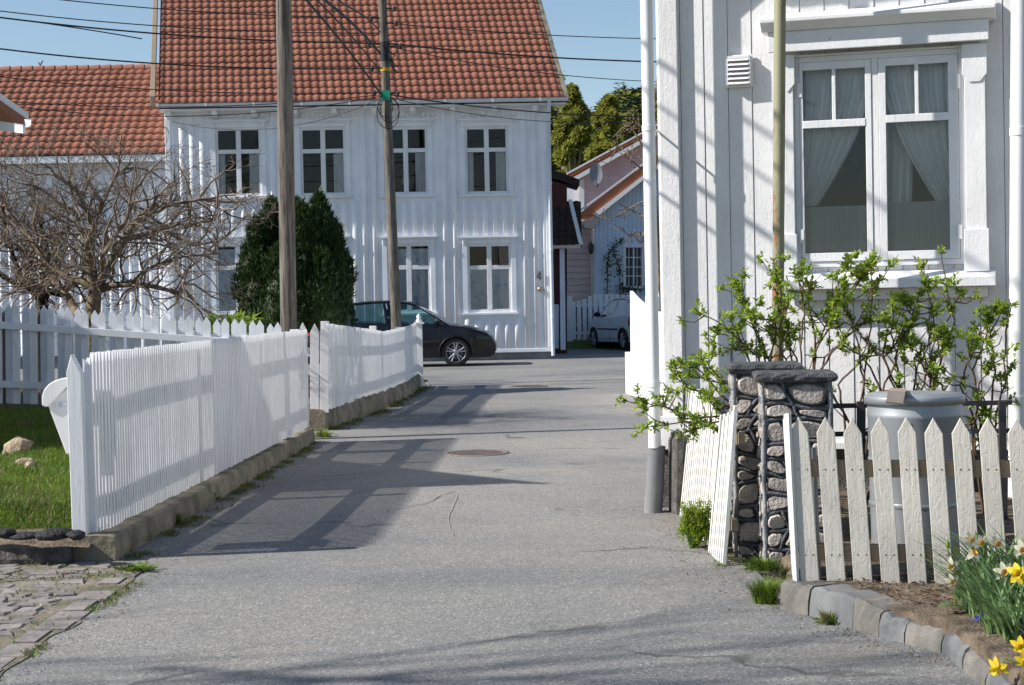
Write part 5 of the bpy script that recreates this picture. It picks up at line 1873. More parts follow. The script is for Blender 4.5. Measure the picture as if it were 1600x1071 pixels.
# ---- white lane wall and fence at the far right of the lane
lw = thing('lane_fence', 'white solid fence with swooping top on a white base wall beside the lane', 'fence', V((1.75, 24, 0)))
q0 = V(lw.location)
LWa = G(977.5, 615); LWb = V((2.15, 20.2, 0))
u = (LWb - LWa).normalized(); s = V((-u.y, u.x, 0))
if s.x < 0: s = -s
def lane_poly(name, pts, t0, t1, mat):
    """pts: (distance along, height)"""
    f = [LWa + u * d + s * t0 + V((0, 0, z)) - q0 for d, z in pts]; b_ = [LWa + u * d + s * t1 + V((0, 0, z)) - q0 for d, z in pts]
    n = len(pts); g = MB()
    g.add(f + b_, [tuple(range(n)), tuple(range(2 * n - 1, n - 1, -1))] + [(i, (i + 1) % n, n + (i + 1) % n, n + i) for i in range(n)])
    return g.build(name, mat, lw, fix=True, bevel=.01)
lane_poly('base_wall', [(0, -.1), (4.7, -.1), (4.7, .60), (0, .62)], 0, .22, M['white_fence'])
top = [(.25 + .35 * k, 1.20 + .33 * (1 - k / 9) ** 2.2) for k in range(10)]
lane_poly('board_panel', [(.2, .621), (4.6, .601)] + [(4.6, 1.25)] + top[::-1], .05, .10, M['white_fence'])
for k in range(5):
    d = 1.1 + k * .8
    lane_poly('post_tip', [(d, 1.25), (d + .1, 1.25), (d + .1, 1.43), (d + .05, 1.50), (d, 1.43)], .12, .16, M['white_fence'])

# ---- far gate with a curved top
Yg = 49.0
fg = thing('garden_gate', 'white slatted garden gate with curved top in front of the cottage', 'gate', V((P(922, 530, Yg).x, Yg, 0)))
q0 = V(fg.location)
g = MB()
def gtop(px): return 473 - 14 * math.exp(-((px - 936) / 24) ** 2)
px = 896.5
while px < 985:
    a = P(px - 2.6, 531, Yg) - q0; b = P(px + 2.6, gtop(px) if px < 936 else 459 + (px - 936) * .05, Yg) - q0
    g.box((a.x, -.015, a.z), (b.x, .015, b.z)); px += 8.6
g.build('slat_panel', M['white_fence'], fg, bevel=.006)
for y0, y1 in ((474, 480), (517, 523)):
    g = MB(); a = P(893, y1, Yg) - q0; b = P(985, y0, Yg) - q0; g.box((a.x, .018, a.z), (b.x, .05, b.z)); g.build('rail', M['white_fence'], fg)
g = MB(); a = P(886, 534, Yg) - q0; b = P(893.5, 466, Yg) - q0; g.box((a.x, -.07, 0), (b.x, .07, b.z)); g.box((a.x - .02, -.09, b.z + .001), (b.x + .02, .09, b.z + .06)); g.build('post', M['white_fence'], fg)
mb = MB()
c = P(920, 535, Yg - .3)
rows = []
for i in range(7):
    f = i / 6
    rows.append([V((P(880, 535, Yg).x + 2.4 * j / 16, Yg - 1.3 + 2.2 * f, .24 * math.sin(f * 2.2) ** 1.5 + .02 * nz(j * .7, i * .7) - .02)) for j in range(17)])
mb.grid(rows)
tag(mb.build('verge', M['turf']), kind='structure')

# ---- rusty pale green pole in front of the house
a, b = P(1214.5, 600, 10.35), P(1219, -60, 10.35)
d_ = (a - b).normalized(); a2 = a + d_ * (a.z / -d_.z)
gp = thing('steel_pole', 'thin pale green pole with rust streaks standing before the old house', 'pole', (a2.x, a2.y, 0))
g = MB(); g.tube([V((0, 0, -.1)), b + (b - a) * .4 - a2 * 1.0 + V((0, 0, 0))], .037, 16); g.build('shaft', M['green_pole'], gp)
g = MB(); g.lathe([(.06, .0), (.06, .05), (.045, .06), (.038, .10)], 16); g.build('foot', M['rust'], gp)

# ---- utility poles
def upole(label, pb_, pt_, Y, r0, r1, base_z, ext=1.6):
    b, t = P(*pb_, Y), P(*pt_, Y)
    u = (b - t).normalized(); b2 = b + u * ((b.z - base_z) / -u.z)
    t2 = t - u * ext
    th = thing('utility_pole', label, 'utility pole', b2)
    rr = random.Random(int(Y))
    n = 26
    g = MB()
    rows = []
    from mathutils import noise
    for i in range(n + 1):
        f = i / n
        p = (b2 + (t2 - b2) * f) - b2
        r_ = r0 + (r1 - r0) * f
        row = []
        for k in range(22):
            a = 2 * math.pi * k / 22
            rad = r_ * (1 + .035 * noise.noise(V((math.cos(a) * 3, math.sin(a) * 3, f * 5))) - (.04 if k in (3, 11, 17) else 0))
            row.append(p + V((math.cos(a) * rad, math.sin(a) * rad, 0)))
        rows.append(row)
    g.grid(rows, closed=True); g.add(rows[-1], [tuple(range(22))])
    g.build('shaft', M['pole'], th)
    return th, b2, t2
p1, p1b, p1t = upole('thick weathered wooden pole behind the near fence, in front of the yew', (451, 510), (443, -20), 17.45, .089, .079, .2)
p2, p2b, p2t = upole('thinner wooden utility pole with green tag and cable clamps beside the black car', (619, 506), (596.5, -20), 28.5, .094, .068, .1)
def on2(py): 
    f = (506 - py) / 526; return P(619 + (596.5 - 619) * f, py, 28.5) - V(p2.location)
g = MB(); c = on2(150.5); g.box((c.x - .085, -.11, c.z - .085), (c.x + .07, -.085, c.z + .085)); g.build('green_tag', M['green_tag'], p2)
def rad2(py): return .078
g = MB(); c = on2(109.5); g.tube([c - V((0, 0, .03)), c + V((0, 0, .03))], .084, 16); g.build('yellow_band', M['yellow_tag'], p2)
g = MB(); c = on2(80); c1 = on2(66); c2 = on2(96); g.tube([c2, c, c1], [.083, .086, .083], 16); g.build('clamp_sleeve', M['wire'], p2)
for py, dx in ((14, .2), (29, -.2), (37, .22), (69, -.25), (73, .28), (107, -.22), (145, -.2), (147, .2)):
    c = on2(py); g = MB(); g.tube([c, c + V((dx, -.04, .0))], .014, 6); g.lathe([(.0, -.06), (.035, -.05), (.02, -.02), (.04, 0), (.02, .03), (0, .05)], 10, c + V((dx, -.04, 0))); g.build('bracket', M['dark_iron'], p2)
for k, (r_, off) in enumerate(((.16, -.02), (.20, .05), (.24, .02))):
    c = on2(168 + 5 * k); g = MB(); g.tube([c + V((off + r_ * .8 * math.cos(a), -.10, r_ * 1.1 * math.sin(a))) for a in [math.pi * 2 * j / 20 for j in range(21)]], .008, 5, cap=False); g.build('cable_loop', M['wire'], p2)
rr = random.Random(6)
g = MB()
for k in range(7):
    c = on2(78 + 3 * k); e = c + V((rr.uniform(.1, .28), -.08, rr.uniform(-.3, .05))); m_ = (c + e) / 2 + V((rr.uniform(0, .1), -.06, -.1)); g.tube([c + V((.05, -.06, 0)), m_, e], .011, 5)
g.build('loose_leads', M['wire'], p2)

# ---- overhead cables
def cable(label, pts, ys, r=.014):
    r *= .78
    """pts: picture points the cable passes, ys: distance at its two ends"""
    n = len(pts)
    q = []
    m_ = 24
    for i in range(m_ + 1):
        f = i / m_
        x = pts[0][0] + (pts[-1][0] - pts[0][0]) * f
        # quadratic through first, middle, last
        (x0, y0), (x1, y1), (x2, y2) = pts[0], pts[1], pts[2]
        y = y0 * (x - x1) * (x - x2) / ((x0 - x1) * (x0 - x2)) + y1 * (x - x0) * (x - x2) / ((x1 - x0) * (x1 - x2)) + y2 * (x - x0) * (x - x1) / ((x2 - x0) * (x2 - x1))
        q.append(P(x, y, ys[0] + (ys[1] - ys[0]) * f))
    g = MB(); g.tube(q, r, 6)
    return tag(g.build('overhead_cable', M['wire'], base=True), label, 'cable', 'overhead cables')
cable('topmost overhead cable, entering the sky at the top left edge', [(60, -4), (235, 13), (594, 28)], (26, 28.4), .012)
cable('second overhead cable from the top at left, meeting the pole clamp', [(-20, 15), (235, 40), (594, 52)], (26, 28.4), .012)
cable('thick third overhead cable at left, ending at the black pole sleeve', [(-20, 25), (235, 52), (594, 68)], (26, 28.4), .018)
cable('dead end overhead cable stopping in the sky just left of the tall roof', [(-20, 25), (120, 44), (222, 61)], (26, 27), .013)
cable('thick lower overhead cable at left, crossing the sky to the yellow band', [(-20, 74), (235, 99), (598, 107)], (26, 28.4), .017)
cable('thin cable crossing the wing roof just below its ridge', [(-20, 118), (235, 140), (598, 145)], (26, 28.4), .011)
cable('thin cable crossing the middle of the wing roof to the green tag', [(-20, 156), (150, 166), (598, 148)], (26, 28.4), .010)
cable('lowest thin cable at left, drooping past the house eave', [(-20, 160), (240, 182), (600, 150)], (26, 28.4), .010)
cable('thin drooping cable in front of the upper left windows', [(268, 190), (400, 203), (600, 152)], (32, 28.6), .009)
cable('highest cable right of the thin pole, over the roof verge', [(602, 36), (800, 52), (1030, 61)], (28.4, 33), .012)
cable('thick twisted cable running right from the black pole sleeve', [(604, 68), (800, 86), (1030, 97)], (28.4, 33), .020)
cable('thin cable leaving rightwards over the roof below the thick one', [(604, 72), (800, 108), (1030, 128)], (28.4, 33), .010)
cable('slack cable running right below the eave of the white house', [(606, 148), (800, 172), (1030, 183)], (28.4, 33), .015)
cable('lowest thin cable at right, across the olive trees', [(606, 152), (800, 186), (1030, 188)], (28.4, 33), .008)
def fan(label, p_top, p_pole, Y2, r):
    a = P(*p_pole, 28.4); b = P(*p_top, Y2)
    e = a + (b - a) * ((28.4 - 2.0) / (28.4 - Y2))
    q = []
    for i in range(31):
        f = i / 30; c = a + (e - a) * f; c.z -= .30 * math.sin(math.pi * f) * (1 if f > .3 else f / .3); q.append(c)
    g = MB(); g.tube(q, r, 6)
    return tag(g.build('overhead_cable', M['wire'], base=True), label, 'cable', 'overhead cables')
fan('steep cable dropping to the thin pole, leftmost of the fan', (490, -6), (594, 146), 22, .017)
fan('steep thick cable dropping to the black pole sleeve', (524, -6), (594, 84), 22, .020)
fan('steep thin cable dropping to the pole, rightmost of the fan', (550, -6), (594, 50), 22, .012)
fan('thin cable of the fan between the leftmost and the thick one', (506, -6), (594, 112), 22.4, .012)
# ================================================================ cars
def lerp(tab, x):
    if x <= tab[0][0]: return tab[0][1]
    for (a, b), (c, d) in zip(tab, tab[1:]):
        if x <= c: return b + (d - b) * (x - a) / (c - a)
    return tab[-1][1]


def make_wheel(t, x, y, r, wd, side, spokes, name='wheel'):
    """side: -1 outer face towards -y"""
    w_ = bpy.data.objects.new(name, None); col.objects.link(w_); w_.parent = t; w_.location = (x, y, r); w_.empty_display_size = .1
    hw = wd / 2
    g = MB(); g.lathe([(r * .70, -hw), (r * .86, -hw * 1.03), (r * .95, -hw * .95), (r, -hw * .65), (r, hw * .65), (r * .95, hw * .95), (r * .86, hw), (r * .70, hw)], 40, axis='y'); g.build('tyre', M['rubber'], w_, fix=True)
    s = -side
    g = MB()
    R_ = r * .71
    g.lathe([(R_, side * hw * .92), (R_ * .97, side * hw * .98), (R_ * .93, side * hw * .9), (R_ * .90, side * hw * .3), (R_ * .90, -side * hw * .8)], 40, axis='y')
    if spokes == 'double':
        for k in range(5):
            a0 = 2 * math.pi * k / 5 + .3
            for da in (-.20, .20):
                a1 = a0 + da
                p = V((math.cos(a0 + da * .55) * R_ * .22, side * hw * .86, math.sin(a0 + da * .55) * R_ * .22)); q = V((math.cos(a1) * R_ * .93, side * hw * .93, math.sin(a1) * R_ * .93))
                g.tube([p, (p + q) / 2, q], [.021, .016, .019], 6)
    else:
        for k in range(7):
            a0 = 2 * math.pi * k / 7
            p = V((math.cos(a0) * R_ * .2, side * hw * .9, math.sin(a0) * R_ * .2)); q = V((math.cos(a0) * R_ * .94, side * hw * .9, math.sin(a0) * R_ * .94))
            g.tube([p, q], [.03, .04], 6)
    g.lathe([(0, side * hw * 1.0), (R_ * .16, side * hw * .98), (R_ * .27, side * hw * .88), (R_ * .29, side * hw * .6)], 20, axis='y')
    g.build('rim', M['alloy'], w_, fix=True)
    g = MB(); g.lathe([(0, side * hw * .2), (R_ * .9, side * hw * .2)], 24, axis='y'); g.lathe([(0, side * hw * .24), (R_ * .7, side * hw * .24)], 24, axis='y', m=1); g.build('brake_disc', [M['black'], M['iron']], w_)
    return w_


def make_car(name, label, locn, heading, S):
    """x forward, y to the left, z up; origin on the ground under the middle"""
    t = thing(name, label, 'car', locn, heading)
    hl = S['L'] / 2; W = S['W'] / 2
    fa_, ra = S['front'], S['rear']; wr = S['wr']; ar = wr * 1.13
    xs = sorted(set([-hl + S['L'] * i / 64 for i in range(65)] + [c + ar * math.cos(math.pi * k / 14) for c in (fa_, ra) for k in range(15)] + [-hl + .02, -hl + .05, hl - .02, hl - .05]))
    def zt(x): return lerp(S['belt'], x)
    def zb(x):
        z = lerp(S['sill'], x)
        for c in (fa_, ra):
            if abs(x - c) < ar: z = max(z, wr + math.sqrt(max(0, ar * ar - (x - c) ** 2)) - .02)
        return z
    def hw(x):
        e = max(0, (abs(x) - (hl - .75)) / .75)
        return W * (1 - S.get('taper', .20) * e ** 2.4)
    K = 9
    rows = []
    for x in xs:
        a, b = zb(x), max(zt(x), zb(x) + .02)
        w = hw(x)
        row = []
        prof = []
        for k in range(K + 1):
            f = k / K; z = a + (b - a) * f
            zn = (z - .25) / .75
            y = w * (1 - .055 * max(0, zn - .45) ** 1.3 * 2.2 - .10 * max(0, .18 - zn))
            if abs(z - .62) < .03: y += .006
            prof.append((y, z))
        # rounded shoulder into the bonnet / deck
        yl, zl_ = prof[-1]
        crown = .045
        deck = [(yl * (1 - q), zl_ + crown * (1 - (1 - q) ** 2.5)) for q in (.06, .16, .35, .6, 1.0)]
        half = prof + deck
        row = [V((x, -y, z)) for y, z in half] + [V((x, y, z)) for y, z in half[-2::-1]]
        rows.append(row)
    g = MB(); g.grid(rows, 0, True)
    for r_ in (rows[0], rows[-1]): g.add(r_, [tuple(range(len(r_)))], 0)
    body = g.build('body', S['paint'], t, fix=True)
    # dark underbody and wheel housings
    g = MB(); g.box((-hl + .1, -W + .10, .20), (hl - .12, W - .10, .42)); g.box((ra - .55, -W + .22, .42), (fa_ + .5, W - .22, .60)); g.build('underbody', M['black'], t)
    # wheel arch lips
    for sgn in (-1, 1):
        for c, nm in ((fa_, 'wheel_arch'), (ra, 'wheel_arch')):
            g = MB(); rr_ = []
            for k in range(17):
                a = math.pi * k / 16
                x = c + ar * math.cos(a); z = wr + ar * math.sin(a) - .02
                yo = hw(x) * 1.0
                rr_.append([V((x, sgn * (yo + .004), z)), V((c + (x - c) * 1.07, sgn * (yo + .012), wr - .02 + (z - wr + .02) * 1.07)), V((c + (x - c) * .99, sgn * (yo - .22), z - .01))])
            g.grid(rr_); g.build(nm, M['black'] if S['darkarch'] else S['paint'], t)
    # greenhouse
    belt = S['belt']
    y0 = W * .905; y1 = W * .66
    zb0 = S['glass'][0]; ztop = max(z for x, z in S['roof'])
    def side_y(z): return y0 + (y1 - y0) * min(1, max(0, (z - zb0) / (ztop - zb0))) ** 1.15
    rx = S['roof']
    rows = []
    for i in range(25):
        x = rx[0][0] + (rx[-1][0] - rx[0][0]) * i / 24
        z = lerp(rx, x); y = side_y(z) * .985
        rows.append([V((x, y * math.sin(a) , z + .045 * math.cos(a) ** .8 - .02 if abs(a) < 1.56 else z - .02)) for a in [-math.pi / 2 + math.pi * k / 14 for k in range(15)]])
    g = MB(); g.grid(rows); g.grid([[p - V((0, 0, .03)) for p in r_] for r_ in rows]); g.build('roof', S['paint'], t)
    rf, rr_ = rx[-1], rx[0]
    wsb, rwb = S['ws'], S['rw']           # windscreen base, rear window base
    def pillar(p, q, wd, nm='pillar'):
        for sgn in (-1, 1):
            g = MB()
            vs = []
            for (x, z), ww in ((p, wd), (q, wd * .8)):
                y = side_y(z)
                vs += [V((x - ww / 2, sgn * (y + .004), z)), V((x + ww / 2, sgn * (y + .004), z)), V((x + ww / 2, sgn * (y - .05), z)), V((x - ww / 2, sgn * (y - .05), z))]
            g.add(vs, [(0, 1, 5, 4), (1, 2, 6, 5), (2, 3, 7, 6), (3, 0, 4, 7)]); g.build(nm, S['paint'], t, fix=True)
    pillar((wsb[0] - .05, wsb[1] - .02), (rf[0] - .02, rf[1] - .01), .075)
    for (a, b) in S['pillars']: pillar((a, zb0 - .02), (b, lerp(rx, b) - .02), S.get('pw', .075))
    for sgn in (-1, 1):
        g = MB()
        pts = S['cpillar']
        vs = [V((x, sgn * (side_y(z) + .005), z)) for x, z in pts] + [V((x, sgn * (side_y(z) - .06), z)) for x, z in pts]
        n = len(pts)
        g.add(vs, [tuple(range(n)), tuple(range(2 * n - 1, n - 1, -1))] + [(i, (i + 1) % n, n + (i + 1) % n, n + i) for i in range(n)]); g.build('rear_pillar', S['paint'], t, fix=True)
        for poly in S['sidewin']:
            g = MB(); g.add([V((x, sgn * (side_y(z) - .008), z)) for x, z in poly], [tuple(range(len(poly)))]); g.build('side_window', M['car_glass'], t)
        # roof rail gutter line
        g = MB(); g.tube([V((x, sgn * (side_y(lerp(rx, x)) - .002), lerp(rx, x) - .022)) for x in [rx[0][0] + (rx[-1][0] - rx[0][0]) * k / 12 for k in range(13)]], .022, 6); g.build('roof_edge', S['paint'], t)
    def pane(nm, a, b, wa, wb):
        g = MB(); rows = []
        for i in range(5):
            f = i / 4
            x = a[0] + (b[0] - a[0]) * f; z = a[1] + (b[1] - a[1]) * f + .03 * math.sin(math.pi * f)
            w = wa + (wb - wa) * f
            rows.append([V((x + (.05 if nm == 'windscreen' else -.03) * math.cos(k * math.pi / 2 / 4) - .0, w * k / 4, z)) for k in range(-4, 5)])
        g.grid(rows); g.build(nm, M['car_glass'], t)
    pane('windscreen', (wsb[0] - .06, wsb[1]), (rf[0] - .04, rf[1]), y0 * .94, y1 * 1.0)
    pane('rear_window', (rwb[0] + .03, rwb[1]), (rr_[0] + .02, rr_[1] - .01), y0 * .92, y1 * 1.0)
    # interior
    for x, y in ((.0, -.36), (.0, .36), (-.85, -.36), (-.85, .36)):
        x += S.get('seatx', .1)
        g = MB(); g.prism([(x + .22, .45), (x - .22, .45), (x - .42, 1.08), (x - .30, 1.10), (x - .12, .58), (x + .22, .58)], y - .24, y + .24); g.prism([(x - .44, 1.12), (x - .34, 1.13), (x - .35, 1.30), (x - .43, 1.30)], y - .13, y + .13); g.build('car_seat', M['seat'], t, bevel=.03)
    g = MB(); g.prism([(wsb[0] - .1, .6), (wsb[0] - .6, .62), (wsb[0] - .62, .9), (wsb[0] - .4, .96), (wsb[0] - .1, .93)], -y0 * .9, y0 * .9); g.build('dashboard', M['black'], t)
    g = MB(); c = V((wsb[0] - .72, .36, .88)); g.tube([c + V((math.sin(a) * .08, math.cos(a) * .18, math.sin(a) * .16)) for a in [2 * math.pi * k / 18 for k in range(19)]], .014, 6, cap=False); g.build('steering_wheel', M['black'], t)
    # mirrors, handles, trim, lamps
    for sgn in (-1, 1):
        g = MB(); c = V((wsb[0] - .30, sgn * (side_y(zb0) + .10), zb0 + .07)); blob(g, c, (.055, .11, .075), 1, 2, .08); g.tube([c, c + V((0, -sgn * .12, -.05))], .02, 6); g.build('wing_mirror', M['black'] if S['darkarch'] else S['paint'], t)
        for hx in S['handles']:
            g = MB(); y = sgn * (hw(hx) * .975 + .012); g.box((hx - .10, min(y, y - sgn * .02), zb0 - .14), (hx + .10, max(y, y - sgn * .02), zb0 - .105)); g.build('door_handle', S['paint'], t, bevel=.008)
        g = MB(); rows = [[V((x, sgn * (hw(x) + .009), S['trimz'] - .022)), V((x, sgn * (hw(x) + .012), S['trimz'])), V((x, sgn * (hw(x) + .007), S['trimz'] + .022))] for x in [ra + ar + .02 + (fa_ - ra - 2 * ar - .04) * k / 10 for k in range(11)]]
        g.grid(rows); g.build('side_trim', M['black'], t)
        for gx in S['gaps']:
            g = MB(); g.tube([V((gx, sgn * (hw(gx) * (1 - .055 * max(0, (z - .25) / .75 - .45) ** 1.3 * 2.2) - .003), z)) for z in [.3 + (zb0 - .32) * k / 8 for k in range(9)]], .007, 4); g.build('door_gap', M['black'], t)
        # head and tail lamps sit on the corner of the body
        def lamp(nm, x0, x1, z0, z1, mat, out):
            rows = []
            for i in range(7):
                x = x0 + (x1 - x0) * i / 6
                y = sgn * (hw(x) * .985 + out)
                f = i / 6
                rows.append([V((x, y, z0 + .02 * f)), V((x, y * 1.004, (z0 + z1) / 2)), V((x, y * .985, z1 - (.06 if nm == 'headlight' else .0) * f))])
            xe = x1 + (.012 if x1 > 0 else -.012)
            rows.append([V((xe, sgn * hw(x1) * .55, p.z)) for p in rows[-1]])
            g = MB(); g.grid(rows); g.build(nm, mat, t)
        lamp('headlight', *S['head'], M['lamp'], .006)
        lamp('tail_light', *S['tail'], M['tail'], .006)
    g = MB(); g.box((hl - .05, -.26, .32), (hl + .012, .26, .43)); g.build('number_plate', M['white_trim'], t)
    g = MB(); g.box((-hl - .012, -.26, .5), (-hl + .03, .26, .61)); g.build('number_plate', M['white_trim'], t)
    for x in (fa_, ra):
        for sgn in (-1, 1):
            make_wheel(t, x, sgn * (W - .115), wr, .205, sgn, S['spokes'])
    return t


hatch = dict(L=4.2, W=1.77, front=1.22, rear=-1.36, wr=.318, paint=M['car_black'], darkarch=False, taper=.24, spokes='double', trimz=.56,
             belt=[(-2.1, .56), (-2.075, .80), (-2.02, .98), (-1.9, 1.02), (-1, 1.0), (.3, .955), (.98, .925), (1.35, .875), (1.7, .79), (1.92, .71), (2.03, .62), (2.1, .48)],
             sill=[(-2.1, .42), (-2.0, .30), (-1.8, .24), (1.75, .19), (2.0, .20), (2.07, .25), (2.1, .34)],
             glass=(.94, 1.42), roof=[(-1.66, 1.34), (-1.3, 1.425), (-.7, 1.468), (-.2, 1.475), (.15, 1.44), (.34, 1.385)],
             ws=(1.12, .925), rw=(-2.0, 1.0), pillars=[(-.28, -.36), (-1.18, -1.16)], cpillar=[(-2.0, .98), (-1.42, .98), (-1.28, 1.06), (-1.32, 1.36), (-1.64, 1.35)],
             sidewin=[[(-.24, .95), (.95, .935), (.62, 1.16), (.28, 1.37), (-.31, 1.425)], [(-1.3, .97), (-.34, .955), (-.41, 1.425), (-1.1, 1.40), (-1.32, 1.32)]],
             handles=(-.18, -1.1), gaps=(.86, -.29), head=(1.66, 1.99, .58, .72, ), tail=(-1.8, -2.06, .72, .95))
Yc_ = 36.6
cx = P(775, 560, Yc_).x - 2.1
make_car('parked_car', 'black hatchback with alloy wheels parked before the white house', (cx, Yc_ + .88, .0), R(0), hatch)

small = dict(L=3.9, W=1.65, front=1.18, rear=-1.28, wr=.30, paint=M['car_silver'], darkarch=True, taper=.2, spokes='seven', trimz=.58,
             belt=[(-1.95, .58), (-1.93, .82), (-1.88, .96), (-1.7, .99), (-.9, .97), (.3, .93), (.9, .90), (1.3, .85), (1.6, .77), (1.8, .69), (1.9, .58), (1.95, .46)],
             sill=[(-1.95, .40), (-1.85, .30), (-1.7, .24), (1.65, .2), (1.85, .22), (1.95, .34)],
             glass=(.92, 1.42), roof=[(-1.62, 1.32), (-1.3, 1.40), (-.7, 1.45), (-.1, 1.45), (.2, 1.41), (.36, 1.36)],
             ws=(1.05, .90), rw=(-1.84, .97), pillars=[(-.25, -.32), (-1.1, -1.08)], cpillar=[(-1.86, .96), (-1.36, .96), (-1.25, 1.02), (-1.3, 1.33), (-1.6, 1.33)],
             sidewin=[[(-.2, .93), (.9, .915), (.6, 1.14), (.28, 1.35), (-.28, 1.40)], [(-1.22, .95), (-.31, .935), (-.38, 1.40), (-1.05, 1.38), (-1.25, 1.30)]],
             handles=(-.15, -1.02), gaps=(.82, -.26), head=(1.5, 1.83, .58, .72), tail=(-1.62, -1.92, .62, .92))
cc_ = P(962, 543, 47.0)
make_car('parked_car', 'silver small car parked down the lane beside the garden gate, seen from behind', (cc_.x + .55, 47.2, .0), R(106), small)
# ================================================================ plants
UP = V((0, 0, 1))


def branch_tree(mb, p, d, ln, r, depth, rnd, tips=None, spread=.6, up=.15, nseg=4, sub=(2, 4), shrink=.68, twist=.25, rmin=.003, nmin=4):
    pts = [V(p)]; rs = [r]
    q = V(p); dd = V(d).normalized()
    for i in range(nseg):
        dd = (dd + rnd_unit(rnd) * twist + UP * up * .3).normalized()
        q = q + dd * ln / nseg
        pts.append(q.copy()); rs.append(max(rmin, r * (1 - .45 * (i + 1) / nseg)))
    mb.tube(pts, rs, max(nmin, min(9, int(3 + r * 90))), cap=False)
    if depth <= 0:
        if tips is not None: tips.append((q, dd))
        return
    n = rnd.randint(*sub)
    for k in range(n):
        f = rnd.uniform(.35, 1.0) if k else 1.0
        i = min(nseg, max(1, int(round(f * nseg))))
        base = pts[i]
        nd = (dd + rnd_unit(rnd) * spread + UP * up).normalized()
        branch_tree(mb, base, nd, ln * shrink * rnd.uniform(.7, 1.15), max(rmin, rs[i] * rnd.uniform(.55, .8)), depth - 1, rnd, tips, spread, up, nseg, sub, shrink, twist, rmin, nmin)


# ---- bare apple tree in the garden
rnd = random.Random(77)
YT = 19.6
at_ = thing('apple_tree', 'wide bare apple tree with tangled brown twigs behind the garden fence', 'tree', V((P(148, 480, YT).x, YT, .42)))
q0 = V(at_.location)
mbt = MB(); mbc = MB()
def TP(px, py, dy=0): return P(px, py, YT + dy) - q0
def limb(pts, r0, r1, mb=mbt):
    n = len(pts); mb.tube(pts, [r0 + (r1 - r0) * i / (n - 1) for i in range(n)], 9, cap=False)
base = TP(146, 520); base.z = -.1
fork = TP(148, 452)
limb([base, TP(145, 490), fork], .10, .085)
limbs = [
    ([fork, TP(142, 420), TP(140, 385, -.1), TP(146, 350, -.2), TP(160, 318, -.2)], .075, .032),
    ([fork, TP(162, 430), TP(178, 402, .2), TP(196, 372, .3), TP(212, 345, .3), TP(245, 318, .4)], .070, .030),
    ([fork, TP(172, 446), TP(205, 444, -.3), TP(240, 448, -.4), TP(278, 458, -.5), TP(290, 440, -.5)], .048, .014),
    ([fork, TP(128, 440), TP(100, 432, .1), TP(76, 418, .2), TP(62, 395, .2), TP(48, 372, .3)], .058, .024),
    ([TP(122, 492), TP(105, 462, .3), TP(88, 440, .4), TP(70, 420, .5), TP(40, 408, .6)], .055, .024),
    ([TP(140, 385, -.1), TP(120, 350, .2), TP(118, 330, .3), TP(92, 322, .3)], .040, .018),
    ([TP(196, 372, .3), TP(222, 368, .6), TP(252, 360, .8), TP(280, 350, .9), TP(315, 352, .9)], .036, .014),
    ([TP(205, 444, -.3), TP(232, 420, -.6), TP(262, 408, -.7), TP(300, 398, -.8)], .026, .010),
    ([TP(162, 430), TP(160, 400, -.5), TP(176, 376, -.7), TP(200, 340, -.8), TP(205, 300, -.8)], .034, .014),
    ([TP(48, 372, .3), TP(24, 352, .5), TP(0, 330, .5), TP(-40, 310, .6)], .022, .012),
    ([TP(212, 345, .3), TP(262, 322, .1), TP(310, 312, 0), TP(352, 330, -.1)], .026, .010),
    ([TP(252, 360, .8), TP(300, 382, .6), TP(345, 398, .5)], .022, .009),
    ([TP(146, 350, -.2), TP(120, 300, -.4), TP(90, 272, -.4)], .028, .010),
    ([TP(160, 318, -.2), TP(178, 280, 0), TP(205, 255, .1)], .026, .009),
    ([TP(70, 420, .5), TP(40, 392, .8), TP(5, 385, .9), TP(-40, 370, 1)], .022, .012),
]
for pts, a, b in limbs: limb(pts, a, b)
for pts, a, b in limbs:
    n = len(pts)
    for i in range(1, n):
        for rep in range(6 if i > 1 else 2):
            f = rnd.random()
            p = pts[i - 1] + (pts[i] - pts[i - 1]) * f
            d = (pts[i] - pts[i - 1]).normalized()
            nd = (d * .35 + rnd_unit(rnd) * .95 + UP * .30)
            ln = rnd.uniform(.42, .74)
            top = q0.z + p.z
            if top > 2.5: ln *= .8
            branch_tree(mbc, p, nd, ln, rnd.uniform(.010, .019), 3, rnd, None, .8, .10, 4, (2, 3), .58, .46, .0028, 4)
mbt.build('trunk', M['bark'], at_)
mbc.build('crown', M['twig'], at_)

# darker trunk of a neighbouring tree at the far left
t2 = thing('fruit_tree', 'dark forked trunk half hidden behind the apple tree at left', 'tree', V((P(65, 480, 22).x, 22, .4)))
q0 = V(t2.location)
mb = MB(); mc = MB()
def T2(px, py, dy=0): return P(px, py, 22 + dy) - q0
b_ = T2(66, 530); b_.z = -.1
limb([b_, T2(64, 500), T2(66, 470)], .10, .085, mb)
for pts, a, b in (([T2(66, 470), T2(52, 456), T2(40, 447), T2(18, 440), T2(-20, 415)], .06, .03), ([T2(66, 470), T2(78, 456), T2(96, 462), T2(120, 440)], .06, .025), ([T2(66, 470), T2(70, 440), T2(76, 400), T2(60, 340), T2(50, 280)], .055, .02), ([T2(40, 447), T2(20, 400), T2(8, 350), T2(0, 300)], .04, .015)):
    limb(pts, a, b, mb)
    for i in range(1, len(pts)):
        for rep in range(5): branch_tree(mc, pts[i - 1] + (pts[i] - pts[i - 1]) * rnd.random(), rnd_unit(rnd) + UP * .5, rnd.uniform(.4, .65), .012, 2, rnd, None, .75, .12, 4, (2, 4), .7, .4, .004, 4)
mb.build('trunk', M['dark_bark'], t2); mc.build('crown', M['twig'], t2)

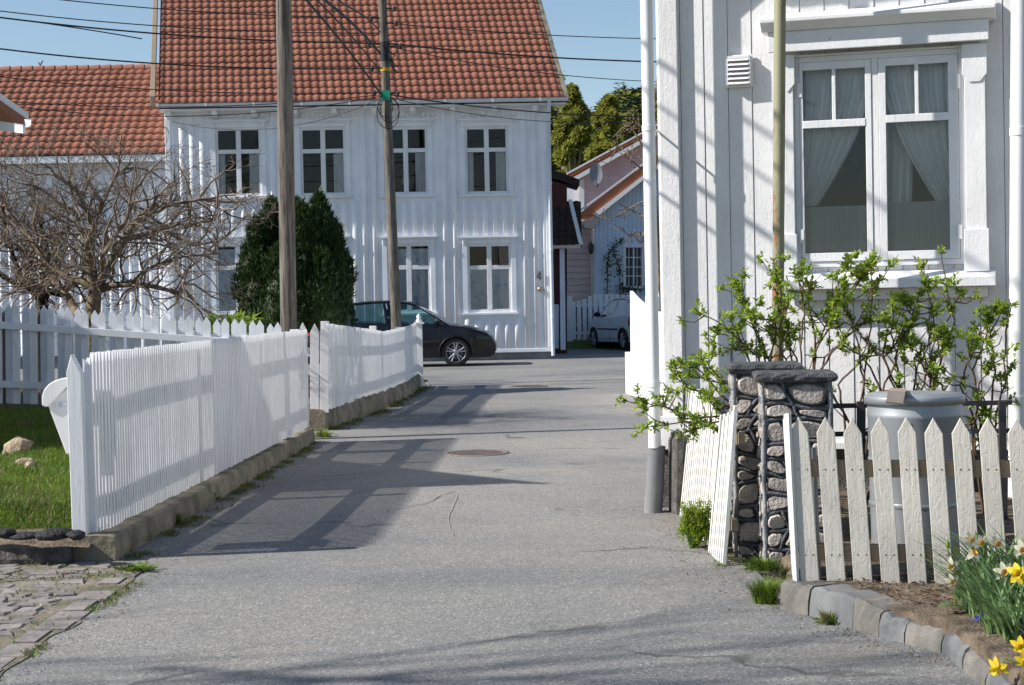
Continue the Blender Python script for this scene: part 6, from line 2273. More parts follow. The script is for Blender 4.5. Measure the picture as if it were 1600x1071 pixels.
# ---- yew
yr = random.Random(5)
YY = 25.8
yw = thing('yew_bush', 'dense dark green conical yew between the two poles', 'yew', V((P(458, 520, YY).x, YY, .1)))
q0 = V(yw.location)
# lobes of upright sprays: (px centre, py top, half width px, base py)
lobes = [(498, 308, 46, 505, 0), (470, 322, 50, 510, -.3), (425, 316, 42, 510, .1), (400, 345, 36, 510, -.2), (524, 370, 34, 510, -.2), (450, 345, 55, 515, .3), (446, 385, 58, 520, -.55), (500, 395, 52, 520, -.5), (405, 400, 40, 520, -.4), (465, 318, 48, 505, .3), (520, 352, 32, 500, .1), (418, 330, 36, 505, .3)]
mb = MB(); core = MB()
for (cx, ty, hwp, by, dy) in lobes:
    c0 = P(cx, by, YY + dy) - q0; tp = P(cx, ty, YY + dy) - q0
    hw_ = hwp / 2600 * YY
    H = tp.z - c0.z
    n = int(2600 * hw_ * H)
    for _ in range(n):
        f = yr.random() ** .8
        rad = hw_ * (1 - f ** 3.2) ** .8 * (.82 + .18 * math.sin(f * 9 + cx))
        a = yr.uniform(0, 6.283)
        k = 1 - .35 * yr.random() ** 2
        p = V((c0.x + (tp.x - c0.x) * f + math.cos(a) * rad * k, c0.y + math.sin(a) * rad * k * .9, c0.z + H * f + yr.uniform(-.05, .05)))
        out = V((math.cos(a), math.sin(a), 0))
        d = (UP * 1.0 + out * yr.uniform(.1, .8) + rnd_unit(yr) * .45).normalized()
        ln = yr.uniform(.06, .15)
        for j in range(3):
            dd = (d + rnd_unit(yr) * .35).normalized()
            leaf(mb, p + rnd_unit(yr) * .02, dd, rnd_unit(yr), ln * yr.uniform(.6, 1.1), yr.uniform(.014, .026), 0, .15)
    rows = []
    for i in range(9):
        f = i / 8
        rad = hw_ * .66 * (1 - f ** 3.2) ** .8
        rows.append([V((c0.x + (tp.x - c0.x) * f + math.cos(a) * rad, c0.y + math.sin(a) * rad * .9, c0.z + H * f * .86 - (.0))) for a in [2 * math.pi * k / 14 for k in range(14)]])
    core.grid(rows, closed=True)
crown = mb.build('crown', M['yew'], yw)
core.build('inner_foliage', M['yew'], crown)
mb = MB(); mb.tube([V((0, 0, -.1)), V((.02, 0, .7)), V((0, 0, 1.6))], [.09, .07, .03], 8); mb.build('trunk', M['dark_bark'], yw)

# low yellow green plant at the foot of the fence pickets
def leaf_clump(name, label, cat, c, r, h, n, lw, mats, rnd, droop=.4, group=None):
    mb = MB()
    t = thing(name, label, cat, c, 0, group)
    for _ in range(n):
        a = rnd.uniform(0, 6.283); rr_ = r * rnd.random() ** .6
        p = V((math.cos(a) * rr_, math.sin(a) * rr_, rnd.uniform(0, h)))
        d = V((math.cos(a), math.sin(a), rnd.uniform(.1, 1.2))) + rnd_unit(rnd) * .5
        leaf(mb, p, d, UP, lw * rnd.uniform(.6, 1.3), lw * rnd.uniform(.25, .45), rnd.randrange(len(mats)), .2)
    mb.build('leaves', mats, t)
    ms = MB()
    for _ in range(10):
        a = rnd.uniform(0, 6.283); ms.tube([V((0, 0, -.03)), V((math.cos(a) * r * .5, math.sin(a) * r * .5, h * .6)), V((math.cos(a) * r * .8, math.sin(a) * r * .8, h))], .006, 5)
    ms.build('stems', M['daff_stem'], t)
    return t
rr = random.Random(9)
leaf_clump('laurel_bush', 'bright yellow green leafy bush peeking over the fence beside the yew', 'bush', P(362, 512, 16.6) - V((0, 0, .05)), .24, .16, 260, .09, [M['weed'], M['spurge']], rr)

# ---- rose bushes in front of the old house
def rose(label, bx, Yb, stems, seed):
    """stems: list of pixel polylines with distance offsets"""
    r = random.Random(seed)
    b0 = P(bx, 900, Yb)
    t = thing('rose_bush', label, 'rose bush', (b0.x, Yb, .06), 0, 'rose bushes before the old house')
    q0 = V(t.location)
    ms, ml = MB(), MB()
    def cluster(p, d, s=1.0):
        nl = r.randint(6, 11)
        for _ in range(nl):
            dd = (d * .5 + rnd_unit(r) + UP * .35).normalized()
            base = p + rnd_unit(r) * .018 * s
            # a short compound leaf: 3 to 5 leaflets
            ln = r.uniform(.020, .036) * s
            for k in range(r.choice((3, 3, 5))):
                off = base + dd * ln * (k // 2) * .55
                sd = dd.cross(rnd_unit(r)).normalized() * (.8 if k % 2 else -.8) if k else V((0, 0, 0))
                leaf(ml, off, dd + sd, UP + rnd_unit(r) * .4, ln, ln * r.uniform(.5, .75), 0, .22)
        if r.random() < .35:
            for _ in range(3): leaf(ml, p + d * .02 * s, d + rnd_unit(r) * .5, UP, .018, .009, 1, .2)
    for pts in stems:
        w = [P(x, y, Yb + dy) - q0 for x, y, dy in pts]
        # smooth the cane
        f = []
        for a, b in zip(w, w[1:]):
            for i in range(5): f.append(a + (b - a) * i / 5 + rnd_unit(r) * .008)
        f.append(w[-1])
        n = len(f)
        ms.tube(f, [.0085 - .0055 * i / (n - 1) for i in range(n)], 5, cap=False)
        L = n
        for i in range(3, n):
            fr = i / n
            if r.random() < .48 * fr + .12:
                d = ((f[i] - f[i - 1]).normalized() * .5 + rnd_unit(r) * .9 + UP * .2).normalized()
                ln = r.uniform(.06, .20)
                e1 = f[i] + d * ln * .5; e2 = e1 + (d + UP * .4 + rnd_unit(r) * .3).normalized() * ln * .5
                ms.tube([f[i], e1, e2], [.0045, .0035, .002], 4, cap=False)
                if r.random() < .35 + .55 * fr: cluster(e2, d, r.uniform(.75, 1.15))
                if fr > .5 and r.random() < .4: cluster(e1, d, r.uniform(.6, .9))
            if fr > .5 and r.random() < .30: cluster(f[i], rnd_unit(r), r.uniform(.6, 1))
        cluster(f[-1], (f[-1] - f[-2]).normalized(), 1.15)
        if r.random() < .7: cluster(f[-2], (f[-1] - f[-2]).normalized(), 1.0)
    ms.build('canes', M['rose_stem'], t)
    ml.build('leaves', [M['rose'], M['rose_bud']], t)
    return t


rose('rose bush with low branches reaching left past the downpipe', 1185, 9.55, [
    [(1190, 760, 0), (1180, 690, 0), (1150, 660, -.1), (1085, 658, -.3), (1010, 668, -.45)],
    [(1190, 760, 0), (1175, 690, 0), (1130, 650, -.1), (1070, 655, -.2), (1045, 640, -.3), (1005, 628, -.4)],
    [(1190, 760, 0), (1165, 660, 0), (1120, 610, 0), (1090, 578, -.1), (1072, 570, -.1)],
    [(1190, 760, 0), (1160, 650, .1), (1110, 620, .1), (1075, 605, 0), (1055, 590, 0)],
    [(1190, 760, 0), (1160, 690, 0), (1125, 640, -.2), (1100, 620, -.2)],
    [(1190, 760, 0), (1175, 660, .1), (1150, 610, .1), (1120, 585, .1), (1095, 560, 0)],
    [(1190, 760, 0), (1150, 690, 0), (1110, 665, -.2), (1080, 672, -.3)],
], 1)
rose('rose bush behind the stone pillars, rising left of the thin pole', 1215, 9.75, [
    [(1215, 760, 0), (1205, 640, 0), (1185, 560, 0), (1140, 515, 0), (1092, 488, 0)],
    [(1215, 760, 0), (1200, 640, 0), (1170, 560, 0), (1145, 530, 0), (1120, 518, 0)],
    [(1215, 760, 0), (1210, 640, 0), (1190, 540, 0), (1165, 480, 0), (1150, 445, 0)],
    [(1215, 760, 0), (1215, 640, 0), (1200, 560, 0), (1180, 510, 0), (1158, 470, 0)],
    [(1215, 760, 0), (1212, 640, 0), (1205, 560, 0), (1215, 490, 0), (1213, 430, 0)],
    [(1215, 760, 0), (1225, 640, 0), (1228, 560, 0), (1200, 520, 0), (1165, 500, 0)],
    [(1215, 760, 0), (1220, 620, 0), (1200, 560, 0), (1160, 540, 0), (1115, 555, 0)],
], 2)
rose('tall rose bush between the thin pole and the left half of the window', 1265, 9.6, [
    [(1265, 780, 0), (1255, 640, 0), (1250, 540, 0), (1256, 480, 0), (1246, 428, 0)],
    [(1265, 780, 0), (1262, 640, 0), (1275, 540, 0), (1310, 470, 0), (1326, 410, 0)],
    [(1265, 780, 0), (1268, 640, 0), (1270, 560, 0), (1300, 500, 0), (1340, 440, 0), (1356, 418, 0)],
    [(1265, 780, 0), (1270, 640, 0), (1275, 520, 0), (1262, 480, 0), (1270, 450, 0)],
    [(1265, 780, 0), (1250, 640, .1), (1235, 540, .1), (1225, 490, .1), (1215, 440, .1)],
    [(1265, 780, 0), (1258, 640, .1), (1245, 560, .1), (1220, 520, .1), (1205, 500, .1)],
    [(1265, 780, 0), (1275, 640, 0), (1290, 560, 0), (1330, 520, 0), (1365, 460, 0)],
], 3)
rose('sprawling rose bush under the middle of the old window', 1350, 9.5, [
    [(1335, 800, 0), (1325, 660, 0), (1280, 580, 0), (1330, 510, 0), (1380, 500, 0), (1420, 520, 0)],
    [(1340, 800, 0), (1340, 660, 0), (1355, 560, 0), (1362, 480, 0), (1360, 415, 0)],
    [(1340, 800, 0), (1360, 660, 0), (1400, 560, 0), (1392, 510, 0), (1400, 470, 0)],
    [(1350, 800, 0), (1410, 640, 0), (1380, 560, 0), (1340, 520, 0), (1310, 470, 0)],
    [(1350, 800, 0), (1395, 640, .1), (1350, 560, .1), (1320, 540, .1), (1300, 480, .1)],
    [(1350, 800, 0), (1350, 640, 0), (1345, 560, 0), (1330, 500, 0), (1318, 445, 0)],
    [(1340, 800, 0), (1320, 660, 0), (1310, 600, 0), (1350, 560, 0), (1405, 545, 0), (1430, 500, 0)],
], 4)
rose('leafiest rose bush, below the right half of the old window', 1440, 9.55, [
    [(1430, 800, 0), (1420, 640, 0), (1380, 560, 0), (1420, 510, 0), (1440, 450, 0)],
    [(1440, 800, 0), (1450, 640, 0), (1470, 560, 0), (1460, 510, 0), (1446, 440, 0)],
    [(1440, 800, 0), (1440, 640, 0), (1470, 570, 0), (1490, 500, 0), (1480, 445, 0)],
    [(1440, 800, 0), (1430, 640, 0), (1430, 560, 0), (1470, 520, 0), (1500, 460, 0)],
    [(1440, 800, 0), (1460, 640, -.1), (1450, 580, -.1), (1455, 545, -.1), (1470, 520, -.1)],
    [(1440, 800, 0), (1480, 660, -.1), (1470, 600, -.1), (1440, 570, -.1), (1430, 540, -.1)],
    [(1440, 800, 0), (1435, 640, -.1), (1445, 590, -.1), (1460, 560, -.1), (1480, 540, -.1)],
    [(1440, 800, 0), (1410, 640, 0), (1400, 560, 0), (1425, 500, 0), (1420, 470, 0)],
], 5)
rose('rose bush crowding the right downpipe', 1545, 9.5, [
    [(1540, 820, 0), (1545, 660, 0), (1555, 580, 0), (1545, 520, 0), (1560, 480, 0)],
    [(1540, 820, 0), (1530, 660, 0), (1520, 580, 0), (1540, 530, 0), (1550, 485, 0)],
    [(1540, 820, 0), (1530, 680, 0), (1500, 600, 0), (1520, 550, 0), (1545, 500, 0)],
    [(1540, 820, 0), (1550, 680, 0), (1570, 600, 0), (1570, 540, 0), (1575, 490, 0)],
    [(1540, 820, 0), (1520, 690, -.1), (1530, 620, -.1), (1515, 570, -.1), (1520, 540, -.1)],
    [(1540, 820, 0), (1560, 690, -.1), (1540, 640, -.1), (1530, 600, -.1), (1550, 570, -.1)],
    [(1540, 820, 0), (1525, 700, -.1), (1515, 660, -.1), (1530, 640, -.1), (1540, 650, -.1)],
], 6)

# ---- spurge by the slats, grass tufts and weeds
rr = random.Random(13)
c = G(1092, 858); c.z = 0
sp = thing('spurge', 'round lime green spurge growing at the foot of the leaning slats', 'plant', (c.x - .02, c.y + .05, 0))
ms, ml = MB(), MB()
for _ in range(120):
    a = rr.uniform(0, 6.283); e = V((math.cos(a) * rr.uniform(.02, .105), math.sin(a) * rr.uniform(.02, .09), rr.uniform(.08, .24))); e.x += .02 * e.z / .25; 
    if rr.random() < .12: e.z += .06
    ms.tube([V((rr.uniform(-.03, .03), rr.uniform(-.03, .03), 0)), e * .55 + V((0, 0, .02)), e], .0022, 4, cap=False)
    for _ in range(44):
        p = e + rnd_unit(rr) * rr.uniform(0, .032) - V((0, 0, rr.random() * .07)) - V((e.x, e.y, 0)) * rr.random() * .3
        leaf(ml, p, rnd_unit(rr) + UP * .5, UP, rr.uniform(.010, .020), rr.uniform(.006, .010), 0, .2)
ms.build('stems', M['daff_stem'], sp); ml.build('leaves', M['spurge'], sp)


def tuft(label, px, py, n, h, r, mats, z=0.0, seed=1, broad=0):
    rd = random.Random(seed)
    c = G(px, py, z)
    mb = MB()
    for _ in range(n):
        a = rd.uniform(0, 6.283); d = V((math.cos(a), math.sin(a), 0))
        p = d * r * rd.random() * .6
        hh = h * rd.uniform(.4, 1.1); lean_ = rd.uniform(.15, 1.0) * hh
        s = V((-d.y, d.x, 0)) * rd.uniform(.0015, .003)
        q1 = p + d * lean_ * .35 + UP * hh * .65; q2 = p + d * lean_ + UP * hh * rd.uniform(.65, 1.0)
        mb.add([c + p - s, c + p + s, c + q1 + s * .8, c + q1 - s * .8, c + q2], [(0, 1, 2, 3), (3, 2, 4)], rd.randrange(len(mats)), True)
    for _ in range(broad):
        a = rd.uniform(0, 6.283); d = V((math.cos(a), math.sin(a), rd.uniform(.05, .6)))
        leaf(mb, c + V((d.x, d.y, 0)) * r * rd.random() * .8 + UP * rd.random() * h * .3, d, UP, rd.uniform(.03, .07), rd.uniform(.012, .026), rd.randrange(len(mats)), .15)
    return tag(mb.build('grass_tuft', mats, base=True), label, 'grass tuft')
gm = [M['grass'], M['weed']]
tuft('wide green tuft at the foot of the stone pillars', 1190, 890, 420, .07, .13, gm, seed=2, broad=40)
tuft('tall grass tuft at the corner of the kerb below the front pillar', 1195, 942, 520, .13, .09, [M['grass']], seed=3)
tuft('short weedy tuft just left of the slate kerb corner', 1232, 950, 160, .05, .06, gm, seed=4, broad=16)
tuft('small tuft growing against the face of the slate kerb', 1296, 975, 120, .07, .06, gm + [M['litter']], seed=5, broad=26)
tuft('tuft sprouting by the end of the concrete wall and cobbles', 210, 893, 200, .05, .12, gm, seed=6, broad=90)
tuft('weedy tuft half way along the near concrete wall', 272, 820, 220, .10, .08, gm, seed=7, broad=40)
tuft('grass tuft by the near concrete wall, farther along it', 325, 785, 200, .10, .08, gm, seed=8, broad=40)
tuft('leafy sprout behind the iron pipe foot', 1040, 690, 60, .16, .05, [M['weed'], M['spurge']], seed=9, broad=30, z=0)
tuft('dry grass tuft at the foot of the cream fence end', 1229, 905, 160, .08, .05, [M['litter'], M['weed']], seed=10, z=.06)
tuft('yellow green tuft at the fence opening beside the wall end', 505, 683, 240, .10, .16, [M['weed'], M['spurge']], seed=11, broad=50)
tuft('grass tuft at the corner of the white house plinth', 842, 560, 200, .22, .30, gm, seed=12)
# mossy weeds along the walls and cobbles: too many to count
mb = MB()
rr = random.Random(31)
def weed_line(x0, y0, x1, y1, wd, n, h=.03):
    for _ in range(n):
        t = rr.random() ; x = x0 + (x1 - x0) * t + abs(rr.gauss(0, wd)); y = y0 + (y1 - y0) * t + rr.gauss(0, .03)
        if nz(x * 3, y * 3) < -.05: continue
        for _ in range(3):
            leaf(mb, V((x + rr.gauss(0, .015), y + rr.gauss(0, .015), .003)), rnd_unit(rr) + UP * .7, UP, rr.uniform(.5, 1.2) * h, rr.uniform(.15, .4) * h, rr.randrange(3), .2)
weed_line(-2.19, 9.3, -2.03, 17, .05, 1500)
weed_line(-2.08, 18.7, -1.68, 22, .06, 500, .05)
weed_line(-1.68, 22.5, -1.48, 28, .07, 500, .05)
weed_line(-2.02, 6, -1.96, 8.9, .03, 500, .022)
for _ in range(1500):
    x = rr.uniform(-3.3, -2.0); y = rr.uniform(6.2, 9.1) if rr.random() < .35 else rr.uniform(8.55, 9.12)
    if nz(x * 2.2, y * 2.2, 1.7) < .02: continue
    leaf(mb, V((x, y, .008)), rnd_unit(rr) + UP * .6, UP, rr.uniform(.01, .03), rr.uniform(.004, .012), rr.randrange(3), .2)
weed_line(1.05, 8.6, 1.1, 10.6, .03, 260, .025)
weed_line(.85, 8.88, 1.1, 8.8, .02, 220, .02)
tag(mb.build('weeds', [M['weed'], M['grass'], M['litter']]), kind='stuff')

# ---- daffodils
def daffodil(label, px, py, Y, facing, size, kind, seed, bx=None, by=None, leaves=7, lh=.30):
    r = random.Random(seed)
    f = P(px, py, Y)
    base = V((P(bx if bx else px + r.uniform(10, 40), 900, Y).x, Y + r.uniform(.0, .06), zbed(f.x, Y)))
    t = thing('daffodil', label, 'daffodil', base, 0, 'daffodils in the flower bed')
    q0 = base
    fl = f - q0
    d = V(facing).normalized()
    neck = fl - d * .035
    mid = V((neck.x * .45, neck.y * .45, max(neck.z * .6, neck.z - .16)))
    g = MB(); g.tube([V((0, 0, -.01)), mid, neck + UP * .012, fl - d * .022], [.0042, .0036, .003, .003], 6); g.build('stem', M['daff_stem'], t)
    fo = bpy.data.objects.new('flower', None); col.objects.link(fo); fo.parent = t; fo.location = fl; fo.empty_display_size = .03
    s = d.orthogonal().normalized(); u2 = d.cross(s).normalized()
    g = MB()
    for k in range(6):
        a = 2 * math.pi * k / 6 + (.0 if k % 2 else .05) + r.uniform(-.12, .12)
        pd = s * math.cos(a) + u2 * math.sin(a)
        side = d.cross(pd).normalized()
        L_ = size * 1.15 * r.uniform(.85, 1.05); W_ = size * .62
        back = -.18 if kind != 'old' else r.uniform(-.9, .2)
        rows = []
        for i in range(6):
            f_ = i / 5
            c = pd * L_ * f_ + d * (back * L_ * f_ * f_ + .012 * k % 2 * .2)
            w_ = W_ * .5 * math.sin(math.pi * (f_ * .86 + .12)) ** .8 * (1 if i < 5 else .12)
            rows.append([c - side * w_ + d * w_ * .25, c, c + side * w_ + d * w_ * .25])
        g.grid(rows)
    g.build('petals', M['petal_yellow'] if kind == 'yellow' else M['petal_white'], fo)
    g = MB()
    tl = size * (.95 if kind == 'yellow' else .55); r0 = size * .22; r1 = size * (.42 if kind == 'yellow' else .34)
    rows = []
    for i in range(6):
        f_ = i / 5
        rad = r0 + (r1 - r0) * f_ ** 2.2
        rows.append([d * (tl * f_) + (s * math.cos(a) + u2 * math.sin(a)) * rad * (1 + (.10 * math.sin(6 * a + k_) if f_ > .9 else 0)) for k_, a in [(0, 2 * math.pi * j / 24) for j in range(24)]])
    g.grid(rows, closed=True); g.build('trumpet', M['petal_yellow'] if kind == 'yellow' else M['trumpet'], fo)
    g = MB()
    blades(g, V((0, 0, 0)), leaves, lh, r)
    g.build('leaves', M['daff_leaf'], t)
    return t


def blades(g, c, n, h, r, lean_=.5, wd=.006):
    for _ in range(n):
        a = r.uniform(0, 6.283) if r.random() < .4 else r.uniform(2.3, 4.2)
        d = V((math.cos(a), math.sin(a), 0))
        p = c + V((r.uniform(-.025, .025), r.uniform(-.025, .025), -.01))
        hh = h * r.uniform(.7, 1.12); le = hh * r.uniform(.3, 1.25) * lean_
        s = V((-d.y, d.x, 0)).normalized() * wd * r.uniform(.7, 1.2)
        rows = []
        for i in range(7):
            f_ = i / 6
            q = p + d * le * f_ ** 1.8 + UP * hh * (f_ - .10 * f_ ** 3)
            k = math.sin(math.pi * min(1, f_ * .75 + .25)) ** .5 if i < 6 else .1
            rows.append([q - s * k, q - UP * wd * .25 * k, q + s * k])
        g.grid(rows)


D = [
    ('white daffodil with orange cup, topmost at the left of the clump', 1517, 842, 6.75, (.1, -1, -.25), .034, 'white', 1540, 9),
    ('white daffodil drooping its yellow cup beside the topmost one', 1531, 845, 6.7, (.25, -.9, -.5), .036, 'white', 1555, 8),
    ('white daffodil with yellow cup at the upper middle of the clump', 1557, 848, 6.7, (.15, -1, -.2), .034, 'white', 1575, 9),
    ('white daffodil with yellow cup cut by the right picture edge', 1598, 858, 6.6, (-.3, -1, -.1), .038, 'white', 1610, 9),
    ('withered white daffodil facing up on the left side', 1520, 868, 6.65, (.3, -.5, .8), .036, 'old', 1545, 8),
    ('wilting cream daffodil in front of the last pickets', 1487, 884, 6.7, (-.4, -.9, -.2), .034, 'old', 1525, 9),
    ('white daffodil with deep orange cup, lowest on the left', 1488, 908, 6.6, (-.1, -1, -.1), .032, 'white', 1530, 9),
    ('white daffodil with orange cup in the middle of the leaves', 1568, 893, 6.3, (-.1, -1, 0), .036, 'white', 1585, 9),
    ('large yellow daffodil, the brightest, at the right edge', 1592, 896, 6.1, (-.5, -.9, .1), .042, 'yellow', 1615, 10),
    ('yellow daffodil with pale petals leaning out over the kerb', 1560, 1042, 5.55, (-.8, -.6, -.35), .036, 'yellow', 1640, 7),
    ('pale yellow daffodil at the right edge above the kerb', 1597, 1008, 5.6, (-.6, -.9, -.15), .036, 'yellow', 1640, 7),
    ('yellow daffodil at the right edge just above the lowest one', 1601, 1030, 5.55, (-.2, -1, -.3), .034, 'yellow', 1650, 7),
]
for i, (lb, px, py, Y, fc, sz, kd, bx, nl) in enumerate(D):
    daffodil(lb, px, py, Y, fc, sz, kd, 100 + i, bx=bx, leaves=nl, lh=.26 if Y > 6 else .2)
# leaf clumps of the bed without flowers
rr = random.Random(41)
for i, (px, Y, n, h, lb) in enumerate(((1548, 6.85, 42, .30, 'dense clump of narrow blue green leaves at the back of the daffodil bed'), (1590, 6.9, 44, .32, 'tall clump of narrow leaves under the white downpipe'), (1560, 6.45, 40, .26, 'dense clump of narrow leaves in the middle of the daffodil bed'), (1600, 6.4, 46, .28, 'dense clump of narrow leaves at the right edge of the daffodil bed'), (1545, 6.6, 26, .24, 'looser clump of narrow leaves at the left of the daffodil bed'), (1595, 6.05, 34, .2, 'lower clump of narrow leaves in front at the right edge'), (1530, 6.75, 30, .24, 'clump of narrow leaves leaning left under the topmost white daffodils'), (1572, 6.25, 36, .24, 'clump of narrow leaves in the front middle of the daffodil bed'))):
    x = P(px, 900, Y).x
    g = MB(); c = V((x, Y, zbed(x, Y)))
    for k in range(5): blades(g, c + V((rr.uniform(-.06, .06), rr.uniform(-.05, .05), 0)), n // 3, h, rr, .85)
    tag(g.build('daffodil_leaves', M['daff_leaf'], base=True), lb, 'leaf clump', 'daffodil leaves')
# a broad tulip leaf rosette
def broad_leaf_plant(label, px, py, z, spec, seed):
    r = random.Random(seed); c = G(px, py, z); g = MB()
    for (dx, dy, ln, wd, up_) in spec:
        d = V((dx, dy, 0)).normalized(); s = V((-d.y, d.x, 0))
        rows = []
        for i in range(8):
            f_ = i / 7
            q = c + d * ln * f_ + UP * (up_ * math.sin(f_ * 2.0))
            w_ = wd * math.sin(math.pi * (f_ * .9 + .08)) ** .8
            rows.append([q - s * w_ + UP * w_ * .4, q, q + s * w_ + UP * w_ * .4])
        g.grid(rows)
    return tag(g.build('tulip_plant', M['tulip_leaf'], base=True), label, 'plant')
broad_leaf_plant('tulip plant with one broad grey green leaf spread over the soil', 1512, 955, .12, [(-.9, -.35, .14, .028, .03), (.3, -.9, .10, .02, .02), (-.1, .8, .12, .02, .10), (.5, .5, .13, .02, .12), (-.5, .4, .10, .02, .12)], 1)
g = MB(); c = P(1481, 858, 6.75); b = V((P(1492, 930, 6.75).x, 6.75, .12))
g.tube([b, (b + c) / 2 + V((.01, 0, .02)), c], .003, 5); g.lathe([(0, 0), (.008, .008), (.009, .022), (.003, .036), (0, .042)], 10, c)
tag(g.build('tulip_bud', M['rose'], base=True), 'single green bud on a thin stem before the last pickets', 'flower bud')
for i, (px, py, lb) in enumerate(((1532, 974, 'small blue flower on the soil, left of the pair above the kerb'), (1545, 968, 'small blue flower on the soil, right of the pair above the kerb'), (1575, 922, 'tiny blue flower among the daffodil leaves'))):
    c = G(px, py + 6, .12); g = MB(); rr = random.Random(60 + i)
    for k in range(7):
        p = c + V((rr.gauss(0, .010), rr.gauss(0, .008), rr.uniform(.02, .05)))
        for m_ in range(6): leaf(g, p, rnd_unit(rr) + V((0, -.3, .1)), UP, .011, .006, 0, .2)
    for k in range(3): g.tube([c, c + V((rr.gauss(0, .006), 0, .045))], .0012, 4, m=1)
    tag(g.build('scilla', [M['scilla'], M['daff_stem']], base=True), lb, 'flower', 'small blue flowers')

# ---- bare thorny shrub leaning over from behind the old house, and a climber on the cottage
cb = thing('bare_shrub', 'bare knobbly branches reaching left from behind the white downpipe', 'shrub', V((P(1030, 560, 30).x, 30, 0)))
q0 = V(cb.location)
mb = MB(); rr = random.Random(3)
def CP(px, py, dy=0): return P(px, py, 30 + dy) - q0
b_ = CP(1032, 545); b_.z = 0
mb.tube([b_, CP(1030, 420), CP(1025, 330), CP(1018, 270)], [.06, .05, .04, .03], 7)
for pts in ([(1018, 270), (1000, 262), (985, 250), (962, 235)], [(1018, 270), (1002, 225), (985, 196), (972, 200), (958, 215)], [(1024, 330), (1005, 315), (985, 325), (960, 340), (933, 342)], [(1024, 330), (1008, 340), (990, 330), (965, 318)], [(1026, 380), (1005, 365), (985, 370), (960, 350)], [(1028, 400), (1010, 360), (1000, 380), (985, 362)], [(1020, 280), (1000, 245), (980, 240), (965, 228), (950, 258)], [(1018, 270), (1005, 200), (995, 193), (985, 205)], [(1018, 270), (1022, 200), (1024, 150), (1026, 120)], [(1024, 330), (1022, 300), (1027, 240)]):
    w = [CP(x, y, rr.uniform(-.3, .3)) for x, y in pts]
    mb.tube(w, [.022 - .016 * i / (len(w) - 1) for i in range(len(w))], 5, cap=False)
    for a, b in zip(w, w[1:]):
        for k in range(5):
            p = a + (b - a) * rr.random(); d = rnd_unit(rr) * rr.uniform(.05, .2)
            mb.tube([p, p + d], [.007, .004], 4, cap=False)
            blob(mb, p + d, (.018, .018, .018), k, 1, .2)
mb.build('branches', M['bark'], cb)

iv = thing('climbing_plant', 'dark leafy climber arching round the cottage window', 'climber', V((P(955, 470, 53.8).x, 53.8, 0)))
q0 = V(iv.location)
ml, ms = MB(), MB(); rr = random.Random(14)
for pts in ([(950, 540), (949, 430), (950, 400), (958, 385), (975, 374)], [(972, 540), (968, 430), (966, 410), (958, 392)], [(974, 452), (985, 453), (1003, 452)], [(968, 440), (974, 450), (990, 455)]):
    w = [P(x, y, 53.8) - q0 for x, y in pts]
    ms.tube(w, .02, 5, cap=False)
    for a, b in zip(w, w[1:]):
        n = int((b - a).length * 95) + 6
        if a.z < .9 and b.z > 1.5: n = int(n * .5)
        for _ in range(n):
            f = rr.random()
            if nz(f * 9 + a.x * 7, a.z * 5) < -.2: continue
            p = a + (b - a) * f + V((rr.gauss(0, .07), rr.uniform(-.1, 0), rr.gauss(0, .06)))
            leaf(ml, p, rnd_unit(rr), V((0, -1, .3)), rr.uniform(.05, .10), rr.uniform(.04, .07), 0, .1)
ml.build('leaves', M['ivy'], iv); ms.build('stems', M['bark'], iv)

# ---- dark low hedge added behind the far gate to darken its gaps
hd = thing('hedge', 'dark low hedge added to darken the slat gaps of the far garden gate', 'hedge', V((P(930, 530, 50.6).x, 50.6, 0)))
rr = random.Random(19); ml = MB(); ms = MB()
for _ in range(5200):
    p = V((rr.uniform(-.95, 1.1), rr.uniform(-.28, .28), 1.28 * rr.random() ** .8))
    leaf(ml, p, rnd_unit(rr), UP, rr.uniform(.05, .10), rr.uniform(.03, .05), 0, .15)
for k in range(9): ms.tube([V((-.85 + k * .22, 0, -.05)), V((-.85 + k * .22 + rr.uniform(-.08, .08), 0, 1.1))], .02, 5)
ml.build('leaves', M['yew'], hd); ms.build('stems', M['dark_bark'], hd)

# ---- trees behind the houses
def leafy_tree(name, label, cat, px, pyb, pyt, Y, hwp, mats, n, ls, seed, trunk=None, gaps=.0, group=None, airy=1.0):
    r = random.Random(seed)
    top = P(px, pyt, Y); c = V((top.x, Y, -1))
    t = thing(name, label, cat, c, 0, group)
    hw_ = hwp / 2600 * Y; H = top.z + 1
    lobes = []
    for k in range(95):
        f = r.uniform(.16, .96); a = r.uniform(0, 6.283); rad = hw_ * math.sin(math.pi * min(.97, f * .92 + .1)) ** .8 * r.uniform(.25, .85)
        lobes.append((V((math.cos(a) * rad, math.sin(a) * rad, H * f)), hw_ * r.uniform(.09, .24)))
    mb = MB()
    for _ in range(n):
        cc, rr_ = r.choice(lobes)
        d = rnd_unit(r); p = cc + V((d.x, d.y, d.z * .85)) * rr_ * (r.random() ** .4) * airy
        leaf(mb, p, d + rnd_unit(r), UP, ls * r.uniform(.6, 1.4), ls * r.uniform(.4, .8), r.randrange(len(mats)), .15)
    mb.build('crown', mats, t)
    tk = MB()
    tk.tube([V((0, 0, -1)), V((hw_ * .05, 0, H * .45)), V((0, 0, H * .92))], [H * .022, H * .015, H * .004], 8)
    for cc, rr_ in lobes[:12]: tk.tube([V((0, 0, max(.5, cc.z - H * .22))), cc * .6 + V((0, 0, cc.z * .3)), cc], [H * .007, H * .005, H * .002], 5)
    tk.build('trunk', trunk or M['bark'], t)
    return t
leafy_tree('birch_tree', 'olive green spring tree directly behind the right corner of the white house', 'tree', 892, 420, 122, 88, 52, [M['olive']], 34000, .24, 1)
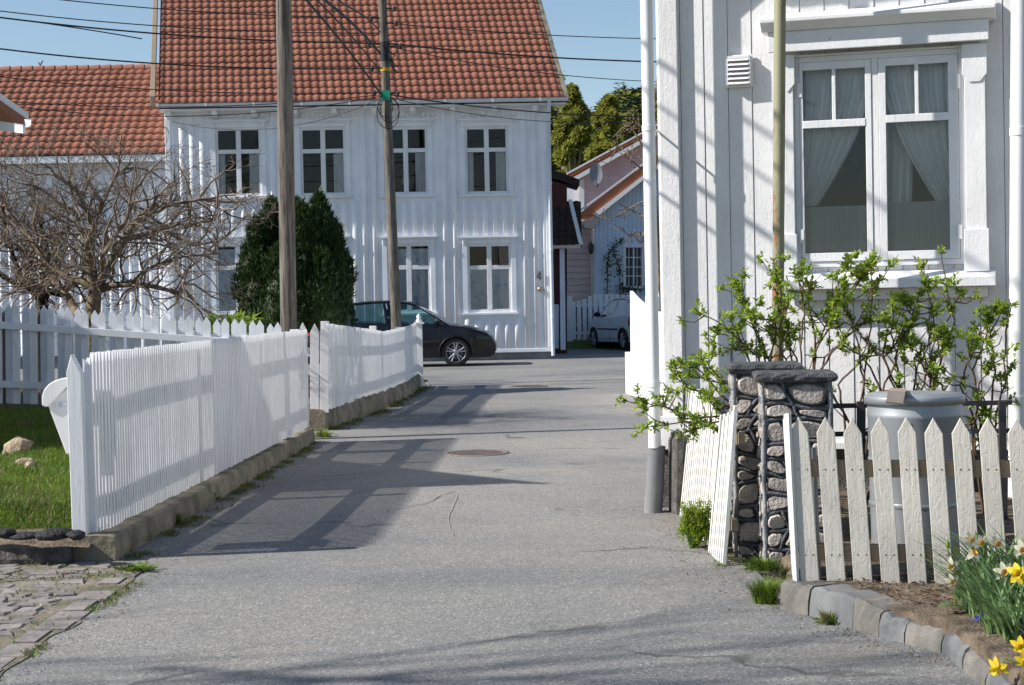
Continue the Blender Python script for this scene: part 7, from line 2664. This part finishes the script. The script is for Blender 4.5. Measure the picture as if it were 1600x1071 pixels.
leafy_tree('birch_tree', 'broad yellow green tree above the pink house roof', 'tree', 950, 420, 140, 96, 58, [M['olive']], 34000, .26, 2)
leafy_tree('birch_tree', 'airy pale treetop poking above the roof verge', 'tree', 878, 420, 92, 100, 26, [M['olive']], 1800, .2, 3, airy=1.2)
leafy_tree('oak_tree', 'brownish bare looking tree in front of the dark wooded hill', 'tree', 985, 420, 160, 120, 45, [M['twig'], M['olive']], 9000, .26, 4)
leafy_tree('birch_tree', 'green tree showing between the downpipe and the old house corner', 'tree', 1035, 420, 165, 110, 36, [M['olive']], 7000, .28, 6)

rr = random.Random(8)
mb = MB()
for _ in range(520):
    y = rr.uniform(200, 330)
    px = rr.uniform(780, 1160)
    x = (px - 800) / 2600 * y
    f = (y - 200) / 130
    ty = 142 + 20 * math.sin(px * .035 + 1) + (330 - y) * .42 + rr.uniform(-6, 12) + max(0, (930 - px)) * .14
    tp = P(px, ty, y); h = rr.uniform(8, 15); w_ = h * rr.uniform(.16, .26)
    for k in range(70):
        g_ = rr.random() ** .7; a = rr.uniform(0, 6.283)
        rad = w_ * (1 - g_) ** .6 * rr.uniform(.5, 1.1)
        p = V((tp.x + math.cos(a) * rad, y + math.sin(a) * rad, tp.z - h + h * g_))
        leaf(mb, p, V((math.cos(a), math.sin(a), -.1 + rr.uniform(-.4, .6))), UP, rr.uniform(.7, 1.5), rr.uniform(.5, 1.0), 0 if rr.random() < .8 else 1, .15)
tag(mb.build('forest', [M['conifer'], M['olive']]), kind='stuff')

# ---- a bare tree standing left of the picture whose branches shade the near road
rr = random.Random(23)
sh = thing('garden_tree', 'tall bare tree standing outside the left of the view', 'tree', (-11.5, 4.3, 0))
mb = MB(); mc = MB()
mb.tube([V((0, 0, -.1)), V((.1, 0, 2.2)), V((0, .1, 4.2)), V((.1, 0, 6.0))], [.2, .17, .12, .08], 10)
for k in range(30):
    z = rr.uniform(4.6, 9.2)
    a = rr.uniform(-.9, .9) if k % 3 else rr.uniform(0, 6.28)
    d = V((math.cos(a), math.sin(a) * .5, rr.uniform(.1, .5)))
    branch_tree(mc, V((rr.uniform(-.2, .2), rr.uniform(-.6, .6), z - 1.4)), d, rr.uniform(1.3, 2.2), .030, 3, rr, None, .55, .15, 4, (2, 3), .72, .25, .006, 4)
mb.build('trunk', M['bark'], sh); mc.build('crown', M['twig'], sh)
